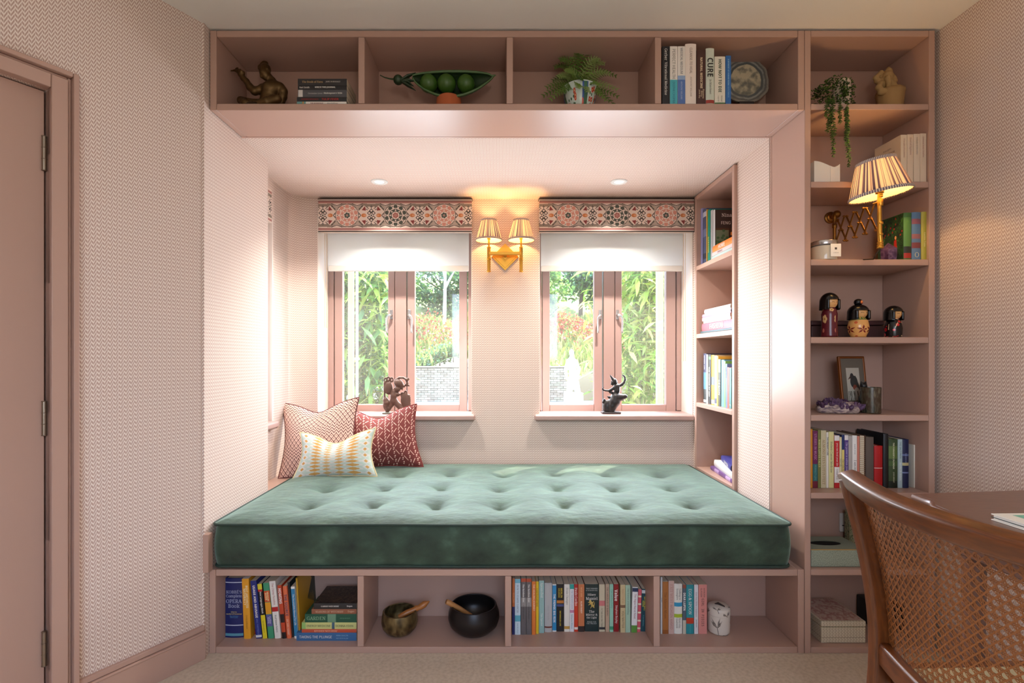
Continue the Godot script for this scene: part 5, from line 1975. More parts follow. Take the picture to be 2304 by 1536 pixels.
	var greens := [C(66, 96, 36), C(84, 118, 44), C(52, 78, 32), C(104, 136, 56)]
	var list := []
	for i in 620:
		var a := rng.randf() * TAU
		var t := rng.randf()
		var rr := L(14 + 17.0 * sqrt(rng.randf()), z)
		var p := P(1872, 206, z) + Vector3(cos(a) * rr * 1.05, sin(a) * L(28, z) * sqrt(t), rng.randf_range(-0.05, 0.045))
		if p.y < fy + 0.003 and p.z < 0.004: p.z = rng.randf_range(0.004, 0.03)
		if p.z < pz + 0.035 and absf(p.x - pp.x) < 0.03: p.z = pz + rng.randf_range(0.034, 0.05)
		list.append(Transform3D(rnd_basis(0.0095), p))
	for i in 90:
		list.append(Transform3D(rnd_basis(0.0095), P(rng.randf_range(1904, 1922), rng.randf_range(180, 234), z - rng.randf_range(0, 0.03))))
	leaves(o, list, M.bead_leaf, greens)
	for s in [[1866, 222, 1876, 354, 0.016], [1872, 222, 1877, 310, 0.022], [1890, 228, 1890, 280, 0.018], [1902, 222, 1910, 377, 0.018], [1906, 226, 1906, 330, 0.024], [1860, 220, 1863, 300, 0.014]]:
		var pts := []
		for k in 12:
			var t := k / 11.0
			var zz: float = lerpf(-0.02, s[4], minf(1.0, t * 4.0))
			pts.append(P(lerpf(s[0], s[2], t) + 1.6 * sin(t * 11.0 + s[0]), lerpf(s[1], s[3], t), zz))
		part("strand", MB.new().tube(pts, 0.0011, 5), mat(C(80, 96, 44), 0.6), o)
		list = []
		var ln: float = (s[3] - s[1]) * 0.42
		for i in int(ln):
			var t := i / ln
			var p: Vector3 = (pts[int(t * 11)] as Vector3).lerp(pts[mini(11, int(t * 11) + 1)], fposmod(t * 11, 1.0))
			var b := Basis.from_euler(Vector3(0.5, (i % 2) * PI + (PI / 2 if i % 4 > 1 else 0.0) + rng.randf_range(-0.4, 0.4), 0)).scaled(Vector3.ONE * 0.0120 * rng.randf_range(0.8, 1.2) * (1.0 - t * 0.25))
			list.append(Transform3D(b, p))
			list.append(Transform3D(Basis.from_euler(Vector3(0.2, rng.randf() * TAU, 0)).scaled(Vector3.ONE * 0.0105), p + Vector3(0, 0.003, 0)))
		leaves(o, list, M.bead_leaf, greens, "strand_leaves")
	# carved seated figure with an elephant's head
	z = -0.10
	q = func(zx, zy, dz = 0.0): return P(1820 + zx / 9.6, 130 + zy / 9.6, z + dz)
	o = thing("carved_stone_figure", "small sandstone seated figure with an elephant head on the top shelf", "figurine")
	bl = Blob.new()
	bl.k = 0.006
	bl.chain([q.call(1715, 215), q.call(1720, 290), q.call(1710, 360)], [0.004, 0.012, 0.018])
	bl.egg(q.call(1700, 410, 0.01), Vector3(0.020, 0.021, 0.018))
	bl.chain([q.call(1700, 440, 0.026), q.call(1725, 540, 0.03), q.call(1715, 620, 0.028), q.call(1750, 640, 0.026)], [0.011, 0.008, 0.0065, 0.004])
	for e in [[1600, 400], [1790, 420]]: bl.egg(q.call(e[0], e[1], -0.002), Vector3(0.014, 0.019, 0.007))
	bl.chain([q.call(1570, 540), q.call(1480, 500), q.call(1440, 430), q.call(1510, 370), q.call(1560, 310)], [0.012, 0.010, 0.008, 0.007, 0.008])
	bl.chain([q.call(1800, 530), q.call(1850, 500), q.call(1850, 430)], [0.010, 0.009, 0.007])
	bl.chain([q.call(1550, 560, 0.01), q.call(1510, 640, 0.02), q.call(1560, 690, 0.03)], [0.011, 0.011, 0.009])
	bl.chain([q.call(1820, 560, 0.01), q.call(1870, 640, 0.02), q.call(1960, 640, 0.03)], [0.010, 0.009, 0.010])
	bl.egg(q.call(1700, 600, 0.005), Vector3(0.026, 0.026, 0.022))
	bl.chain([q.call(1560, 740, 0.025), q.call(1720, 720, 0.03), q.call(1950, 715, 0.02)], [0.013, 0.013, 0.012])
	mb = MB.new()
	bl.build(0.0034, mb)
	part("figure", mb, mat(C(172, 140, 92), 0.9), o)
	mb = MB.new()
	var sb: Vector3 = q.call(1720, 800)
	mb.lathe(Vector3(sb.x, fy, z + 0.008), [Vector2(0, 0.0005), Vector2(0.050, 0.0005), Vector2(0.050, 0.010), Vector2(0.042, 0.016), Vector2(0.048, sb.y - fy - 0.004), Vector2(0.050, sb.y - fy), Vector2(0.048, sb.y - fy + 0.012), Vector2(0, sb.y - fy + 0.014)], 8)
	part("pedestal", mb, mat(C(166, 132, 86), 0.9), o)

func bowl_print() -> Image:
	var im := Image.create(512, 256, false, Image.FORMAT_RGB8)
	im.fill(C(206, 222, 214))
	for s in 4:
		var cx := s * 128.0
		poly(im, [Vector2(cx - 20, 0), Vector2(cx + 24, 0), Vector2(cx + 30, 140), Vector2(cx - 28, 140)], C(62, 92, 160))
		for k in 26:
			disc(im, cx + rng.randf_range(-20, 22), rng.randf_range(0, 140), 2.2, C(150, 176, 210))
		disc(im, cx, 80, 14, C(206, 96, 90), 0.0, 1.4)
		poly(im, [Vector2(cx + 14, 20), Vector2(cx + 34, 60), Vector2(cx + 24, 140), Vector2(cx + 8, 140)], C(60, 110, 82))
	for k in 90:
		var x := rng.randf_range(40, 96) + 128 * (k % 4)
		var y := rng.randf_range(16, 136)
		disc(im, x, y, 4.0, C(58, 96, 70))
	for k in 44:
		var x := rng.randf_range(42, 92) + 128 * (k % 4)
		var y := rng.randf_range(16, 134)
		var c: Color = [C(196, 60, 46), C(220, 168, 80), C(240, 240, 240), C(206, 90, 70)][k % 4 if k < 40 else 0]
		disc(im, x, y, 6.5, c, 0.0, 1.1)
		disc(im, x, y, 2.2, C(244, 220, 150))
	return im


# ---------------------------------------------------------------- tall bookcase on the right
func noise_img(w: int, h: int, cols: Array, freq: float, sd: int, sx := 1.0) -> Image:
	var im := Image.create(w, h, false, Image.FORMAT_RGB8)
	var f := FastNoiseLite.new()
	f.frequency = freq
	f.seed = sd
	f.fractal_octaves = 3
	for y in h:
		for x in w:
			var t: float = clampf(0.5 + f.get_noise_2d(x * sx, y) * 0.9, 0.0, 0.999)
			var k := t * (cols.size() - 1)
			im.set_pixel(x, y, (cols[int(k)] as Color).lerp(cols[int(k) + 1], fposmod(k, 1.0)))
	return im

func kokeshi(label: String, at: Vector3, turn: float, body: Array, head_y: float, hr: Vector3, print_: Image, bun: bool) -> void:
	var o := thing("wooden_doll", label, "doll", at, "painted wooden dolls", Basis(Vector3.UP, turn))
	var mb := MB.new()
	mb.lathe(Vector3.ZERO, body, 40)
	var bm := texmat(print_, 0.22)
	part("body", mb, bm, o)
	# face, then hair as a shell open at the front
	mb = MB.new()
	var hc := Vector3(0, head_y, 0)
	mb.ball(hc, hr * Vector3(0.86, 0.90, 0.90), 28, 20)
	part("head", mb, mat(C(226, 172, 110), 0.3), o)
	mb = MB.new()
	var hair := func(u, v):
		var a: float = lerpf(0.80, TAU - 0.80, u)
		var b: float = lerpf(0.0, 2.35, v)
		var r := Vector3(sin(b) * sin(a) * hr.x, cos(b) * hr.y, sin(b) * cos(a) * hr.z)
		if b > PI / 2: r = Vector3(sin(a) * hr.x * (1.0 + 0.10 * (b - PI / 2)), -hr.y * (b - PI / 2) * 1.12, cos(a) * hr.z)
		return hc + r * 1.06
	mb.grid(hair, 40, 22, 0, hc)
	var hin := func(u, v): return hc + ((hair.call(u, v) as Vector3) - hc) * 0.93
	mb.grid(hin, 40, 22, 0, hc + Vector3(0, -3, 0))
	var fringe := func(u, v):
		var a := lerpf(-0.98, 0.98, u)
		var b := lerpf(0.0, 1.36, v)
		return hc + Vector3(sin(b) * sin(a) * hr.x, cos(b) * hr.y, sin(b) * cos(a) * hr.z) * 1.065
	mb.grid(fringe, 16, 14, 0, hc)
	for s in [-1.0, 1.0]:
		var pts := []
		for k in 8:
			var y := lerpf(0.25, -0.86, k / 7.0)
			pts.append(hc + Vector3(s * hr.x * 0.80, hr.y * y, hr.z * 0.60))
		mb.tube(pts, hr.x * 0.17, 8)
	part("hair", mb, mat(Color(0.03, 0.03, 0.035), 0.2), o).set_meta("kind", "stuff")
	mb = MB.new()
	for s in [-1.0, 1.0]:
		mb.tube([hc + Vector3(s * hr.x * 0.14, -hr.y * 0.10, hr.z * 0.895), hc + Vector3(s * hr.x * 0.30, -hr.y * 0.07, hr.z * 0.865), hc + Vector3(s * hr.x * 0.46, -hr.y * 0.09, hr.z * 0.78)], 0.0007, 5)
	part("eyes", mb, mat(C(60, 36, 20), 0.4), o)
	part("mouth", MB.new().ball(hc + Vector3(0, -hr.y * 0.42, hr.z * 0.81), Vector3(0.0016, 0.001, 0.001), 8, 6), mat(C(190, 50, 40), 0.4), o)
	if bun:
		part("bun", MB.new().ball(hc + Vector3(0, hr.y * 1.32, 0), hr * Vector3(0.44, 0.44, 0.44), 20, 14), mat(Color(0.03, 0.03, 0.035), 0.2), o)
		part("bun_flower", MB.new().ball(hc + Vector3(0.002, hr.y * 1.32, hr.z * 0.16), hr * Vector3(0.32, 0.30, 0.32), 16, 10), texmat(noise_img(64, 64, [C(150, 30, 24), C(206, 80, 36), C(236, 190, 110)], 0.06, 3), 0.3), o)

func flower(im: Image, cx: float, cy: float, r: float, c: Color, mid: Color) -> void:
	for k in 5:
		var a := TAU * k / 5.0
		disc(im, cx + cos(a) * r * 0.6, cy + sin(a) * r * 0.6, r * 0.5, c)
	disc(im, cx, cy, r * 0.3, mid)

func crystal(mb: MB, at: Vector3, dir: Vector3, r: float, ln: float) -> void:
	var up := dir.normalized()
	var sx := up.cross(Vector3(0.3, 0.1, 1)).normalized()
	var bs := Basis(sx, up, sx.cross(up))
	var a0 := rng.randf()
	for k in 6:
		var a := TAU * (k + a0) / 6
		var b := TAU * (k + 1 + a0) / 6
		var pa := at + bs * Vector3(cos(a) * r, 0, sin(a) * r)
		var pb := at + bs * Vector3(cos(b) * r, 0, sin(b) * r)
		var qa := pa + up * ln * 0.6
		var qb := pb + up * ln * 0.6
		var nn := bs * Vector3(cos((a + b) / 2), 0, sin((a + b) / 2))
		mb.quad(pa, pb, qb, qa, nn)
		mb.tri(qa, qb, at + up * ln, (nn + up * 0.7).normalized())

func tall_shelves() -> void:
	var fy := []
	for py in [233.0, 408.0, 583.0, 758.0, 933.0, 1108.0, 1280.5, 1456.0]: fy.append(Y(py, 0) + 0.0004)
	# second compartment: open book, four pale volumes
	var z := -0.035
	var o := thing("open_book", "cream open book standing with curved pages beside the tall bookcase post", "book")
	var p0 := P(1868, 408, z)
	p0.y = fy[1]
	for q in [[1832.0, 1868.0, 362.0, 7.0, -1.0], [1868.5, 1890.0, 371.0, 4.0, 1.0]]:
		var x0 := X(q[0], z)
		var x1 := X(q[1], z)
		var h := Y(q[2], z) - p0.y
		var dp := L(q[3], z)
		var mb := MB.new()
		var top := []
		for k in 9:
			var t := k / 8.0
			var yy := h - dp * (1.0 - cos(t * PI * 0.5)) * 1.6 if q[4] < 0 else h - dp * sin(t * PI) * 1.2 - dp * 0.4 + dp * t
			top.append(Vector2(lerpf(x0, x1, t), p0.y + yy))
		var pol := top.duplicate()
		pol.append(Vector2(x1, p0.y)); pol.append(Vector2(x0, p0.y))
		mb.prism(pol, z - 0.028, z)
		part("page_block", mb, M.page_white, o)
	row([
		[2027, 2041, 303, C(222, 204, 178), "cream paperback with its plain front cover showing among four alike", {"t": "Principles of Evolution", "tf": 1, "tc": C(150, 90, 80), "tp": 0.72, "tl": 0.4}],
		[2041.6, 2055, 302, C(220, 200, 176), "cream paperback next to the first of four alike behind the lamp", {"t": "Kind of Eighteen", "tf": 1, "tc": C(160, 110, 100), "tp": 0.75, "tl": 0.36}],
		[2056, 2070, 301, C(220, 202, 180), "cream paperback third of four alike behind the lamp", {"t": "A Study of Heredity", "tf": 1, "tc": C(120, 110, 110), "tp": 0.75, "tl": 0.36}],
		[2070.6, 2084.5, 300, C(218, 198, 176), "cream paperback last of four alike beside the bookcase side", {"t": "General Basic Studies", "tf": 1, "tc": C(170, 110, 100), "tp": 0.72, "tl": 0.42}],
	], fy[1], -0.010, 0.135, "cream paperbacks behind the scissor lamp")
	# printed lines on the first one's front cover
	var bx := X(2027, -0.010) - 0.0006
	var pr := find_last("book", "its plain front cover")
	var tb := Basis(Vector3.UP, -PI / 2)
	for q in [["Principles", 0.0, 0.80, 0.05], ["OF EVOLUTION", 0.0, 0.70, 0.07], ["A Study of Heredity", 0.0, 0.46, 0.06], ["and Variation", 0.0, 0.36, 0.045]]:
		lettering(q[0], 1, C(110, 70, 60), q[3] * 1.1, 0.009, pr, Vector3(-L(7.0, -0.01) - 0.0007, Y(303, -0.01) - fy[1] - (1.0 - q[2]) * 0.17, -0.068), tb)
	# third compartment: candle, amethyst point, three books
	z = -0.045
	o = thing("jar_candle", "glass jar candle with silvery lid band and white tag on the lamp's shelf", "candle")
	var cp := Vector3(X(1853.5, z), fy[2], z)
	var cr := L(25.5, z)
	var ch := L(43.0, z)
	var mb := MB.new()
	mb.lathe(cp, [Vector2(0, 0.0005), Vector2(cr * 0.92, 0.0005), Vector2(cr, 0.004), Vector2(cr, ch * 0.72), Vector2(cr * 0.98, ch * 0.74), Vector2(0, ch * 0.74)], 40)
	part("wax", mb, mat(C(214, 198, 170), 0.45), o)
	mb = MB.new()
	mb.lathe(cp, [Vector2(cr * 1.01, 0.0005), Vector2(cr * 1.03, 0.004), Vector2(cr * 1.03, ch * 0.84), Vector2(cr * 0.99, ch * 0.86)], 40)
	part("glass", mb, M.pane, o)
	mb = MB.new()
	mb.lathe(cp, [Vector2(cr * 1.02, ch * 0.80), Vector2(cr * 1.06, ch * 0.81), Vector2(cr * 1.06, ch * 0.99), Vector2(cr * 1.0, ch * 1.02), Vector2(0, ch * 1.03)], 40)
	part("lid", mb, mat(C(190, 186, 184), 0.22, 0.85), o)
	mb = MB.new()
	var tg := cp + Vector3(L(9, z), ch * 0.46, cr + 0.003)
	mb.box(tg, Vector3(L(23, z), L(28, z), 0.0012), 0.0004)
	part("tag", mb, mat(C(240, 236, 228), 0.8), o)
	part("tag_mark", MB.new().box(tg + Vector3(0, 0.006, 0.0008), Vector3(0.008, 0.008, 0.0003)), mat(C(70, 62, 56), 0.7), o)
	lettering("LONDON", 1, C(120, 112, 104), 0.020, 0.004, o, tg + Vector3(0, -0.010, 0.0009))
	o = thing("amethyst_point", "purple amethyst crystal point standing before the books by the lamp", "crystal")
	z = -0.03
	mb = MB.new()
	var ap := Vector3(X(2000.5, z), fy[2], z)
	var ah := L(40.0, z)
	var arr := L(17.5, z)
	for k in 6:
		var a := TAU * (k + 0.3) / 6
		var b := TAU * (k + 1.3) / 6
		var pa := Vector3(sin(a) * arr, 0, cos(a) * arr)
		var pb := Vector3(sin(b) * arr, 0, cos(b) * arr)
		var ya := ah * (0.62 + 0.06 * sin(k * 2.4))
		var yb := ah * (0.62 + 0.06 * sin((k + 1) % 6 * 2.4))
		var nn := (pa + pb).normalized()
		mb.quad(ap + pa * 0.92, ap + pb * 0.92, ap + pb + Vector3(0, yb, 0), ap + pa + Vector3(0, ya, 0), nn)
		mb.tri(ap + pa + Vector3(0, ya, 0), ap + pb + Vector3(0, yb, 0), ap + Vector3(-0.004, ah, 0), (nn + Vector3(0, 0.8, 0)).normalized())
	var am := StandardMaterial3D.new()
	am.albedo_texture = ImageTexture.create_from_image(noise_img(128, 128, [C(44, 26, 52), C(74, 50, 82), C(108, 82, 112), C(66, 44, 74)], 0.04, 8))
	am.roughness = 0.12
	am.uv1_triplanar = true
	am.uv1_scale = Vector3.ONE * 5
	part("point", mb, am, o)
	var forest := noise_img(128, 128, [C(20, 24, 34), C(34, 50, 36), C(44, 92, 46), C(24, 38, 32), C(70, 116, 56)], 0.05, 5)
	for k in 12: disc(forest, rng.randf() * 128, rng.randf() * 60, 3.0, C(170, 36, 34))
	poly(forest, [Vector2(84, 70), Vector2(96, 66), Vector2(100, 96), Vector2(82, 98)], C(186, 38, 34))
	disc(forest, 92, 62, 5, C(222, 160, 110))
	row([
		[2034.5, 2052, 478, C(60, 104, 52), "picture book with dark painted forest cover beside the amethyst point", {"hard": true, "bands": [[0.03, 0.14, C(166, 44, 36)], [0.14, 0.28, C(40, 44, 40)], [0.28, 0.9, C(84, 130, 66)]]}],
		[2052.6, 2073, 477, C(88, 122, 158), "blue hardback with pink flowers on its spine by the lamp", {"hard": true, "bands": [[0.75, 0.86, C(140, 84, 96)], [0.44, 0.54, C(150, 96, 100)], [0.24, 0.36, C(120, 60, 66)]], "t": "O", "tf": 1, "tc": C(220, 210, 170), "flat": true, "tp": 0.10, "tl": 0.12}],
		[2074, 2087.5, 476, C(166, 160, 62), "yellow green hardback beside the bookcase side on the lamp's shelf", {"hard": true, "t": "Garden Tales", "tf": 5, "tc": C(232, 226, 170), "tp": 0.42, "tl": 0.3}],
	], fy[2], -0.010, 0.135, "picture books by the lamp")
	var fb := find_last("book", "painted forest cover")
	mb = MB.new()
	var hh = Y(478, -0.01) - fy[2]
	var lx := -L(8.9, -0.01) - 0.0004
	mb.quad(Vector3(lx, 0.003, -0.006), Vector3(lx, 0.003, -0.133), Vector3(lx, hh - 0.003, -0.133), Vector3(lx, hh - 0.003, -0.006), Vector3.LEFT, Vector2(1, 1), Vector2(0, 1), Vector2(0, 0), Vector2(1, 0))
	part("cover_picture", mb, texmat(forest, 0.3), fb)
	# fourth: three painted dolls in front of a dark box
	z = -0.05
	var im := Image.create(256, 256, false, Image.FORMAT_RGB8)
	im.fill(C(92, 26, 36))
	for k in 4:
		flower(im, 108 + k * 64, 96, 13, C(206, 166, 112), C(150, 100, 50))
		flower(im, 134 + k * 64, 144, 13, C(206, 166, 112), C(150, 100, 50))
		disc(im, 114 + k * 64, 62, 6, C(206, 150, 110))
		disc(im, 128 + k * 64, 178, 6, C(190, 110, 90))
	im.fill_rect(Rect2i(0, 236, 256, 20), C(160, 34, 34))
	im.flip_y()
	var k1 := L(1.0, z)
	kokeshi("tallest painted doll in a plum kimono with straight black hair", Vector3(X(1866, z), fy[3], z), 0.25, [Vector2(0, 0.0005), Vector2(17.5 * k1, 0.0005), Vector2(17 * k1, 4 * k1), Vector2(15.5 * k1, 30 * k1), Vector2(16 * k1, 52 * k1), Vector2(14 * k1, 62 * k1), Vector2(9 * k1, 70 * k1), Vector2(6 * k1, 76 * k1), Vector2(0, 78 * k1)], 80 * k1, Vector3(18.5, 19.5, 18) * k1, im, false)
	im = Image.create(256, 256, false, Image.FORMAT_RGB8)
	im.fill(C(226, 166, 96))
	for k in 5:
		for a in 5:
			var d := Vector2.from_angle(TAU * a / 5 + k) * 20
			poly(im, [Vector2(24 + k * 54, 110), Vector2(24 + k * 54, 110) + d.rotated(0.35) * 0.7, Vector2(24 + k * 54, 110) + d * 1.4, Vector2(24 + k * 54, 110) + d.rotated(-0.35) * 0.7], C(120, 30, 26))
		disc(im, 50 + k * 54, 60, 8, C(190, 60, 30))
		disc(im, 50 + k * 54, 150, 7, C(206, 90, 40))
	im.fill_rect(Rect2i(0, 168, 256, 26), C(72, 110, 56))
	for k in 16: disc(im, k * 16 + 8, 181, 5, C(220, 150, 60))
	im.fill_rect(Rect2i(0, 212, 256, 44), C(176, 44, 36))
	im.flip_y(); im.flip_y()
	kokeshi("middle painted doll in an orange leaf kimono with a topknot", Vector3(X(1931, z), fy[3], z), 0.25, [Vector2(0, 0.0005), Vector2(15 * k1, 0.0005), Vector2(15 * k1, 3 * k1), Vector2(19 * k1, 12 * k1), Vector2(21 * k1, 24 * k1), Vector2(18.5 * k1, 37 * k1), Vector2(12 * k1, 46 * k1), Vector2(7 * k1, 50 * k1), Vector2(0, 52 * k1)], 56 * k1, Vector3(21, 17.5, 19) * k1, im, true)
	im = Image.create(256, 256, false, Image.FORMAT_RGB8)
	im.fill(C(18, 14, 16))
	for k in 40: disc(im, rng.randf() * 256, rng.randf_range(10, 220), rng.randf_range(5, 12), [C(170, 24, 28), C(226, 84, 96), C(196, 40, 44), C(230, 190, 150)][k % 4])
	for k in 14:
		var a := Vector2(rng.randf() * 256, rng.randf_range(20, 200))
		line(im, a, a + Vector2(rng.randf_range(-14, 14), 34), 2, C(230, 210, 170))
	kokeshi("shortest painted doll in a black kimono with red and pink flowers", Vector3(X(2010, z), fy[3], z), 0.35, [Vector2(0, 0.0005), Vector2(15 * k1, 0.0005), Vector2(16 * k1, 3 * k1), Vector2(17 * k1, 20 * k1), Vector2(15 * k1, 34 * k1), Vector2(9 * k1, 44 * k1), Vector2(0, 47 * k1)], 54 * k1, Vector3(18.5, 16.5, 17) * k1, im, false)
	o = thing("lacquer_box", "long dark plum lidded box behind the three painted dolls", "box")
	z = -0.15
	var bx0 := X(1826, z)
	var bx1 := X(1990, z)
	var bh = Y(721, z) - fy[3]
	part("body", MB.new().bx(bx0, bx1, fy[3] + 0.0005, fy[3] + bh * 0.72, -0.226, z, 0.003), mat(C(64, 34, 40), 0.3), o)
	part("lid", MB.new().bx(bx0 - 0.001, bx1 + 0.001, fy[3] + bh * 0.735, fy[3] + bh, -0.227, z + 0.001, 0.004), mat(C(70, 36, 42), 0.3), o)
	# fifth: framed bird picture, tea light glass, amethyst cluster, dark figurine
	z = -0.13
	o = thing("framed_picture", "small framed picture of a dark bird leaning in the bookcase", "picture frame")
	var fbs := Basis(Vector3.UP, 0.28) * Basis(Vector3.RIGHT, -0.10)
	var fc := P(1919, 862, z)
	var fw := L(76, z)
	var fh = fc.y * 2.0 - fy[4] * 2.0 - 0.004
	fc.y = fy[4] + fh / 2 + 0.001
	var fo := Vector3.ZERO
	mb = MB.new()
	var bw := 0.010
	for s in [-1.0, 1.0]:
		mb.box(fc + fbs * Vector3(s * (fw / 2 - bw / 2), 0, 0), Vector3(bw, fh, 0.012), 0.003, fbs)
		mb.box(fc + fbs * Vector3(0, s * (fh / 2 - bw / 2), 0.0002), Vector3(fw - 0.002, bw, 0.0118), 0.003, fbs)
	part("frame", mb, mat(C(126, 70, 28), 0.3, 0.3), o).set_meta("kind", "stuff")
	mb = MB.new()
	var a1 := fw / 2 - bw * 0.9
	var a2 = fh / 2 - bw * 0.9
	mb.quad(fc + fbs * Vector3(-a1, -a2, 0.003), fc + fbs * Vector3(a1, -a2, 0.003), fc + fbs * Vector3(a1, a2, 0.003), fc + fbs * Vector3(-a1, a2, 0.003), fbs.z, Vector2(0, 1), Vector2(1, 1), Vector2(1, 0), Vector2(0, 0))
	part("print", mb, texmat(bird_print(), 0.35), o)
	part("backing", MB.new().box(fc - fbs.z * 0.004, Vector3(fw - 0.006, fh - 0.006, 0.004), 0.0, fbs), mat(C(60, 44, 34), 0.9), o)
	z = -0.065
	o = thing("tealight_glass", "dark mottled glass tumbler beside the framed bird picture", "candle holder")
	var tp := Vector3(X(1959, z), fy[4], z)
	var tr := L(19.5, z)
	var th := L(58, z)
	mb = MB.new()
	mb.lathe(tp, [Vector2(0, 0.0005), Vector2(tr * 0.96, 0.0005), Vector2(tr, 0.004), Vector2(tr * 1.02, th), Vector2(tr * 0.96, th), Vector2(tr * 0.93, 0.01), Vector2(0, 0.01)], 36)
	part("tumbler", mb, texmat(noise_img(128, 128, [C(40, 40, 34), C(84, 78, 60), C(62, 46, 32), C(110, 104, 84)], 0.06, 4), 0.25), o)
	z = -0.085
	o = thing("dark_figurine", "small black figurine between the bird picture and the glass tumbler", "figurine")
	var bl := Blob.new()
	bl.k = 0.006
	var dx := X(1943, z)
	bl.chain([Vector3(dx, fy[4] + 0.014, z), Vector3(dx, fy[4] + 0.05, z), Vector3(dx + 0.002, fy[4] + 0.085, z)], [0.013, 0.016, 0.011])
	bl.egg(Vector3(dx, fy[4] + 0.104, z), Vector3(0.013, 0.013, 0.012))
	bl.cap(Vector3(dx - 0.008, fy[4] + 0.115, z), Vector3(dx - 0.011, fy[4] + 0.124, z), 0.004, 0.002)
	bl.cap(Vector3(dx + 0.008, fy[4] + 0.115, z), Vector3(dx + 0.010, fy[4] + 0.124, z), 0.004, 0.002)
	bl.egg(Vector3(dx, fy[4] + 0.009, z), Vector3(0.017, 0.008, 0.015))
	mb = MB.new()
	bl.build(0.0035, mb)
	part("figure", mb, mat(C(28, 26, 28), 0.35), o)
	z = -0.055
	o = thing("amethyst_cluster", "amethyst geode cluster with purple crystals on a pale rocky base", "crystal")
	mb = MB.new()
	var xc := X(1891, z)
	var hw := L(50, z)
	var rock := func(u, v):
		var a: float = u * TAU
		var b: float = v * PI
		var rad := pow(sin(b), 0.7) * (1.0 + 0.10 * sin(a * 3 + 1) + 0.06 * sin(a * 7 + v * 9))
		return Vector3(xc + sin(a) * hw * rad, fy[4] + 0.0005 + maxf(0.0, 0.019 - cos(b) * 0.026 + 0.004 * sin(a * 5) * sin(b)), z + cos(a) * 0.034 * rad)
	mb.grid(rock, 48, 16, 0, Vector3(xc, fy[4] + 0.02, z))
	part("rock_base", mb, texmat(noise_img(128, 64, [C(96, 80, 92), C(160, 140, 134), C(190, 172, 160), C(110, 92, 104)], 0.07, 9), 0.8), o)
	mb = MB.new()
	for i in 150:
		var a := rng.randf() * TAU
		var r := sqrt(rng.randf())
		var px := sin(a) * r
		var pz := cos(a) * r
		var y := 0.036 + 0.020 * (1.0 - r) + (0.014 if px < -0.2 else 0.0) * (1.0 - absf(px + 0.5))
		crystal(mb, Vector3(xc + px * hw * 0.93, fy[4] + y - 0.018, z + pz * 0.030), Vector3(px * 0.7 + rng.randf_range(-0.4, 0.4), 1.0, pz * 0.9 + rng.randf_range(-0.3, 0.4)), rng.randf_range(0.0045, 0.0085), rng.randf_range(0.016, 0.026))
	var cl := part("crystals", mb, am, o)
	cl.set_meta("kind", "stuff")
	# sixth: a row of books
	row([
		[1823, 1828.5, 965, C(214, 140, 36), "orange paperback at the post end of the book row behind the chair", {"page": 1}],
		[1829, 1840, 969, C(110, 34, 80), "magenta and teal paperback second from the post behind the chair", {"bands": [[0, 0.12, C(112, 30, 50)], [0.12, 0.42, C(42, 104, 104)]], "t": "STUDIES IN MUSIC", "tc": C(214, 150, 190), "tp": 0.72, "tl": 0.46, "a": "PERFECT LIFE", "ac": C(120, 180, 170), "ap": 0.27, "al": 0.26}],
		[1840.5, 1847, 967, C(120, 122, 66), "narrow ornate green and yellow paperback in the row behind the chair", {"t": "WHITE LOTUS TALES", "tf": 4, "tc": C(222, 214, 140), "tp": 0.6, "tl": 0.7}],
		[1847.5, 1859, 968, C(206, 194, 156), "cream paperback with brown serif capitals in the row behind the chair", {"t": "ALMOND EYES LOTUS FEET", "tf": 1, "tc": C(134, 84, 44), "tp": 0.45, "tl": 0.78}],
		[1859.5, 1864.5, 972, C(232, 226, 214), "very thin white paperback in the row behind the chair", {"t": "THE INSIGHT CURE", "tf": 3, "tc": C(60, 50, 46), "tp": 0.75, "tl": 0.4}],
		[1865, 1876.5, 971, C(222, 214, 150), "pale yellow paperback with thin dark serif title behind the chair", {"t": "Holistic Cancer Medicine", "tf": 1, "tc": C(64, 66, 80), "tp": 0.55, "tl": 0.55}],
		[1877.5, 1889, 979.5, C(196, 36, 40), "red and white paperback with white script title behind the chair", {"bands": [[0.0, 0.1, C(190, 36, 40)], [0.1, 0.40, C(238, 232, 226)], [0.90, 1.0, C(236, 230, 226)]], "t": "you can heal your life", "tf": 1, "tp": 0.64, "tl": 0.44, "a": "Louise Hay", "af": 1, "ac": C(60, 40, 40), "ap": 0.26, "al": 0.2}],
		[1889.5, 1894, 983, C(226, 214, 166), "thin cream paperback beside the red and white one behind the chair", {"t": "Inner Life", "tf": 1, "tc": C(120, 100, 60), "tp": 0.5, "tl": 0.3}],
		[1894.5, 1900, 978, C(40, 56, 104), "thin navy and yellow paperback behind the chair", {"bands": [[0.0, 0.72, C(226, 206, 120)]], "t": "The Calm Mind", "tf": 1, "tc": C(70, 60, 90), "tp": 0.4, "tl": 0.4}],
		[1900.5, 1909, 979, C(86, 64, 132), "purple paperback with pale lettering behind the chair", {"bands": [[0.91, 1.0, C(232, 226, 220)]], "t": "The power is within you", "tf": 1, "tc": C(214, 204, 230), "tp": 0.6, "tl": 0.55}],
		[1909.5, 1917.5, 981, C(176, 170, 164), "grey paperback between the purple and white ones behind the chair", {}],
		[1918, 1928.5, 979.5, C(236, 232, 226), "white paperback with small dark script title behind the chair", {"t": "I am enough", "tf": 1, "tc": C(64, 60, 60), "tp": 0.36, "tl": 0.34, "a": "mark your", "af": 1, "ac": C(150, 150, 150), "ap": 0.74, "al": 0.2}],
		[1929, 1934, 981, C(206, 128, 110), "thin salmon pink paperback beside the spiral notebook", {}],
	], fy[5], -0.066, 0.135, "books on the shelf behind the chair")
	# spiral notebook
	z = -0.066
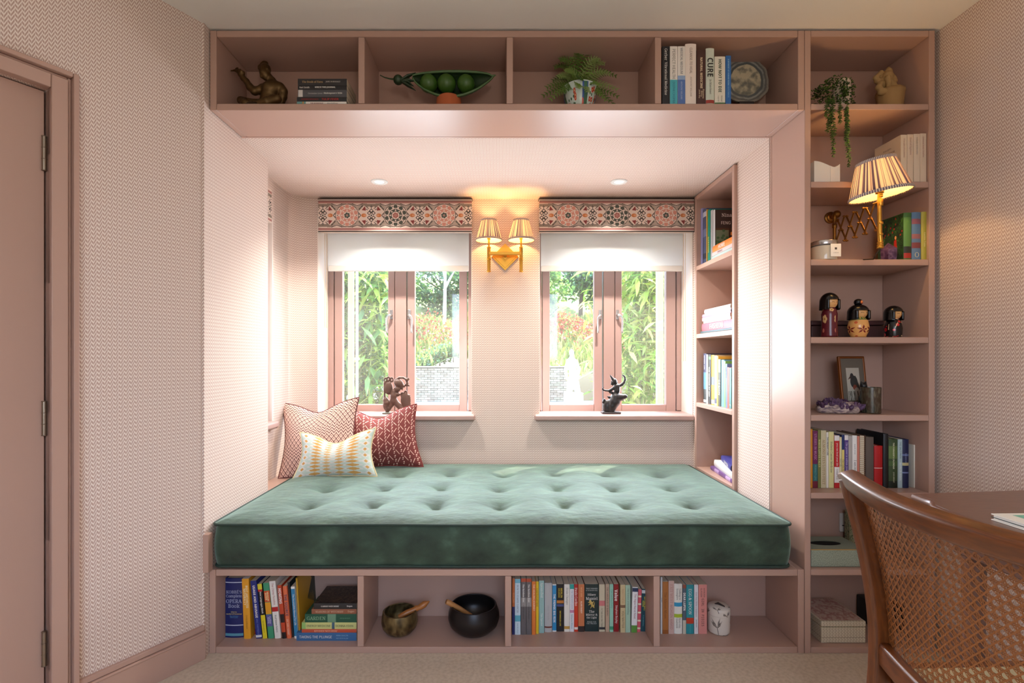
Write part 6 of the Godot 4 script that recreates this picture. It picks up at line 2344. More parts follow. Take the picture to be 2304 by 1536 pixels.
	o = thing("spiral_notebook", "brown ring bound notebook standing in the book row behind the chair", "notebook")
	var nx0 := X(1935, z)
	var nx1 := X(1948.5, z)
	var nh = Y(979, z) - fy[5]
	part("cover", MB.new().bx(nx0, nx0 + 0.002, fy[5] + 0.0005, fy[5] + nh, z - 0.14, z - 0.004).bx(nx1 - 0.002, nx1, fy[5] + 0.0005, fy[5] + nh, z - 0.14, z - 0.004), mat(C(92, 62, 48), 0.7), o).set_meta("kind", "stuff")
	part("pages", MB.new().bx(nx0 + 0.003, nx1 - 0.003, fy[5] + 0.002, fy[5] + nh - 0.003, z - 0.137, z - 0.006), M.page, o)
	mb = MB.new()
	for i in 26:
		var y: float = fy[5] + 0.008 + (nh - 0.016) * i / 25.0
		var pts := []
		for j in 9:
			var a := PI * j / 8.0
			pts.append(Vector3((nx0 + nx1) / 2 - cos(a) * (nx1 - nx0) * 0.48, y + 0.001 * j / 8.0, z - 0.008 + sin(a) * 0.010))
		mb.tube(pts, 0.0009, 5)
	part("rings", mb, mat(C(190, 160, 120), 0.35, 0.7), o).set_meta("kind", "stuff")
	row([
		[1949.5, 1967, 983, C(96, 84, 76), "thick grey brown velvet album in the row behind the chair", {"hard": true, "rough": 0.9, "page": 2}],
		[1968, 1987, 1003, C(176, 22, 26), "short bright red hardback with a cream band behind the chair", {"hard": true, "bands": [[0.465, 0.48, C(220, 200, 190)]]}],
		[1988.5, 2000, 976, C(24, 24, 26), "tall plain black hardback in the row behind the chair", {"hard": true, "dep": 0.15}],
		[2000.5, 2020.5, 988, C(58, 76, 44), "dark green hardback printed with leaves behind the chair", {"hard": true, "bands": [[0.60, 0.86, C(96, 116, 60)], [0.45, 0.55, C(70, 96, 50)], [0.0, 0.14, C(24, 34, 24)]], "t": "THE FORAGER'S CALENDAR", "tf": 3, "tc": C(226, 226, 196), "tp": 0.66, "tl": 0.54, "a": "JOHN WRIGHT", "ap": 0.22, "al": 0.22}],
		[2021, 2030.5, 988, C(176, 198, 200), "pale blue paperback with white capitals behind the chair", {"t": "THE SALT PATH", "tc": C(70, 96, 104), "tp": 0.78, "tl": 0.34, "a": "RAYNOR WINN", "ac": C(236, 240, 240), "ap": 0.34, "al": 0.36}],
		[2031, 2046, 988.5, C(26, 34, 72), "navy hardback with small pale motifs behind the chair", {"hard": true, "bands": [[0.46, 0.52, C(190, 180, 130)], [0.66, 0.70, C(90, 104, 150)], [0.30, 0.33, C(120, 130, 170)]], "t": "Botanical", "tf": 1, "tc": C(150, 160, 190), "tp": 0.62, "tl": 0.2}],
		[2056.5, 2066, 1000.5, C(226, 220, 208), "white paperback showing its back cover at the end of the row behind the chair", {"t": "JOE ORTON", "tf": 3, "tc": C(60, 56, 54), "tp": 0.83, "tl": 0.2, "a": "The Plays", "ac": C(140, 130, 120), "ap": 0.6, "al": 0.2}],
	], fy[5], -0.066, 0.135, "books on the shelf behind the chair")
	# seventh: green tissue box, socket, patterned card
	z = -0.02
	o = thing("tissue_box", "sage green shagreen tissue box with an oval opening", "tissue box")
	var tx0 := X(1825, z)
	var tx1 := X(1948, z)
	var ty: float = fy[6]
	var thh := Y(1235, z) - ty
	var zb := -0.16
	mb = MB.new()
	mb.bx(tx0, tx1, ty + 0.0005, ty + thh - 0.003, zb, z, 0.002)
	var sg := texmat(noise_img(256, 128, [C(120, 132, 116), C(150, 160, 142), C(168, 176, 158)], 0.18, 6), 0.6)
	sg.uv1_scale = Vector3(7, 7, 1)
	part("body", mb, sg, o)
	var ov := []
	var tpl := []
	for k in 40:
		ov.append(Vector2((tx0 + tx1) / 2 - 0.010 + cos(TAU * k / 40) * 0.062, (zb + z) / 2 + 0.004 + sin(TAU * k / 40) * 0.026))
	# lid as a ring between the oval and the rectangle
	mb = MB.new()
	var ring := func(u, v):
		var a: float = u * TAU
		var e: Vector2 = Vector2((tx0 + tx1) / 2 - 0.010 + cos(a) * 0.062, (zb + z) / 2 + 0.004 + sin(a) * 0.026)
		var c2 := Vector2((tx0 + tx1) / 2, (zb + z) / 2)
		var h2 := Vector2((tx1 - tx0) / 2, (z - zb) / 2)
		var d := Vector2(cos(a) * h2.x, sin(a) * h2.y)
		var sc := minf(h2.x / maxf(absf(d.x), 1e-6), h2.y / maxf(absf(d.y), 1e-6))
		var q := e.lerp(c2 + d * sc, v)
		return Vector3(q.x, ty + thh, q.y)
	mb.grid(ring, 96, 6, 0, Vector3((tx0 + tx1) / 2, ty - 1, z))
	part("lid_top", mb, sg, o)
	mb = MB.new()
	var hole_shade := func(u, v):
		var a: float = u * TAU
		return Vector3((tx0 + tx1) / 2 - 0.010 + cos(a) * 0.062 * v, ty + thh - 0.0025, (zb + z) / 2 + 0.004 + sin(a) * 0.026 * v)
	mb.grid(hole_shade, 48, 3, 0, Vector3((tx0 + tx1) / 2, ty - 1, z))
	part("opening", mb, mat(Color(0.02, 0.02, 0.02), 0.9), o)  # black disc stands for the shade inside the box
	part("edge_line", MB.new().bx(tx0 - 0.0004, tx1 + 0.0004, ty + thh - 0.0035, ty + thh - 0.0005, z - 0.002, z + 0.0006), mat(C(190, 150, 84), 0.5), o)
	o = thing("wall_socket", "white wall socket on the bookcase back above the tissue box", "socket")
	z = -0.2345
	var sc := P(1900, 1174, z)
	part("plate", MB.new().box(sc + Vector3(0, 0, 0.004), Vector3(L(26, z), L(42, z), 0.008), 0.002), mat(C(216, 208, 202), 0.4), o)
	mb = MB.new()
	mb.box(sc + Vector3(0, 0.010, 0.0081), Vector3(0.004, 0.011, 0.0006))
	for s in [-1, 1]: mb.box(sc + Vector3(s * 0.011, -0.012, 0.0081), Vector3(0.009, 0.004, 0.0006))
	part("slots", mb, mat(Color(0.05, 0.05, 0.05), 0.6), o).set_meta("kind", "stuff")
	var fm := texmat(noise_img(128, 128, [C(60, 72, 48), C(120, 122, 88), C(176, 164, 130), C(80, 86, 60)], 0.09, 2), 0.6)
	fm.uv1_scale = Vector3(6, 6, 1)
	o = thing("patterned_folder", "folder with a mottled green and cream pattern leaning behind the tissue box", "folder")
	part("cover", MB.new().bx(X(1911, -0.17), X(1975, -0.17), fy[6] + 0.0005, Y(1150, -0.17), -0.20, -0.17, 0.002), fm, o)
	part("pages", MB.new().bx(X(1912, -0.17), X(1974, -0.17), fy[6] + 0.003, Y(1152, -0.17), -0.198, -0.172), M.page, o)
	# eighth: white inlaid box, black box behind
	o = thing("inlaid_box", "white bone inlaid lidded box with a pink floral lid", "box")
	z = -0.028
	var jx0 := X(1848, z)
	var jx1 := X(1948, z)
	var jy: float = fy[7]
	var jh := Y(1397, z) - jy
	var jm := texmat(inlay_print(), 0.4)
	jm.uv1_scale = Vector3(11, 11, 1)
	mb = MB.new()
	part("body", MB.new().bx(jx0, jx1, jy + 0.0005, jy + jh * 0.72, -0.215, z, 0.002), jm, o)
	part("lid", MB.new().bx(jx0 - 0.001, jx1 + 0.001, jy + jh * 0.735, jy + jh, -0.216, z + 0.001, 0.003), jm, o)
	mb = MB.new()
	mb.quad(Vector3(jx0 + 0.006, jy + jh + 0.0004, z - 0.006), Vector3(jx1 - 0.006, jy + jh + 0.0004, z - 0.006), Vector3(jx1 - 0.006, jy + jh + 0.0004, -0.21), Vector3(jx0 + 0.006, jy + jh + 0.0004, -0.21), Vector3.UP)
	part("lid_panel", mb, texmat(noise_img(128, 128, [C(196, 168, 156), C(206, 180, 168), C(170, 120, 110), C(206, 186, 172)], 0.035, 15), 0.5), o)
	o = thing("black_case", "plain black upright case behind the inlaid box", "case")
	part("case", MB.new().bx(X(1952, -0.16), X(2060, -0.16), fy[7] + 0.0005, Y(1352, -0.16), -0.225, -0.12, 0.003), mat(C(26, 24, 24), 0.6), o)
	part("latch", MB.new().bx(X(2000, -0.16), X(2010, -0.16), Y(1390, -0.16), Y(1380, -0.16), -0.12, -0.117, 0.001), M.steel, o)

func find_last(called: String, bit: String) -> Node3D:
	var hit: Node3D = null
	for c in get_children():
		if str(c.name).begins_with(called) and c.has_meta("label") and bit in str(c.get_meta("label")): hit = c
	return hit

func bird_print() -> Image:
	var im := Image.create(160, 180, false, Image.FORMAT_RGB8)
	im.fill(C(104, 98, 88))
	im.fill_rect(Rect2i(34, 34, 92, 124), C(186, 182, 170))
	disc(im, 84, 84, 26, C(42, 50, 52), 0.0, 0.85)
	poly(im, [Vector2(66, 78), Vector2(98, 62), Vector2(124, 108), Vector2(108, 126), Vector2(84, 112)], C(48, 56, 56))
	disc(im, 72, 66, 13, C(44, 48, 52))
	poly(im, [Vector2(62, 62), Vector2(64, 70), Vector2(42, 76)], C(66, 44, 34))
	disc(im, 88, 104, 14, C(132, 66, 50), 0.0, 0.7)
	disc(im, 100, 130, 22, C(150, 144, 134), 0.0, 1.2)
	for k in 10:
		line(im, Vector2(44 + k * 8, 156), Vector2(40 + k * 8 + sin(k * 2.0) * 10, 118), 2.0, C(54, 50, 42))
	im.fill_rect(Rect2i(34, 150, 92, 8), C(72, 66, 54))
	return im

func inlay_print() -> Image:
	var im := Image.create(128, 128, false, Image.FORMAT_RGB8)
	im.fill(C(206, 194, 170))
	for y in 16:
		for x in 16:
			var c := C(176, 162, 136) if (x + y) % 2 else C(222, 212, 190)
			disc(im, x * 8 + 4 + (4 if y % 2 else 0), y * 8 + 4, 3.0, c, 0.0, 0.8)
	for x in 16: disc(im, x * 8 + 4, 64, 1.6, C(96, 86, 70))
	return im


# ---------------------------------------------------------------- shelves under the mattress
func singing_bowl(label: String, at: Vector3, r: float, h: float, rr: float, m: Material, stick: Array, smat: Material, slabel: String) -> void:
	var o := thing("singing_bowl", label, "bowl", at, "metal bowls under the mattress")
	var mb := MB.new()
	mb.lathe(Vector3.ZERO, [Vector2(0, 0.0006), Vector2(r * 0.42, 0.0006), Vector2(r * 0.72, h * 0.10), Vector2(r * 0.93, h * 0.30), Vector2(r, h * 0.52), Vector2(r * 0.985, h * 0.72), Vector2(rr, h * 0.985), Vector2(rr - 0.002, h), Vector2(rr - 0.006, h), Vector2(rr - 0.006, h * 0.97), Vector2(r * 0.93, h * 0.7), Vector2(r * 0.93, h * 0.5), Vector2(r * 0.7, h * 0.18), Vector2(r * 0.3, h * 0.09), Vector2(0, h * 0.09)], 56)
	part("bowl", mb, m, o)
	var s := thing("wooden_striker", slabel, "striker", Vector3.ZERO, "wooden strikers in the bowls")
	part("rod", MB.new().tube(stick[0], stick[1], 14), smat, s)

func bench_shelves() -> void:
	var fy := Y(1456.0, 0) + 0.0004
	# first compartment: leaning books
	row([
		[506, 547, 1301, C(26, 36, 96), "thick navy hardback with silver title at the head end of the bench", {"hard": true, "flat": true, "t": "KOBBÉ'S|Complete|OPERA|Book", "tf": 1, "tc": C(176, 184, 214), "tp": 0.66, "tl": 0.32, "bands": [[0.205, 0.22, C(190, 196, 216)], [0.925, 0.94, C(190, 196, 216)], [0.03, 0.075, C(90, 150, 170)]], "more": [["Edited by|the Earl of Harewood", 0, C(226, 206, 120), 0.42, 0.06], ["The definitive|reference guide", 0, C(90, 150, 206), 0.355, 0.05]]}],
	], fy, -0.064, 0.15, "books under the head of the mattress")
	row([
		[549, 564.5, 1302, C(230, 160, 40), "orange yellow paperback beside the thick navy hardback", {"lean": 2.2, "page": 1, "t": "BEAT ARTHRITIS|NATURALLY", "tf": 3, "tc": C(244, 226, 180), "tp": 0.70, "tl": 0.46, "a": "Emily Johnson", "ac": C(150, 90, 30), "ap": 0.28, "al": 0.22}],
	], fy, -0.056, 0.14, "books under the head of the mattress")
	row([
		[570, 574, 1300, C(200, 40, 50), "thin red and white book leaning beside the orange yellow paperback", {"lean": 5.5, "page": 1, "dz": -0.03}],
		[576, 589.5, 1307, C(30, 44, 122), "navy paperback with white capitals leaning under the mattress", {"lean": 5.8, "t": "USAGE AND ABUSAGE", "tf": 3, "tp": 0.64, "tl": 0.56, "a": "ERIC PARTRIDGE", "ac": C(120, 136, 200), "ap": 0.2, "al": 0.28, "bands": [[0.02, 0.06, C(214, 214, 214)]]}],
		[591.5, 601.5, 1314, C(26, 24, 26), "black and yellow paperback leaning among the bench books", {"lean": 6.0, "bands": [[0.0, 0.43, C(226, 206, 40)], [0.9, 1.0, C(222, 204, 50)], [0.86, 0.9, C(190, 40, 40)]], "t": "How Languages Work", "tf": 3, "tp": 0.66, "tl": 0.4, "a": "Second edition", "ac": C(110, 100, 30), "ap": 0.22, "al": 0.22}],
		[603.5, 616.5, 1312, C(64, 150, 110), "paperback banded green, red, orange and violet leaning under the mattress", {"lean": 5.6, "bands": [[0.66, 0.86, C(206, 84, 40)], [0.44, 0.65, C(226, 156, 36)], [0.22, 0.43, C(92, 92, 150)]], "t": "MUSEUM|GUIDE", "tf": 3, "tc": C(244, 226, 170), "tp": 0.76, "tl": 0.16, "a": "Further|Reading", "ac": C(226, 226, 240), "ap": 0.33, "al": 0.14}],
		[618.5, 632.5, 1308, C(232, 226, 218), "white paperback with a small red square leaning under the mattress", {"lean": 6.0, "t": "The Chimp Paradox", "tc": C(170, 40, 40), "tp": 0.78, "tl": 0.38, "a": "Prof Steve Peters", "ac": C(50, 46, 46), "ap": 0.26, "al": 0.30, "bands": [[0.47, 0.55, C(180, 30, 34)]]}],
		[635, 644, 1317, C(196, 72, 40), "orange and black paperback with title HOMING leaning under the mattress", {"lean": 5.4, "bands": [[0.0, 0.12, C(30, 24, 26)], [0.30, 0.46, C(40, 26, 26)]], "t": "HOMING", "tf": 3, "tp": 0.8, "tl": 0.3}],
		[646, 655, 1319, C(226, 112, 72), "salmon orange paperback with slate blue capitals leaning under the mattress", {"lean": 5.0, "t": "THE SOURCE", "tf": 3, "tc": C(60, 66, 96), "tp": 0.64, "tl": 0.5, "a": "DR TARA SWART", "ac": C(246, 220, 200), "ap": 0.22, "al": 0.3}],
		[656.5, 661, 1310, C(30, 38, 42), "thin black book leaning beside the salmon orange paperback", {"lean": 4.6, "dz": -0.01}],
		[662.5, 671, 1320, C(236, 234, 228), "white framed blue paperback leaning beside the big yellow book", {"lean": 4.2, "bands": [[0.05, 0.96, C(50, 130, 176)]], "t": "The Incomplete Manual for Life", "tp": 0.56, "tl": 0.6}],
		[672.5, 676.5, 1301, C(196, 150, 40), "big thin yellow picture book with a dark palm on its cover", {"lean": 3.4, "dep": 0.20, "hard": true, "page": 1}],
	], fy, -0.058, 0.14, "books under the head of the mattress")
	var pk := find_last("book", "dark palm")
	var mb := MB.new()
	var poster := Image.create(128, 128, false, Image.FORMAT_RGB8)
	poster.fill(C(196, 150, 44))
	poly(poster, [Vector2(70, 0), Vector2(128, 0), Vector2(128, 128), Vector2(96, 100), Vector2(110, 60), Vector2(80, 44), Vector2(100, 30)], C(26, 40, 28))
	for k in 7: line(poster, Vector2(100, 20), Vector2(60 + k * 9, 60 + k * 5), 4, C(30, 48, 30))
	var rx := L(2.0, -0.06) + 0.0004
	mb.quad(Vector3(rx, 0.004, -0.008), Vector3(rx, 0.004, -0.196), Vector3(rx, 0.215, -0.196), Vector3(rx, 0.215, -0.008), Vector3.RIGHT, Vector2(0, 1), Vector2(1, 1), Vector2(1, 0), Vector2(0, 0))
	part("cover_picture", mb, texmat(poster, 0.4), pk)
	stack([
		[706, 802, 1357.5, 1370.5, C(44, 42, 42), "black book with patterned cover on top of the pile under the mattress", {"t": "GARDEN WITCHERY", "tf": 4, "tp": 0.62, "tl": 0.42, "a": "Dugan", "af": 4, "ap": 0.16, "al": 0.13}],
		[701, 802, 1370.5, 1381.5, C(150, 92, 66), "brown paperback second from the top of the pile under the mattress", {"t": "SEASONS OF WITCHERY", "tf": 1, "tc": C(224, 190, 160), "tp": 0.6, "tl": 0.62, "a": "Dugan", "ap": 0.12, "al": 0.14}],
		[686, 802, 1381.5, 1400.5, C(34, 86, 64), "dark green book third from the top of the pile under the mattress", {"bands": [[0.40, 0.56, C(110, 150, 120)]], "t": "GARDEN", "tf": 1, "tc": C(150, 190, 150), "tp": 0.78, "tl": 0.36, "a": "PETER MCHOY", "af": 1, "ac": C(110, 160, 130), "ap": 0.22, "al": 0.2}],
		[679, 802, 1400.5, 1415.5, C(206, 206, 132), "pale yellow paperback below the dark green one in the pile", {"bands": [[0.93, 1.0, C(150, 190, 110)], [0.40, 0.45, C(70, 100, 120)]], "t": "ENERGY MEDICINE", "tc": C(60, 66, 56), "tp": 0.69, "tl": 0.43, "a": "DONNA EDEN", "ac": C(60, 66, 56), "ap": 0.22, "al": 0.32}],
		[679, 802, 1415.5, 1423.5, C(196, 84, 56), "thin orange red paperback above the blue one in the pile", {"t": "KITCHEN WITCHERY", "tf": 1, "tc": C(244, 200, 170), "tp": 0.56, "tl": 0.42}],
		[667, 802, 1423.5, 1442.2, C(56, 104, 152), "blue paperback at the bottom of the pile under the mattress", {"t": "TAKING THE PLUNGE", "tp": 0.68, "tl": 0.54, "a": "ANNA DEACON|AND VICKY ALLAN", "ac": C(150, 190, 220), "ap": 0.24, "al": 0.2}],
	], fy, -0.042, 0.15, "books piled under the mattress")
	var gp := find_last("book", "black book with patterned cover")
	mb = MB.new()
	var hl := L(48, -0.042)
	var tt := L(6.5, -0.042) * 0.985 + 0.0006
	mb.quad(Vector3(tt, -hl + 0.002, -0.004), Vector3(tt, hl - 0.002, -0.004), Vector3(tt, hl - 0.002, -0.146), Vector3(tt, -hl + 0.002, -0.146), Vector3.RIGHT)
	part("cover_picture", mb, texmat(noise_img(128, 128, [C(28, 26, 26), C(44, 38, 34), C(92, 74, 62), C(36, 32, 32), C(66, 56, 44)], 0.04, 31), 0.4), gp)
	# second compartment: two bowls with wooden strikers
	var z1 := -0.105
	var b1 := Vector3(X(899.5, z1), fy, z1)
	var q := func(zx, zy, z): return P(810 + zx / 6.4, 1260 + zy / 6.4, z)
	var brass := texmat(noise_img(128, 64, [C(70, 58, 38), C(110, 94, 62), C(146, 128, 88), C(84, 70, 46)], 0.05, 7), 0.38)
	brass.metallic = 0.7
	singing_bowl("smaller aged brass bowl with a turned striker resting in it", b1, L(40.5, z1), 0.088, L(37.5, z1), brass, [[q.call(560, 820, z1 + 0.01), q.call(680, 752, z1), q.call(790, 705, z1 - 0.01), q.call(815, 690, z1 - 0.01), q.call(850, 680, z1 - 0.01), q.call(870, 670, z1 - 0.01), q.call(930, 630, z1 - 0.015), q.call(1000, 590, z1 - 0.02)], [0.010, 0.011, 0.010, 0.012, 0.009, 0.012, 0.013, 0.002]], M.stick, "reddish turned wooden striker leaning out of the smaller brass bowl")
	var z2 := -0.118
	var b2 := Vector3(X(1066, z2), fy, z2)
	singing_bowl("larger black metal bowl with a straight striker resting in it", b2, L(57.5, z2), 0.108, L(51, z2), mat(C(40, 36, 36), 0.34, 0.5), [[q.call(1245, 595, z2 + 0.03), q.call(1290, 612, z2 + 0.025), q.call(1300, 620, z2 + 0.025), q.call(1440, 700, z2 + 0.01), q.call(1600, 800, z2 - 0.005)], [0.0095, 0.0105, 0.0098, 0.0098, 0.0085]], wood(C(150, 96, 50), C(184, 128, 74), C(206, 150, 96), 0.5), "pale straight wooden striker leaning out of the larger black bowl")
	# third compartment: upright paperbacks
	var u := func(zx): return 1135 + zx / 6.583
	var v := func(zy): return 1270 + zy / 6.583
	var rows := [
		[115, 153, 205, C(196, 110, 60), "orange and dark blue paperback at the bowl end of the long row", {"bands": [[0, 0.5, C(36, 46, 100)]], "t": "HEALING", "tf": 3, "tc": C(226, 150, 100), "tp": 0.66, "tl": 0.3}, 0],
		[155, 238, 215, C(206, 222, 230), "white and pale blue paperback second from the bowl end of long row", {"bands": [[0.93, 1.0, C(120, 186, 204)], [0.24, 0.35, C(96, 172, 190)]], "t": "HOW TO STARVE CANCER", "tf": 1, "tc": C(70, 80, 90), "tp": 0.65, "tl": 0.5, "a": "Jane McLelland", "ac": C(90, 130, 150), "ap": 0.12, "al": 0.18}, 0],
		[245, 321, 205, C(104, 98, 98), "grey paperback with a flame corner, nearer the bowls of two alike", {"bands": [[0.94, 1.0, C(190, 80, 50)], [0.50, 0.66, C(150, 144, 140)]], "t": "The Rainbow Diet", "tf": 3, "tp": 0.74, "tl": 0.32, "a": "Chris Woollams", "ac": C(70, 66, 66), "ap": 0.40, "al": 0.24}, 0],
		[325, 401, 206, C(104, 98, 98), "grey paperback with a flame corner, farther from the bowls of two alike", {"bands": [[0.94, 1.0, C(190, 80, 50)], [0.50, 0.66, C(150, 144, 140)]], "t": "The Rainbow Diet", "tf": 3, "tp": 0.74, "tl": 0.32, "a": "Chris Woollams", "ac": C(70, 66, 66), "ap": 0.40, "al": 0.24}, 0],
		[406, 463, 250, C(224, 122, 52), "orange paperback with thin pale capitals beside the two grey ones", {"t": "THE HEALING JOURNEY", "tc": C(250, 220, 190), "tp": 0.70, "tl": 0.5}, 0],
		[467, 507, 250, C(226, 190, 40), "thin yellow paperback in the long row", {"t": "Love Yourself Well", "tc": C(120, 100, 30), "tp": 0.7, "tl": 0.35}, 0.006],
		[511, 588, 238, C(150, 186, 180), "pale teal paperback beside the thin yellow one in the long row", {"t": "Spoon-Fed", "tf": 1, "tp": 0.82, "tl": 0.28, "a": "Tim Spector", "af": 1, "ap": 0.26, "al": 0.24}, 0.012],
		[594, 706, 275, C(186, 184, 182), "thick pale grey hardback with faint lettering in the long row", {"hard": true, "bands": [[0.09, 0.12, C(110, 50, 40)]], "t": "GRIEF WORKS", "tf": 1, "tc": C(160, 160, 160), "tp": 0.4, "tl": 0.3}, 0.018],
		[711, 769, 292, C(228, 226, 222), "white paperback with a bright blue spine panel in the long row", {"bands": [[0.03, 0.98, C(48, 140, 190)]], "t": "THE FRINGE BIG RIDE", "tf": 3, "tp": 0.5, "tl": 0.6}, 0.022],
		[773, 880, 290, C(28, 26, 28), "black paperback with yellow author capitals in the long row", {"bands": [[0.60, 0.66, C(190, 120, 50)], [0.53, 0.58, C(70, 80, 130)]], "t": "MERLIN|SHELDRAKE", "tf": 3, "tc": C(216, 190, 60), "tp": 0.82, "tl": 0.2, "a": "ENTANGLED LIFE", "af": 3, "ap": 0.28, "al": 0.32}, 0.024],
		[885, 966, 292, C(232, 226, 214), "white paperback with an ochre emblem near its foot", {"bands": [[0.06, 0.12, C(196, 150, 70)]], "t": "Brain Changer", "tf": 1, "tc": C(120, 110, 100), "tp": 0.75, "tl": 0.36}, 0.022],
		[969, 1031, 290, C(230, 228, 232), "white paperback with a teal top in the long row", {"bands": [[0.9, 1.0, C(48, 160, 150)], [0.40, 0.46, C(206, 140, 170)]], "t": "The Starseed Quest", "tf": 5, "tc": C(130, 130, 150), "tp": 0.68, "tl": 0.4, "a": "Rebecca Wilson", "ac": C(60, 140, 140), "ap": 0.22, "al": 0.3}, 0.022],
		[1034, 1089, 292, C(206, 62, 36), "red orange paperback beside the white one with teal top", {"bands": [[0.62, 1.0, C(180, 40, 36)], [0.05, 0.10, C(240, 220, 210)]], "t": "Paulo Coelho", "tf": 1, "tp": 0.74, "tl": 0.38}, 0.022],
		[1094, 1185, 292, C(200, 120, 76), "tan orange paperback beside the thick dark green one", {"bands": [[0, 0.12, C(50, 34, 30)]], "t": "WILD SIDE", "tf": 3, "tc": C(232, 180, 130), "tp": 0.84, "tl": 0.2, "a": "ALAN RABEY", "af": 3, "ac": C(250, 230, 210), "ap": 0.52, "al": 0.26}, 0.022],
		[1190, 1394, 290, C(22, 44, 44), "thickest dark green book with a gold lion in the long row", {"flat": true, "t": "Hilary|Mantel", "tf": 1, "tp": 0.74, "tl": 0.15, "bands": [], "more": [["The|Mirror &|the Light", 1, C(240, 236, 228), 0.36, 0.20], ["TWICE WINNER|OF THE BOOKER PRIZE", 0, C(200, 206, 200), 0.89, 0.08], ["PRAISE FOR|THE TRILOGY", 0, C(190, 196, 190), 0.19, 0.07]]}, 0.024],
		[1403, 1488, 294, C(200, 188, 160), "cream paperback with a pink stroke beside the thickest green book", {"bands": [[0.55, 0.66, C(206, 120, 120)], [0.05, 0.10, C(50, 46, 50)]], "t": "A Tale for the Time", "tf": 5, "tc": C(80, 70, 60), "tp": 0.30, "tl": 0.4}, 0.022],
		[1498, 1554, 290, C(186, 160, 136), "tan paperback with thin dark capitals beside the cream one", {"t": "THE LANGUAGE OF DARING", "tf": 1, "tc": C(90, 60, 50), "tp": 0.64, "tl": 0.6}, 0.020],
		[1559, 1613, 290, C(150, 200, 176), "mint green paperback beside the dark red one", {"bands": [[0.05, 0.12, C(60, 150, 110)]], "t": "The Garden Party", "tf": 1, "tc": C(90, 150, 130), "tp": 0.7, "tl": 0.4}, 0.020],
		[1619, 1693, 290, C(142, 22, 26), "dark red paperback with a bold white title in the long row", {"t": "Value", "tf": 3, "tp": 0.77, "tl": 0.28, "a": "Stephen Bayley", "ap": 0.37, "al": 0.38}, 0.022],
		[1718, 1791, 300, C(206, 184, 140), "sandy paperback with dark capitals in the long row", {"t": "YOU MATTER", "tc": C(110, 84, 60), "tp": 0.28, "tl": 0.36, "a": "MATTHEW", "ac": C(190, 150, 110), "ap": 0.76, "al": 0.3, "bands": [[0.52, 0.58, C(130, 96, 70)]]}, 0.016],
		[1795, 1865, 305, C(166, 196, 170), "pale sage paperback with small dark type in the long row", {"t": "The Science of Storytelling", "tf": 1, "tc": C(80, 100, 90), "tp": 0.66, "tl": 0.55}, 0.016],
		[1879, 1962, 335, C(232, 230, 228), "white paperback with green foot and round blue badge", {"lean": -1.6, "bands": [[0, 0.16, C(92, 146, 60)], [0.90, 0.985, C(40, 56, 90)]], "t": "The Vagus Nerve Reset", "tc": C(150, 70, 80), "tp": 0.58, "tl": 0.55}, 0.016],
		[1966, 2014, 370, C(214, 92, 104), "pink paperback with cream triangles near the end of long row", {"lean": -1.8, "bands": [[0.82, 0.86, C(240, 220, 190)], [0.64, 0.68, C(240, 220, 190)], [0.44, 0.48, C(240, 220, 190)], [0.25, 0.29, C(240, 220, 190)], [0.07, 0.11, C(240, 220, 190)]]}, 0.020],
		[2018, 2087, 362, C(22, 70, 82), "dark teal paperback with yellow title ending the long row", {"lean": -1.8, "bands": [[0.90, 0.975, C(206, 210, 210)]], "t": "GETTING WELL|AGAIN", "tf": 3, "tc": C(206, 190, 60), "tp": 0.66, "tl": 0.4, "a": "O Carl Simonton", "ac": C(120, 180, 190), "ap": 0.26, "al": 0.26}, 0.024],
	]
	var list := []
	for r in rows:
		var o: Dictionary = r[5]
		o.dz = -r[6]
		list.append([u.call(r[0]), u.call(r[1]), v.call(r[2]), r[3], r[4], o])
	row(list, fy, -0.086, 0.13, "paperbacks in the long row under the mattress")
	var lion := find_last("book", "gold lion")
	var bl := Blob.new()
	bl.k = 0.003
	var lz := 0.0006
	var g := func(x, y): return Vector3((x - 1292) * 0.0000279 * 9.0, 0.0, lz)
	var lp := func(zx, zy): return Vector3((zx - 1292) / 6.583 * L(1.0, -0.11), Y(v.call(zy), -0.11) - fy, 0.0002)
	bl.chain([lp.call(1268, 545), lp.call(1290, 570), lp.call(1300, 610)], [0.0035, 0.0045, 0.0035])
	bl.egg(lp.call(1270, 535), Vector3(0.0045, 0.004, 0.0012))
	for e in [[1275, 565, 1240, 560], [1280, 575, 1245, 600], [1300, 600, 1330, 640], [1298, 605, 1275, 645], [1320, 630, 1335, 560], [1300, 580, 1325, 540]]:
		bl.cap(lp.call(e[0], e[1]), lp.call(e[2], e[3]), 0.0022, 0.0012)
	mb = MB.new()
	bl.build(0.0012, mb)
	for i in mb.v.size(): mb.v[i].z = 0.0004 + maxf(0.0, mb.v[i].z) * 0.15
	part("lion_emblem", mb, mat(C(206, 176, 96), 0.4), lion)
	# fourth compartment
	var u4 := func(zx): return 1470 + zx / 6.4
	var v4 := func(zy): return 1270 + zy / 6.4
	list = []
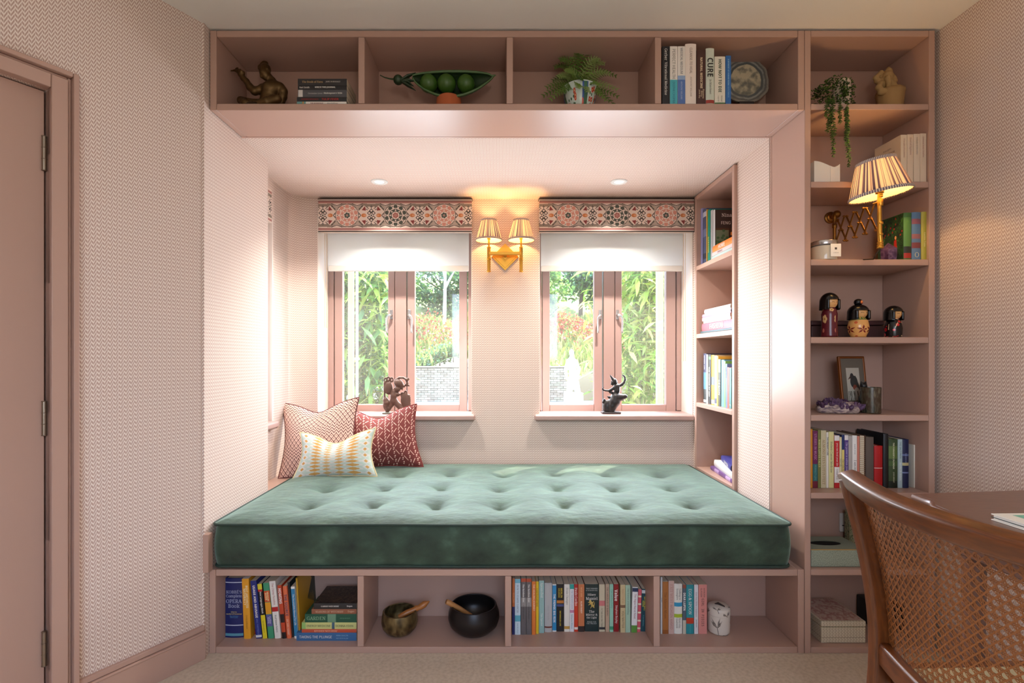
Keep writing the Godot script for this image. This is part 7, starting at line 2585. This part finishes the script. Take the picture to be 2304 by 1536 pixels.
	for r in [
		[106, 131, 182, C(206, 200, 194), "thin pale grey paperback first in the short row by the jar", {"t": "poems", "tc": C(80, 80, 80), "tp": 0.6, "tl": 0.2}],
		[134, 217, 245, C(176, 110, 52), "tawny brown paperback second in the short row by the jar", {"t": "The Almost Moon", "tf": 1, "tc": C(120, 66, 30), "tp": 0.55, "tl": 0.5, "bands": [[0.0, 0.08, C(150, 86, 36)]]}],
		[220, 300, 235, C(206, 172, 160), "dusty pink paperback third in the short row by the jar", {"t": "EXIT WEST", "tf": 1, "tc": C(180, 130, 120), "tp": 0.76, "tl": 0.36, "a": "MOHSIN HAMID", "ac": C(170, 120, 112), "ap": 0.32, "al": 0.46}],
		[304, 420, 280, C(228, 222, 210), "white hardback with blue and green dots in the short row", {"hard": true, "bands": [[0.55, 0.63, C(50, 150, 190)], [0.33, 0.40, C(170, 190, 50)]], "t": "Talking to|Strangers", "tf": 1, "tc": C(70, 66, 64), "tp": 0.80, "tl": 0.26, "a": "Malcolm|Gladwell", "af": 1, "ac": C(70, 66, 64), "ap": 0.22, "al": 0.2}],
		[424, 472, 290, C(84, 96, 110), "grey blue paperback with white capitals in the short row", {"bands": [[0.0, 0.28, C(196, 190, 170)], [0.93, 1.0, C(150, 80, 60)]], "t": "DEAR LUPIN", "tf": 3, "tp": 0.66, "tl": 0.38}],
		[476, 583, 290, C(38, 140, 148), "teal paperback with white italic title in the short row", {"t": "EGG & SPOON", "tf": 5, "tp": 0.66, "tl": 0.52, "bands": [[0.21, 0.33, C(190, 60, 34)]], "a": "GREGORY MAGUIRE", "ac": C(110, 190, 190), "ap": 0.10, "al": 0.16}],
		[590, 647, 290, C(218, 214, 216), "thin white paperback before the pink one in the short row", {"t": "First You Write a Sentence", "tf": 1, "tc": C(130, 110, 120), "tp": 0.6, "tl": 0.5, "a": "Joe Moran", "ac": C(60, 60, 60), "ap": 0.22, "al": 0.16}],
		[652, 773, 288, C(216, 140, 132), "pink paperback with hand drawn black title beside the leaf jar", {"t": "GIRL IN PIECES", "tf": 2, "tc": C(50, 36, 36), "tp": 0.44, "tl": 0.56, "a": "KATHLEEN|GLASGOW", "af": 2, "ac": C(50, 36, 36), "ap": 0.84, "al": 0.18}],
	]:
		list.append([u4.call(r[0]), u4.call(r[1]), v4.call(r[2]), r[3], r[4], r[5]])
	row(list, fy, -0.092, 0.13, "paperbacks in the short row by the jar")
	# lidded jar with painted leaves
	var z := -0.115
	var o := thing("lidded_jar", "white lidded jar painted with black leaves beside the pink paperback", "jar")
	var jp := Vector3(X(u4.call(940), z), fy, z)
	var jr := L(24.0, z)
	var jh := Y(v4.call(560), z) - fy
	var jm := texmat(jar_print(), 0.35)
	mb = MB.new()
	mb.lathe(jp, [Vector2(0, 0.0006), Vector2(jr * 0.9, 0.0006), Vector2(jr * 0.97, 0.006), Vector2(jr, jh * 0.3), Vector2(jr, jh * 0.66), Vector2(jr * 0.99, jh * 0.665)], 48)
	part("jar", mb, jm, o)
	mb = MB.new()
	mb.lathe(jp, [Vector2(jr * 1.0, jh * 0.67), Vector2(jr * 1.02, jh * 0.68), Vector2(jr * 1.02, jh * 0.86), Vector2(jr * 0.97, jh * 0.92), Vector2(jr * 0.7, jh * 0.985), Vector2(0, jh * 1.0)], 48)
	part("lid", mb, jm, o)
	part("leaf_knob", MB.new().tube([jp + Vector3(-0.016, jh * 0.99, 0.0), jp + Vector3(-0.004, jh * 1.03, 0.004), jp + Vector3(0.012, jh * 0.99, 0.02), jp + Vector3(0.020, jh * 0.86, 0.036)], [0.002, 0.005, 0.004, 0.001], 8), mat(C(48, 40, 40), 0.4), o)

func jar_print() -> Image:
	var im := Image.create(512, 256, false, Image.FORMAT_RGB8)
	im.fill(C(216, 206, 194))
	var dk := C(58, 48, 46)
	for s in 6:
		var c := Vector2(s * 88 + 30, 60 + (s % 2) * 90)
		for l in [[Vector2(-52, 30), 9.0], [Vector2(-46, 44), 8.0], [Vector2(34, 40), 8.0], [Vector2(20, 56), 8.0]]:
			var d: Vector2 = l[0]
			var nn := d.normalized().orthogonal() * float(l[1])
			poly(im, [c, c + d * 0.4 + nn * 0.7, c + d, c + d * 0.5 - nn * 0.7], dk)
			line(im, c + d * 0.2, c + d * 0.9, 1.5, C(170, 160, 150))
		line(im, c, c + Vector2(10, -60), 2.2, dk)
	return im


# ---------------------------------------------------------------- bookcase in the bay (spines face the seat)
func bay_z(px: float, xx: float) -> float:
	return D - xx * F / (px - VX)

func bay_row(list: Array, floor_y: float, xx: float, group: String) -> void:
	for b in list:
		var o: Dictionary = b[5] if b.size() > 5 else {}
		var z0 := bay_z(b[0], xx)
		var z1 := bay_z(b[1], xx)
		var zm := (z0 + z1) / 2
		var h := Y(b[2], zm) - floor_y - 0.0006
		o.turn = -90.0
		book(b[4], group, Vector3(xx, floor_y + 0.0006, zm), (z1 - z0) * 0.97, h, o.get("dep", 0.2), b[3], o)

func bay_stack(list: Array, floor_y: float, xx: float, group: String) -> void:
	# from the top down: [z0, z1, thickness, colour, label, options]
	var y := floor_y + 0.0006
	for i in range(list.size() - 1, -1, -1):
		var b: Array = list[i]
		var o: Dictionary = b[5] if b.size() > 5 else {}
		o.turn = -90.0 + o.get("skew", 0.0)
		o.lie = true
		book(b[4], group, Vector3(xx + o.get("dx", 0.0), y + b[2] / 2, (b[0] + b[1]) / 2), b[2] * 0.985, b[1] - b[0], o.get("dep", 0.19), b[3], o)
		y += b[2]

func bay_shelves() -> void:
	bay_row([
		[1574, 1579.5, 470, C(150, 152, 206), "tall lavender book at the window end of the bay bookcase", {"hard": true}],
		[1580, 1588.5, 471, C(70, 84, 122), "tall dark blue picture book beside the lavender one in the bay", {"hard": true, "bands": [[0.86, 0.95, C(190, 196, 214)], [0.50, 0.64, C(110, 124, 164)], [0.1, 0.2, C(40, 46, 64)]]}],
		[1589, 1590.5, 471.5, C(226, 170, 60), "very thin amber book beside the emerald one in the bay", {}],
		[1591, 1597, 472, C(0, 138, 118), "tall emerald book in the top of the bay bookcase", {"hard": true, "t": "GARDENS", "tf": 3, "tc": C(220, 220, 90), "tp": 0.34, "tl": 0.3}],
		[1597.6, 1602.5, 473, C(176, 176, 178), "tall grey book beside the emerald one in the bay", {"hard": true}],
		[1603, 1608, 473, C(58, 44, 40), "tall dark brown book with a photograph of windows on its cover", {"hard": true, "dep": 0.215, "bands": [[0.0, 1.0, C(196, 196, 196)]]}],
	], 1.645, 1.166, "tall books in the top of the bay bookcase")
	var o := find_last("book", "photograph of windows")
	var im := Image.create(128, 192, false, Image.FORMAT_RGB8)
	im.fill(C(60, 46, 42))
	im.fill_rect(Rect2i(0, 70, 128, 122), C(84, 56, 38))
	for q in [[0, 78, 44, 80], [66, 84, 40, 74], [112, 88, 16, 70]]:
		im.fill_rect(Rect2i(q[0], q[1], q[2], q[3]), C(120, 140, 112))
		for k in 26: disc(im, q[0] + rng.randf() * q[2], q[1] + rng.randf() * q[3], 5, C(70, 110, 74))
	disc(im, 55, 92, 7, C(250, 170, 70))
	im.fill_rect(Rect2i(46, 70, 4, 122), C(58, 36, 26))
	im.fill_rect(Rect2i(62, 70, 4, 122), C(58, 36, 26))
	var hz := (bay_z(1608, 1.166) - bay_z(1603, 1.166)) * 0.97 / 2 + 0.0005
	var hh := Y(473, bay_z(1605.5, 1.166)) - 1.645
	var mb := MB.new()
	mb.quad(Vector3(hz, 0.003, -0.006), Vector3(hz, 0.003, -0.21), Vector3(hz, hh - 0.003, -0.21), Vector3(hz, hh - 0.003, -0.006), Vector3.RIGHT, Vector2(0, 1), Vector2(1, 1), Vector2(1, 0), Vector2(0, 0))
	part("cover_picture", mb, texmat(im, 0.4), o)
	var tb := Basis(Vector3.UP, PI / 2)
	lettering("Nina C", 1, C(240, 236, 230), 0.075, 0.022, o, Vector3(hz + 0.0005, hh - 0.030, -0.075), tb)
	lettering("FENG SHUI", 0, C(240, 236, 230), 0.105, 0.020, o, Vector3(hz + 0.0005, hh - 0.072, -0.088), tb)
	bay_stack([
		[-0.845, -0.592, 0.034, C(236, 140, 62), "orange book on top of the lying pile in the top of the bay bookcase", {"hard": true, "t": "HOME", "tf": 3, "tp": 0.55, "tl": 0.3}],
		[-0.850, -0.60, 0.018, C(226, 200, 200), "pale pink book in the middle of the lying pile in the bay bookcase's top", {"t": "interiors", "tc": C(120, 80, 90), "tp": 0.6, "tl": 0.3}],
		[-0.855, -0.59, 0.023, C(196, 222, 222), "pale aqua book at the bottom of the lying pile in the bay bookcase's top", {"hard": true}],
	], 1.645, 1.160, "lying books in the top of the bay bookcase")
	bay_stack([
		[-0.955, -0.63, 0.024, C(232, 226, 222), "white book on top of the second shelf pile in the bay", {"hard": true, "t": "linen", "tc": C(150, 140, 140), "tp": 0.4, "tl": 0.2}],
		[-0.985, -0.625, 0.020, C(176, 140, 160), "mauve book second from top of the second shelf pile in the bay", {"hard": true, "t": "patterns", "tc": C(226, 206, 216), "tp": 0.5, "tl": 0.3}],
		[-0.985, -0.63, 0.019, C(226, 176, 186), "pale pink book third from top of the second shelf pile in the bay", {"bands": [[0.0, 0.2, C(232, 130, 140)]]}],
		[-0.965, -0.625, 0.014, C(234, 226, 222), "thin white book above the coral one in the second shelf pile", {"t": "notes", "tc": C(130, 120, 120), "tp": 0.4, "tl": 0.2}],
		[-0.990, -0.60, 0.042, C(226, 96, 108), "thick coral red book with pale capitals in the bay bookcase", {"hard": true, "t": "FASHION", "tf": 3, "tc": C(250, 226, 214), "tp": 0.5, "tl": 0.5}],
		[-1.010, -0.585, 0.014, C(84, 108, 114), "slate teal book under the coral one in the bay bookcase", {"hard": true}],
	], 1.254, 1.160, "books lying on the second shelf of the bay")
	bay_row([
		[1581.5, 1588.4, 795, C(48, 46, 84), "dark navy picture book first on the third shelf of the bay", {"hard": true, "bands": [[0.28, 0.62, C(74, 130, 160)], [0.0, 0.28, C(36, 44, 42)], [0.02, 0.07, C(226, 226, 226)]], "t": "NORMAL LIFE", "tf": 3, "tp": 0.82, "tl": 0.28}],
		[1589, 1592.5, 797, C(226, 224, 218), "thin white book beside the navy picture book in the bay", {}],
		[1593, 1598.5, 797.5, C(40, 44, 46), "dark charcoal book with white capitals on the third shelf of the bay", {"hard": true, "t": "THE MAKING OF ART", "tf": 3, "tp": 0.45, "tl": 0.6, "bands": [[0.90, 0.96, C(96, 140, 96)]]}],
		[1599.2, 1606, 798.5, C(236, 180, 36), "yellow book with a small picture on its spine in the bay", {"hard": true, "bands": [[0.40, 0.56, C(110, 120, 130)], [0.02, 0.1, C(240, 236, 226)]]}],
		[1606.3, 1612, 799.5, C(232, 222, 212), "cream white book between the yellow ones in the bay", {"hard": true, "bands": [[0.04, 0.14, C(90, 100, 130)]]}],
		[1612.2, 1615.8, 801, C(232, 180, 60), "thin yellow book beside the cream one in the bay", {}],
		[1616, 1621, 808, C(46, 58, 50), "black book with a light green top in the bay", {"bands": [[0.72, 1.0, C(130, 200, 120)]], "t": "DESIGN", "tp": 0.4, "tl": 0.4}],
		[1621.4, 1628.5, 809, C(110, 170, 196), "light blue book on the third shelf of the bay", {"hard": true}],
		[1628.8, 1632, 812, C(120, 186, 90), "thin bright green book on the third shelf of the bay", {}],
		[1632.3, 1635.8, 818, C(100, 130, 190), "thin periwinkle book on the third shelf of the bay", {"t": "SKETCH", "tc": C(60, 40, 60), "tp": 0.8, "tl": 0.3}],
		[1636, 1640, 826, C(222, 90, 72), "thin coral red book near the front of the bay's third shelf", {}],
		[1640.4, 1645, 827, C(74, 140, 140), "teal book nearest the viewer on the bay's third shelf", {"t": "C", "tp": 0.08, "tl": 0.06}],
	], 0.861, 1.166, "books on the third shelf of the bay")
	bay_stack([
		[-0.90, -0.625, 0.030, C(66, 66, 140), "violet blue book on top of the lowest pile in the bay", {"hard": true, "skew": -14.0, "dx": 0.03, "page": 1, "t": "SUN YOGA", "tf": 3, "tp": 0.45, "tl": 0.4}],
		[-0.93, -0.605, 0.036, C(232, 230, 226), "thick white book in the middle of the lowest pile in the bay", {"hard": true, "skew": -8.0, "dx": 0.016, "page": 1}],
		[-0.94, -0.60, 0.022, C(110, 76, 130), "purple patterned book at the bottom of the lowest pile in the bay", {"hard": true, "skew": -5.0, "dx": 0.008, "bands": [[0.1, 0.3, C(190, 160, 200)], [0.6, 0.8, C(180, 150, 196)]]}],
	], 0.49, 1.165, "books piled in the lowest compartment of the bay")


# ---------------------------------------------------------------- desk and chair
func rounded_sweep(mb: MB, pts: Array, right: Array, w: Array, h: Array, flipu := false) -> void:
	# a bar with a rounded rectangular section: right[i] is across (w), up is computed
	var m := pts.size()
	var f := func(u, v):
		var k := clampi(roundi(v * (m + 1)) - 1, 0, m - 1)
		var cap := 0.0 if (roundi(v * (m + 1)) == 0 or roundi(v * (m + 1)) == m + 1) else 1.0
		var t: Vector3 = ((pts[mini(k + 1, m - 1)] as Vector3) - (pts[maxi(k - 1, 0)] as Vector3)).normalized()
		var r: Vector3 = (right[k] as Vector3)
		r = (r - t * r.dot(t)).normalized()
		var up := t.cross(r)
		var a: float = u * TAU
		var cx := signf(cos(a)) * pow(absf(cos(a)), 0.45)
		var cy := signf(sin(a)) * pow(absf(sin(a)), 0.45)
		return (pts[k] as Vector3) + (r * cx * float(w[k]) * 0.5 + up * cy * float(h[k]) * 0.5) * cap
	var i0 := mb.v.size()
	mb.grid(f, 24, m + 1, 1)
	var s := 0.0
	for k in range(i0, mb.v.size()):
		var row_ := (k - i0) / 25
		s += mb.n[k].dot(mb.v[k] - (pts[clampi(row_ - 1, 0, m - 1)] as Vector3))
	if s < 0.0:
		for k in range(i0, mb.v.size()): mb.n[k] = -mb.n[k]
		for t in range(mb.ix.size() - 24 * (m + 1) * 6, mb.ix.size(), 3):
			var q := mb.ix[t + 1]; mb.ix[t + 1] = mb.ix[t + 2]; mb.ix[t + 2] = q
	# uv in metres along the bar
	var ln := 0.0
	var acc := [0.0]
	for k in range(1, m):
		ln += (pts[k] as Vector3).distance_to(pts[k - 1]); acc.append(ln)
	for k in range(i0, mb.v.size()):
		var row_ := clampi((k - i0) / 25 - 1, 0, m - 1)
		mb.uv[k] = Vector2(acc[row_], mb.uv[k].x * 0.12)

const ZA := 0.80     # far end of the chair back
const ZB := 1.36     # near end
func back_x(z: float, y: float) -> float:
	# the plane of the chair back: bowed in plan, raked in height
	var t := (z - ZA) / (ZB - ZA)
	var bow := -0.062 * sin(clampf(t, 0.0, 1.0) * PI)
	var v := clampf((0.85 - y) / 0.36, 0.0, 1.4)
	return 0.775 + bow * (1.0 - 0.25 * v) + 0.075 * sin(minf(v, 1.0) * 1.5) * 0.9

func desk_and_chair() -> void:
	# ---- desk
	var o := thing("writing_desk", "dark wooden desk with a shaped corner along the right wall", "desk")
	var pol := [Vector2(1.123, -0.553), Vector2(1.121, -0.612), Vector2(1.108, -0.632), Vector2(1.090, -0.655), Vector2(1.082, -0.70), Vector2(1.08, -1.62), Vector2(1.655, -1.62), Vector2(1.655, -0.494)]
	var mb := MB.new()
	mb.prism(pol, 0.725, 0.7495, Basis(Vector3.RIGHT, Vector3(0, 0, -1), Vector3.UP))
	var top := part("top", mb, M.desk, o)
	mb = MB.new()
	var ed := []
	for p in [Vector2(1.30, -0.5335), Vector2(1.123, -0.553), Vector2(1.121, -0.612), Vector2(1.108, -0.632), Vector2(1.090, -0.655), Vector2(1.082, -0.70), Vector2(1.08, -1.60)]: ed.append(Vector3(p.x, 0.7375, -p.y))
	mb.tube(ed, 0.0115, 8)
	part("moulding", mb, M.desk, o)
	part("apron", MB.new().bx(1.16, 1.63, 0.62, 0.7245, 0.62, 1.56, 0.004), M.desk, o)
	for q in [[1.19, 0.65], [1.60, 0.62], [1.19, 1.53], [1.60, 1.53]]:
		part("leg", MB.new().tube([Vector3(q[0], 0.0005, q[1]), Vector3(q[0], 0.1, q[1]), Vector3(q[0], 0.64, q[1])], [0.014, 0.017, 0.026], 12), M.desk, o)
	o = thing("picture_book", "white bordered teal book lying on the desk", "book", Vector3(1.111, 0.7502, 0.777))
	var bs := Basis(Vector3.UP, 0.02)
	o.basis = bs
	part("pages", MB.new().bx(0.003, 0.247, 0.0022, 0.012, 0.003, 0.297), M.page_white, o)
	part("cover", MB.new().bx(0, 0.25, 0, 0.002, 0, 0.30).bx(0, 0.25, 0.0122, 0.0142, 0, 0.30), mat(C(232, 226, 212), 0.35), o).set_meta("kind", "stuff")
	var im := noise_img(128, 128, [C(60, 140, 116), C(86, 166, 142), C(110, 186, 160), C(70, 150, 128)], 0.03, 19)
	mb = MB.new()
	mb.quad(Vector3(0.034, 0.0145, 0.014), Vector3(0.236, 0.0145, 0.014), Vector3(0.236, 0.0145, 0.286), Vector3(0.034, 0.0145, 0.286), Vector3.UP)
	part("cover_picture", mb, texmat(im, 0.35), o)
	part("spine_line", MB.new().bx(-0.0004, 0.001, 0.006, 0.0075, 0, 0.30), mat(C(40, 56, 50), 0.4), o)
	# ---- chair
	o = thing("cane_chair", "curved cane backed wooden armless chair drawn up to the desk", "chair")
	# crest rail
	var pts := []
	var rt := []
	var w := []
	var h := []
	for k in 25:
		var t := k / 24.0
		var z := lerpf(ZA - 0.022, ZB + 0.022, t)
		var x := back_x(z, 0.85)
		var yy := 0.850 - 0.004 * sin(t * PI)
		if k == 0 or k == 24: yy -= 0.004
		pts.append(Vector3(x, yy, z)); rt.append(Vector3(1, 0.25, 0))
		var e := 0.55 if (k == 0 or k == 24) else (0.9 if (k == 1 or k == 23) else 1.0)
		w.append(0.036 * e); h.append(0.040 * e)
	mb = MB.new()
	rounded_sweep(mb, pts, rt, w, h)
	part("crest_rail", mb, M.chair, o)
	# posts run down into the rear legs
	for s in 2:
		pts = []; rt = []; w = []; h = []
		var z: float = [ZA, ZB][s]
		for k in 19:
			var y := lerpf(0.848, 0.0008, k / 18.0)
			var x := 0.775 + 0.075 * sin(clampf((0.85 - y) / 0.36, 0, 1.0) * 1.5) * 0.9
			if y < 0.46: x -= 0.10 * pow((0.46 - y) / 0.46, 1.6)
			pts.append(Vector3(x + 0.004, y, z)); rt.append(Vector3(1, 0, 0))
			w.append(0.046 if y > 0.45 else lerpf(0.030, 0.046, y / 0.45)); h.append(0.030)
		mb = MB.new()
		rounded_sweep(mb, pts, rt, w, h)
		part("rear_leg", mb, M.chair, o)
	# lower rail of the back
	pts = []; rt = []; w = []; h = []
	for k in 17:
		var z := lerpf(ZA + 0.012, ZB - 0.012, k / 16.0)
		pts.append(Vector3(back_x(z, 0.47) + 0.004, 0.468, z)); rt.append(Vector3(1, 0, 0)); w.append(0.026); h.append(0.052)
	mb = MB.new()
	rounded_sweep(mb, pts, rt, w, h)
	part("lower_rail", mb, M.chair, o)
	# cane: pairs of uprights and cross strands, single diagonals
	var pit := 0.0152
	var z0 := ZA + 0.016
	var z1 := ZB - 0.016
	var y0 := 0.486
	var y1 := 0.486 + 0.0152 * 23
	var surf := func(z, y, d): return Vector3(back_x(z, y) + 0.014 + d, y, z)
	mb = MB.new()
	var ribbon := func(a: Vector2, b: Vector2, d: float, wd: float):
		# clip to the panel
		var n := maxi(2, int(a.distance_to(b) / 0.012))
		var dir := (b - a).normalized()
		var si := Vector2(-dir.y, dir.x) * wd * 0.5
		var prev := -1
		for k in n + 1:
			var p := a.lerp(b, float(k) / n)
			var wv := d + 0.0006 * sin(p.length() * PI / pit * 1.0)
			var pa: Vector3 = surf.call(p.x + si.x, p.y + si.y, wv)
			var pb: Vector3 = surf.call(p.x - si.x, p.y - si.y, wv)
			var pm: Vector3 = surf.call(p.x, p.y, wv - 0.0005)
			var nn := Vector3(-1, 0, 0)
			var ia := mb.vert(pa, Vector3(-0.8, si.y, si.x).normalized() if false else nn, Vector2(p.x, p.y))
			mb.vert(pm, nn); mb.vert(pb, nn)
			if prev >= 0:
				mb.face(prev, prev + 1, ia + 1); mb.face(prev, ia + 1, ia)
				mb.face(prev + 1, prev + 2, ia + 2); mb.face(prev + 1, ia + 2, ia + 1)
			prev = ia
	var nz := int((z1 - z0) / pit)
	var ny := int((y1 - y0) / pit)
	for i in nz + 1:
		for s in [-0.0015, 0.0015]:
			ribbon.call(Vector2(z0 + i * pit + s, y0), Vector2(z0 + i * pit + s, y1), 0.0, 0.0021)
	for j in ny + 1:
		for s in [-0.0015, 0.0015]:
			ribbon.call(Vector2(z0, y0 + j * pit + s), Vector2(z1, y0 + j * pit + s), 0.0009, 0.0021)
	for i in range(-ny - 1, nz + 1):
		for sg in [1.0, -1.0]:
			var a := Vector2(z0 + (i + 0.5) * pit, y0 if sg > 0 else y1)
			var ln := y1 - y0
			var b := a + Vector2(ln, sg * ln)
			# clip in z
			var ta := maxf(0.0, (z0 - a.x) / ln)
			var tb := minf(1.0, (z1 - a.x) / ln)
			if tb - ta > 0.01: ribbon.call(a.lerp(b, ta), a.lerp(b, tb), -0.0009, 0.0024)
	M.cane = mat(C(150, 92, 46), 0.4)
	part("cane_panel", mb, M.cane, o).set_meta("kind", "stuff")
	# seat and front legs
	mb = MB.new()
	var sp := []
	for k in 13:
		var z := lerpf(ZA, ZB, k / 12.0)
		sp.append(Vector2(back_x(z, 0.45) + 0.02, -z))
	for k in 9:
		var a := lerpf(-PI / 2, PI / 2, k / 8.0)
		sp.append(Vector2(1.18 + 0.06 * cos(a), -((ZA + ZB) / 2 - sin(a) * (ZB - ZA) * 0.52)))
	mb.prism(sp, 0.405, 0.440, Basis(Vector3.RIGHT, Vector3(0, 0, -1), Vector3.UP))
	part("seat_frame", mb, M.chair, o)
	mb = MB.new()
	var cen := Vector2(1.03, -(ZA + ZB) / 2)
	var in_ := []
	for p in sp: in_.append(cen + (p - cen) * 0.86)
	mb.prism(in_, 0.4405, 0.452, Basis(Vector3.RIGHT, Vector3(0, 0, -1), Vector3.UP))
	part("seat", mb, mat(C(170, 150, 112), 0.8), o)
	for z in [ZA + 0.03, ZB - 0.03]:
		part("front_leg", MB.new().tube([Vector3(1.20, 0.0008, z), Vector3(1.20, 0.2, z), Vector3(1.19, 0.41, z)], [0.013, 0.017, 0.021], 12), M.chair, o)
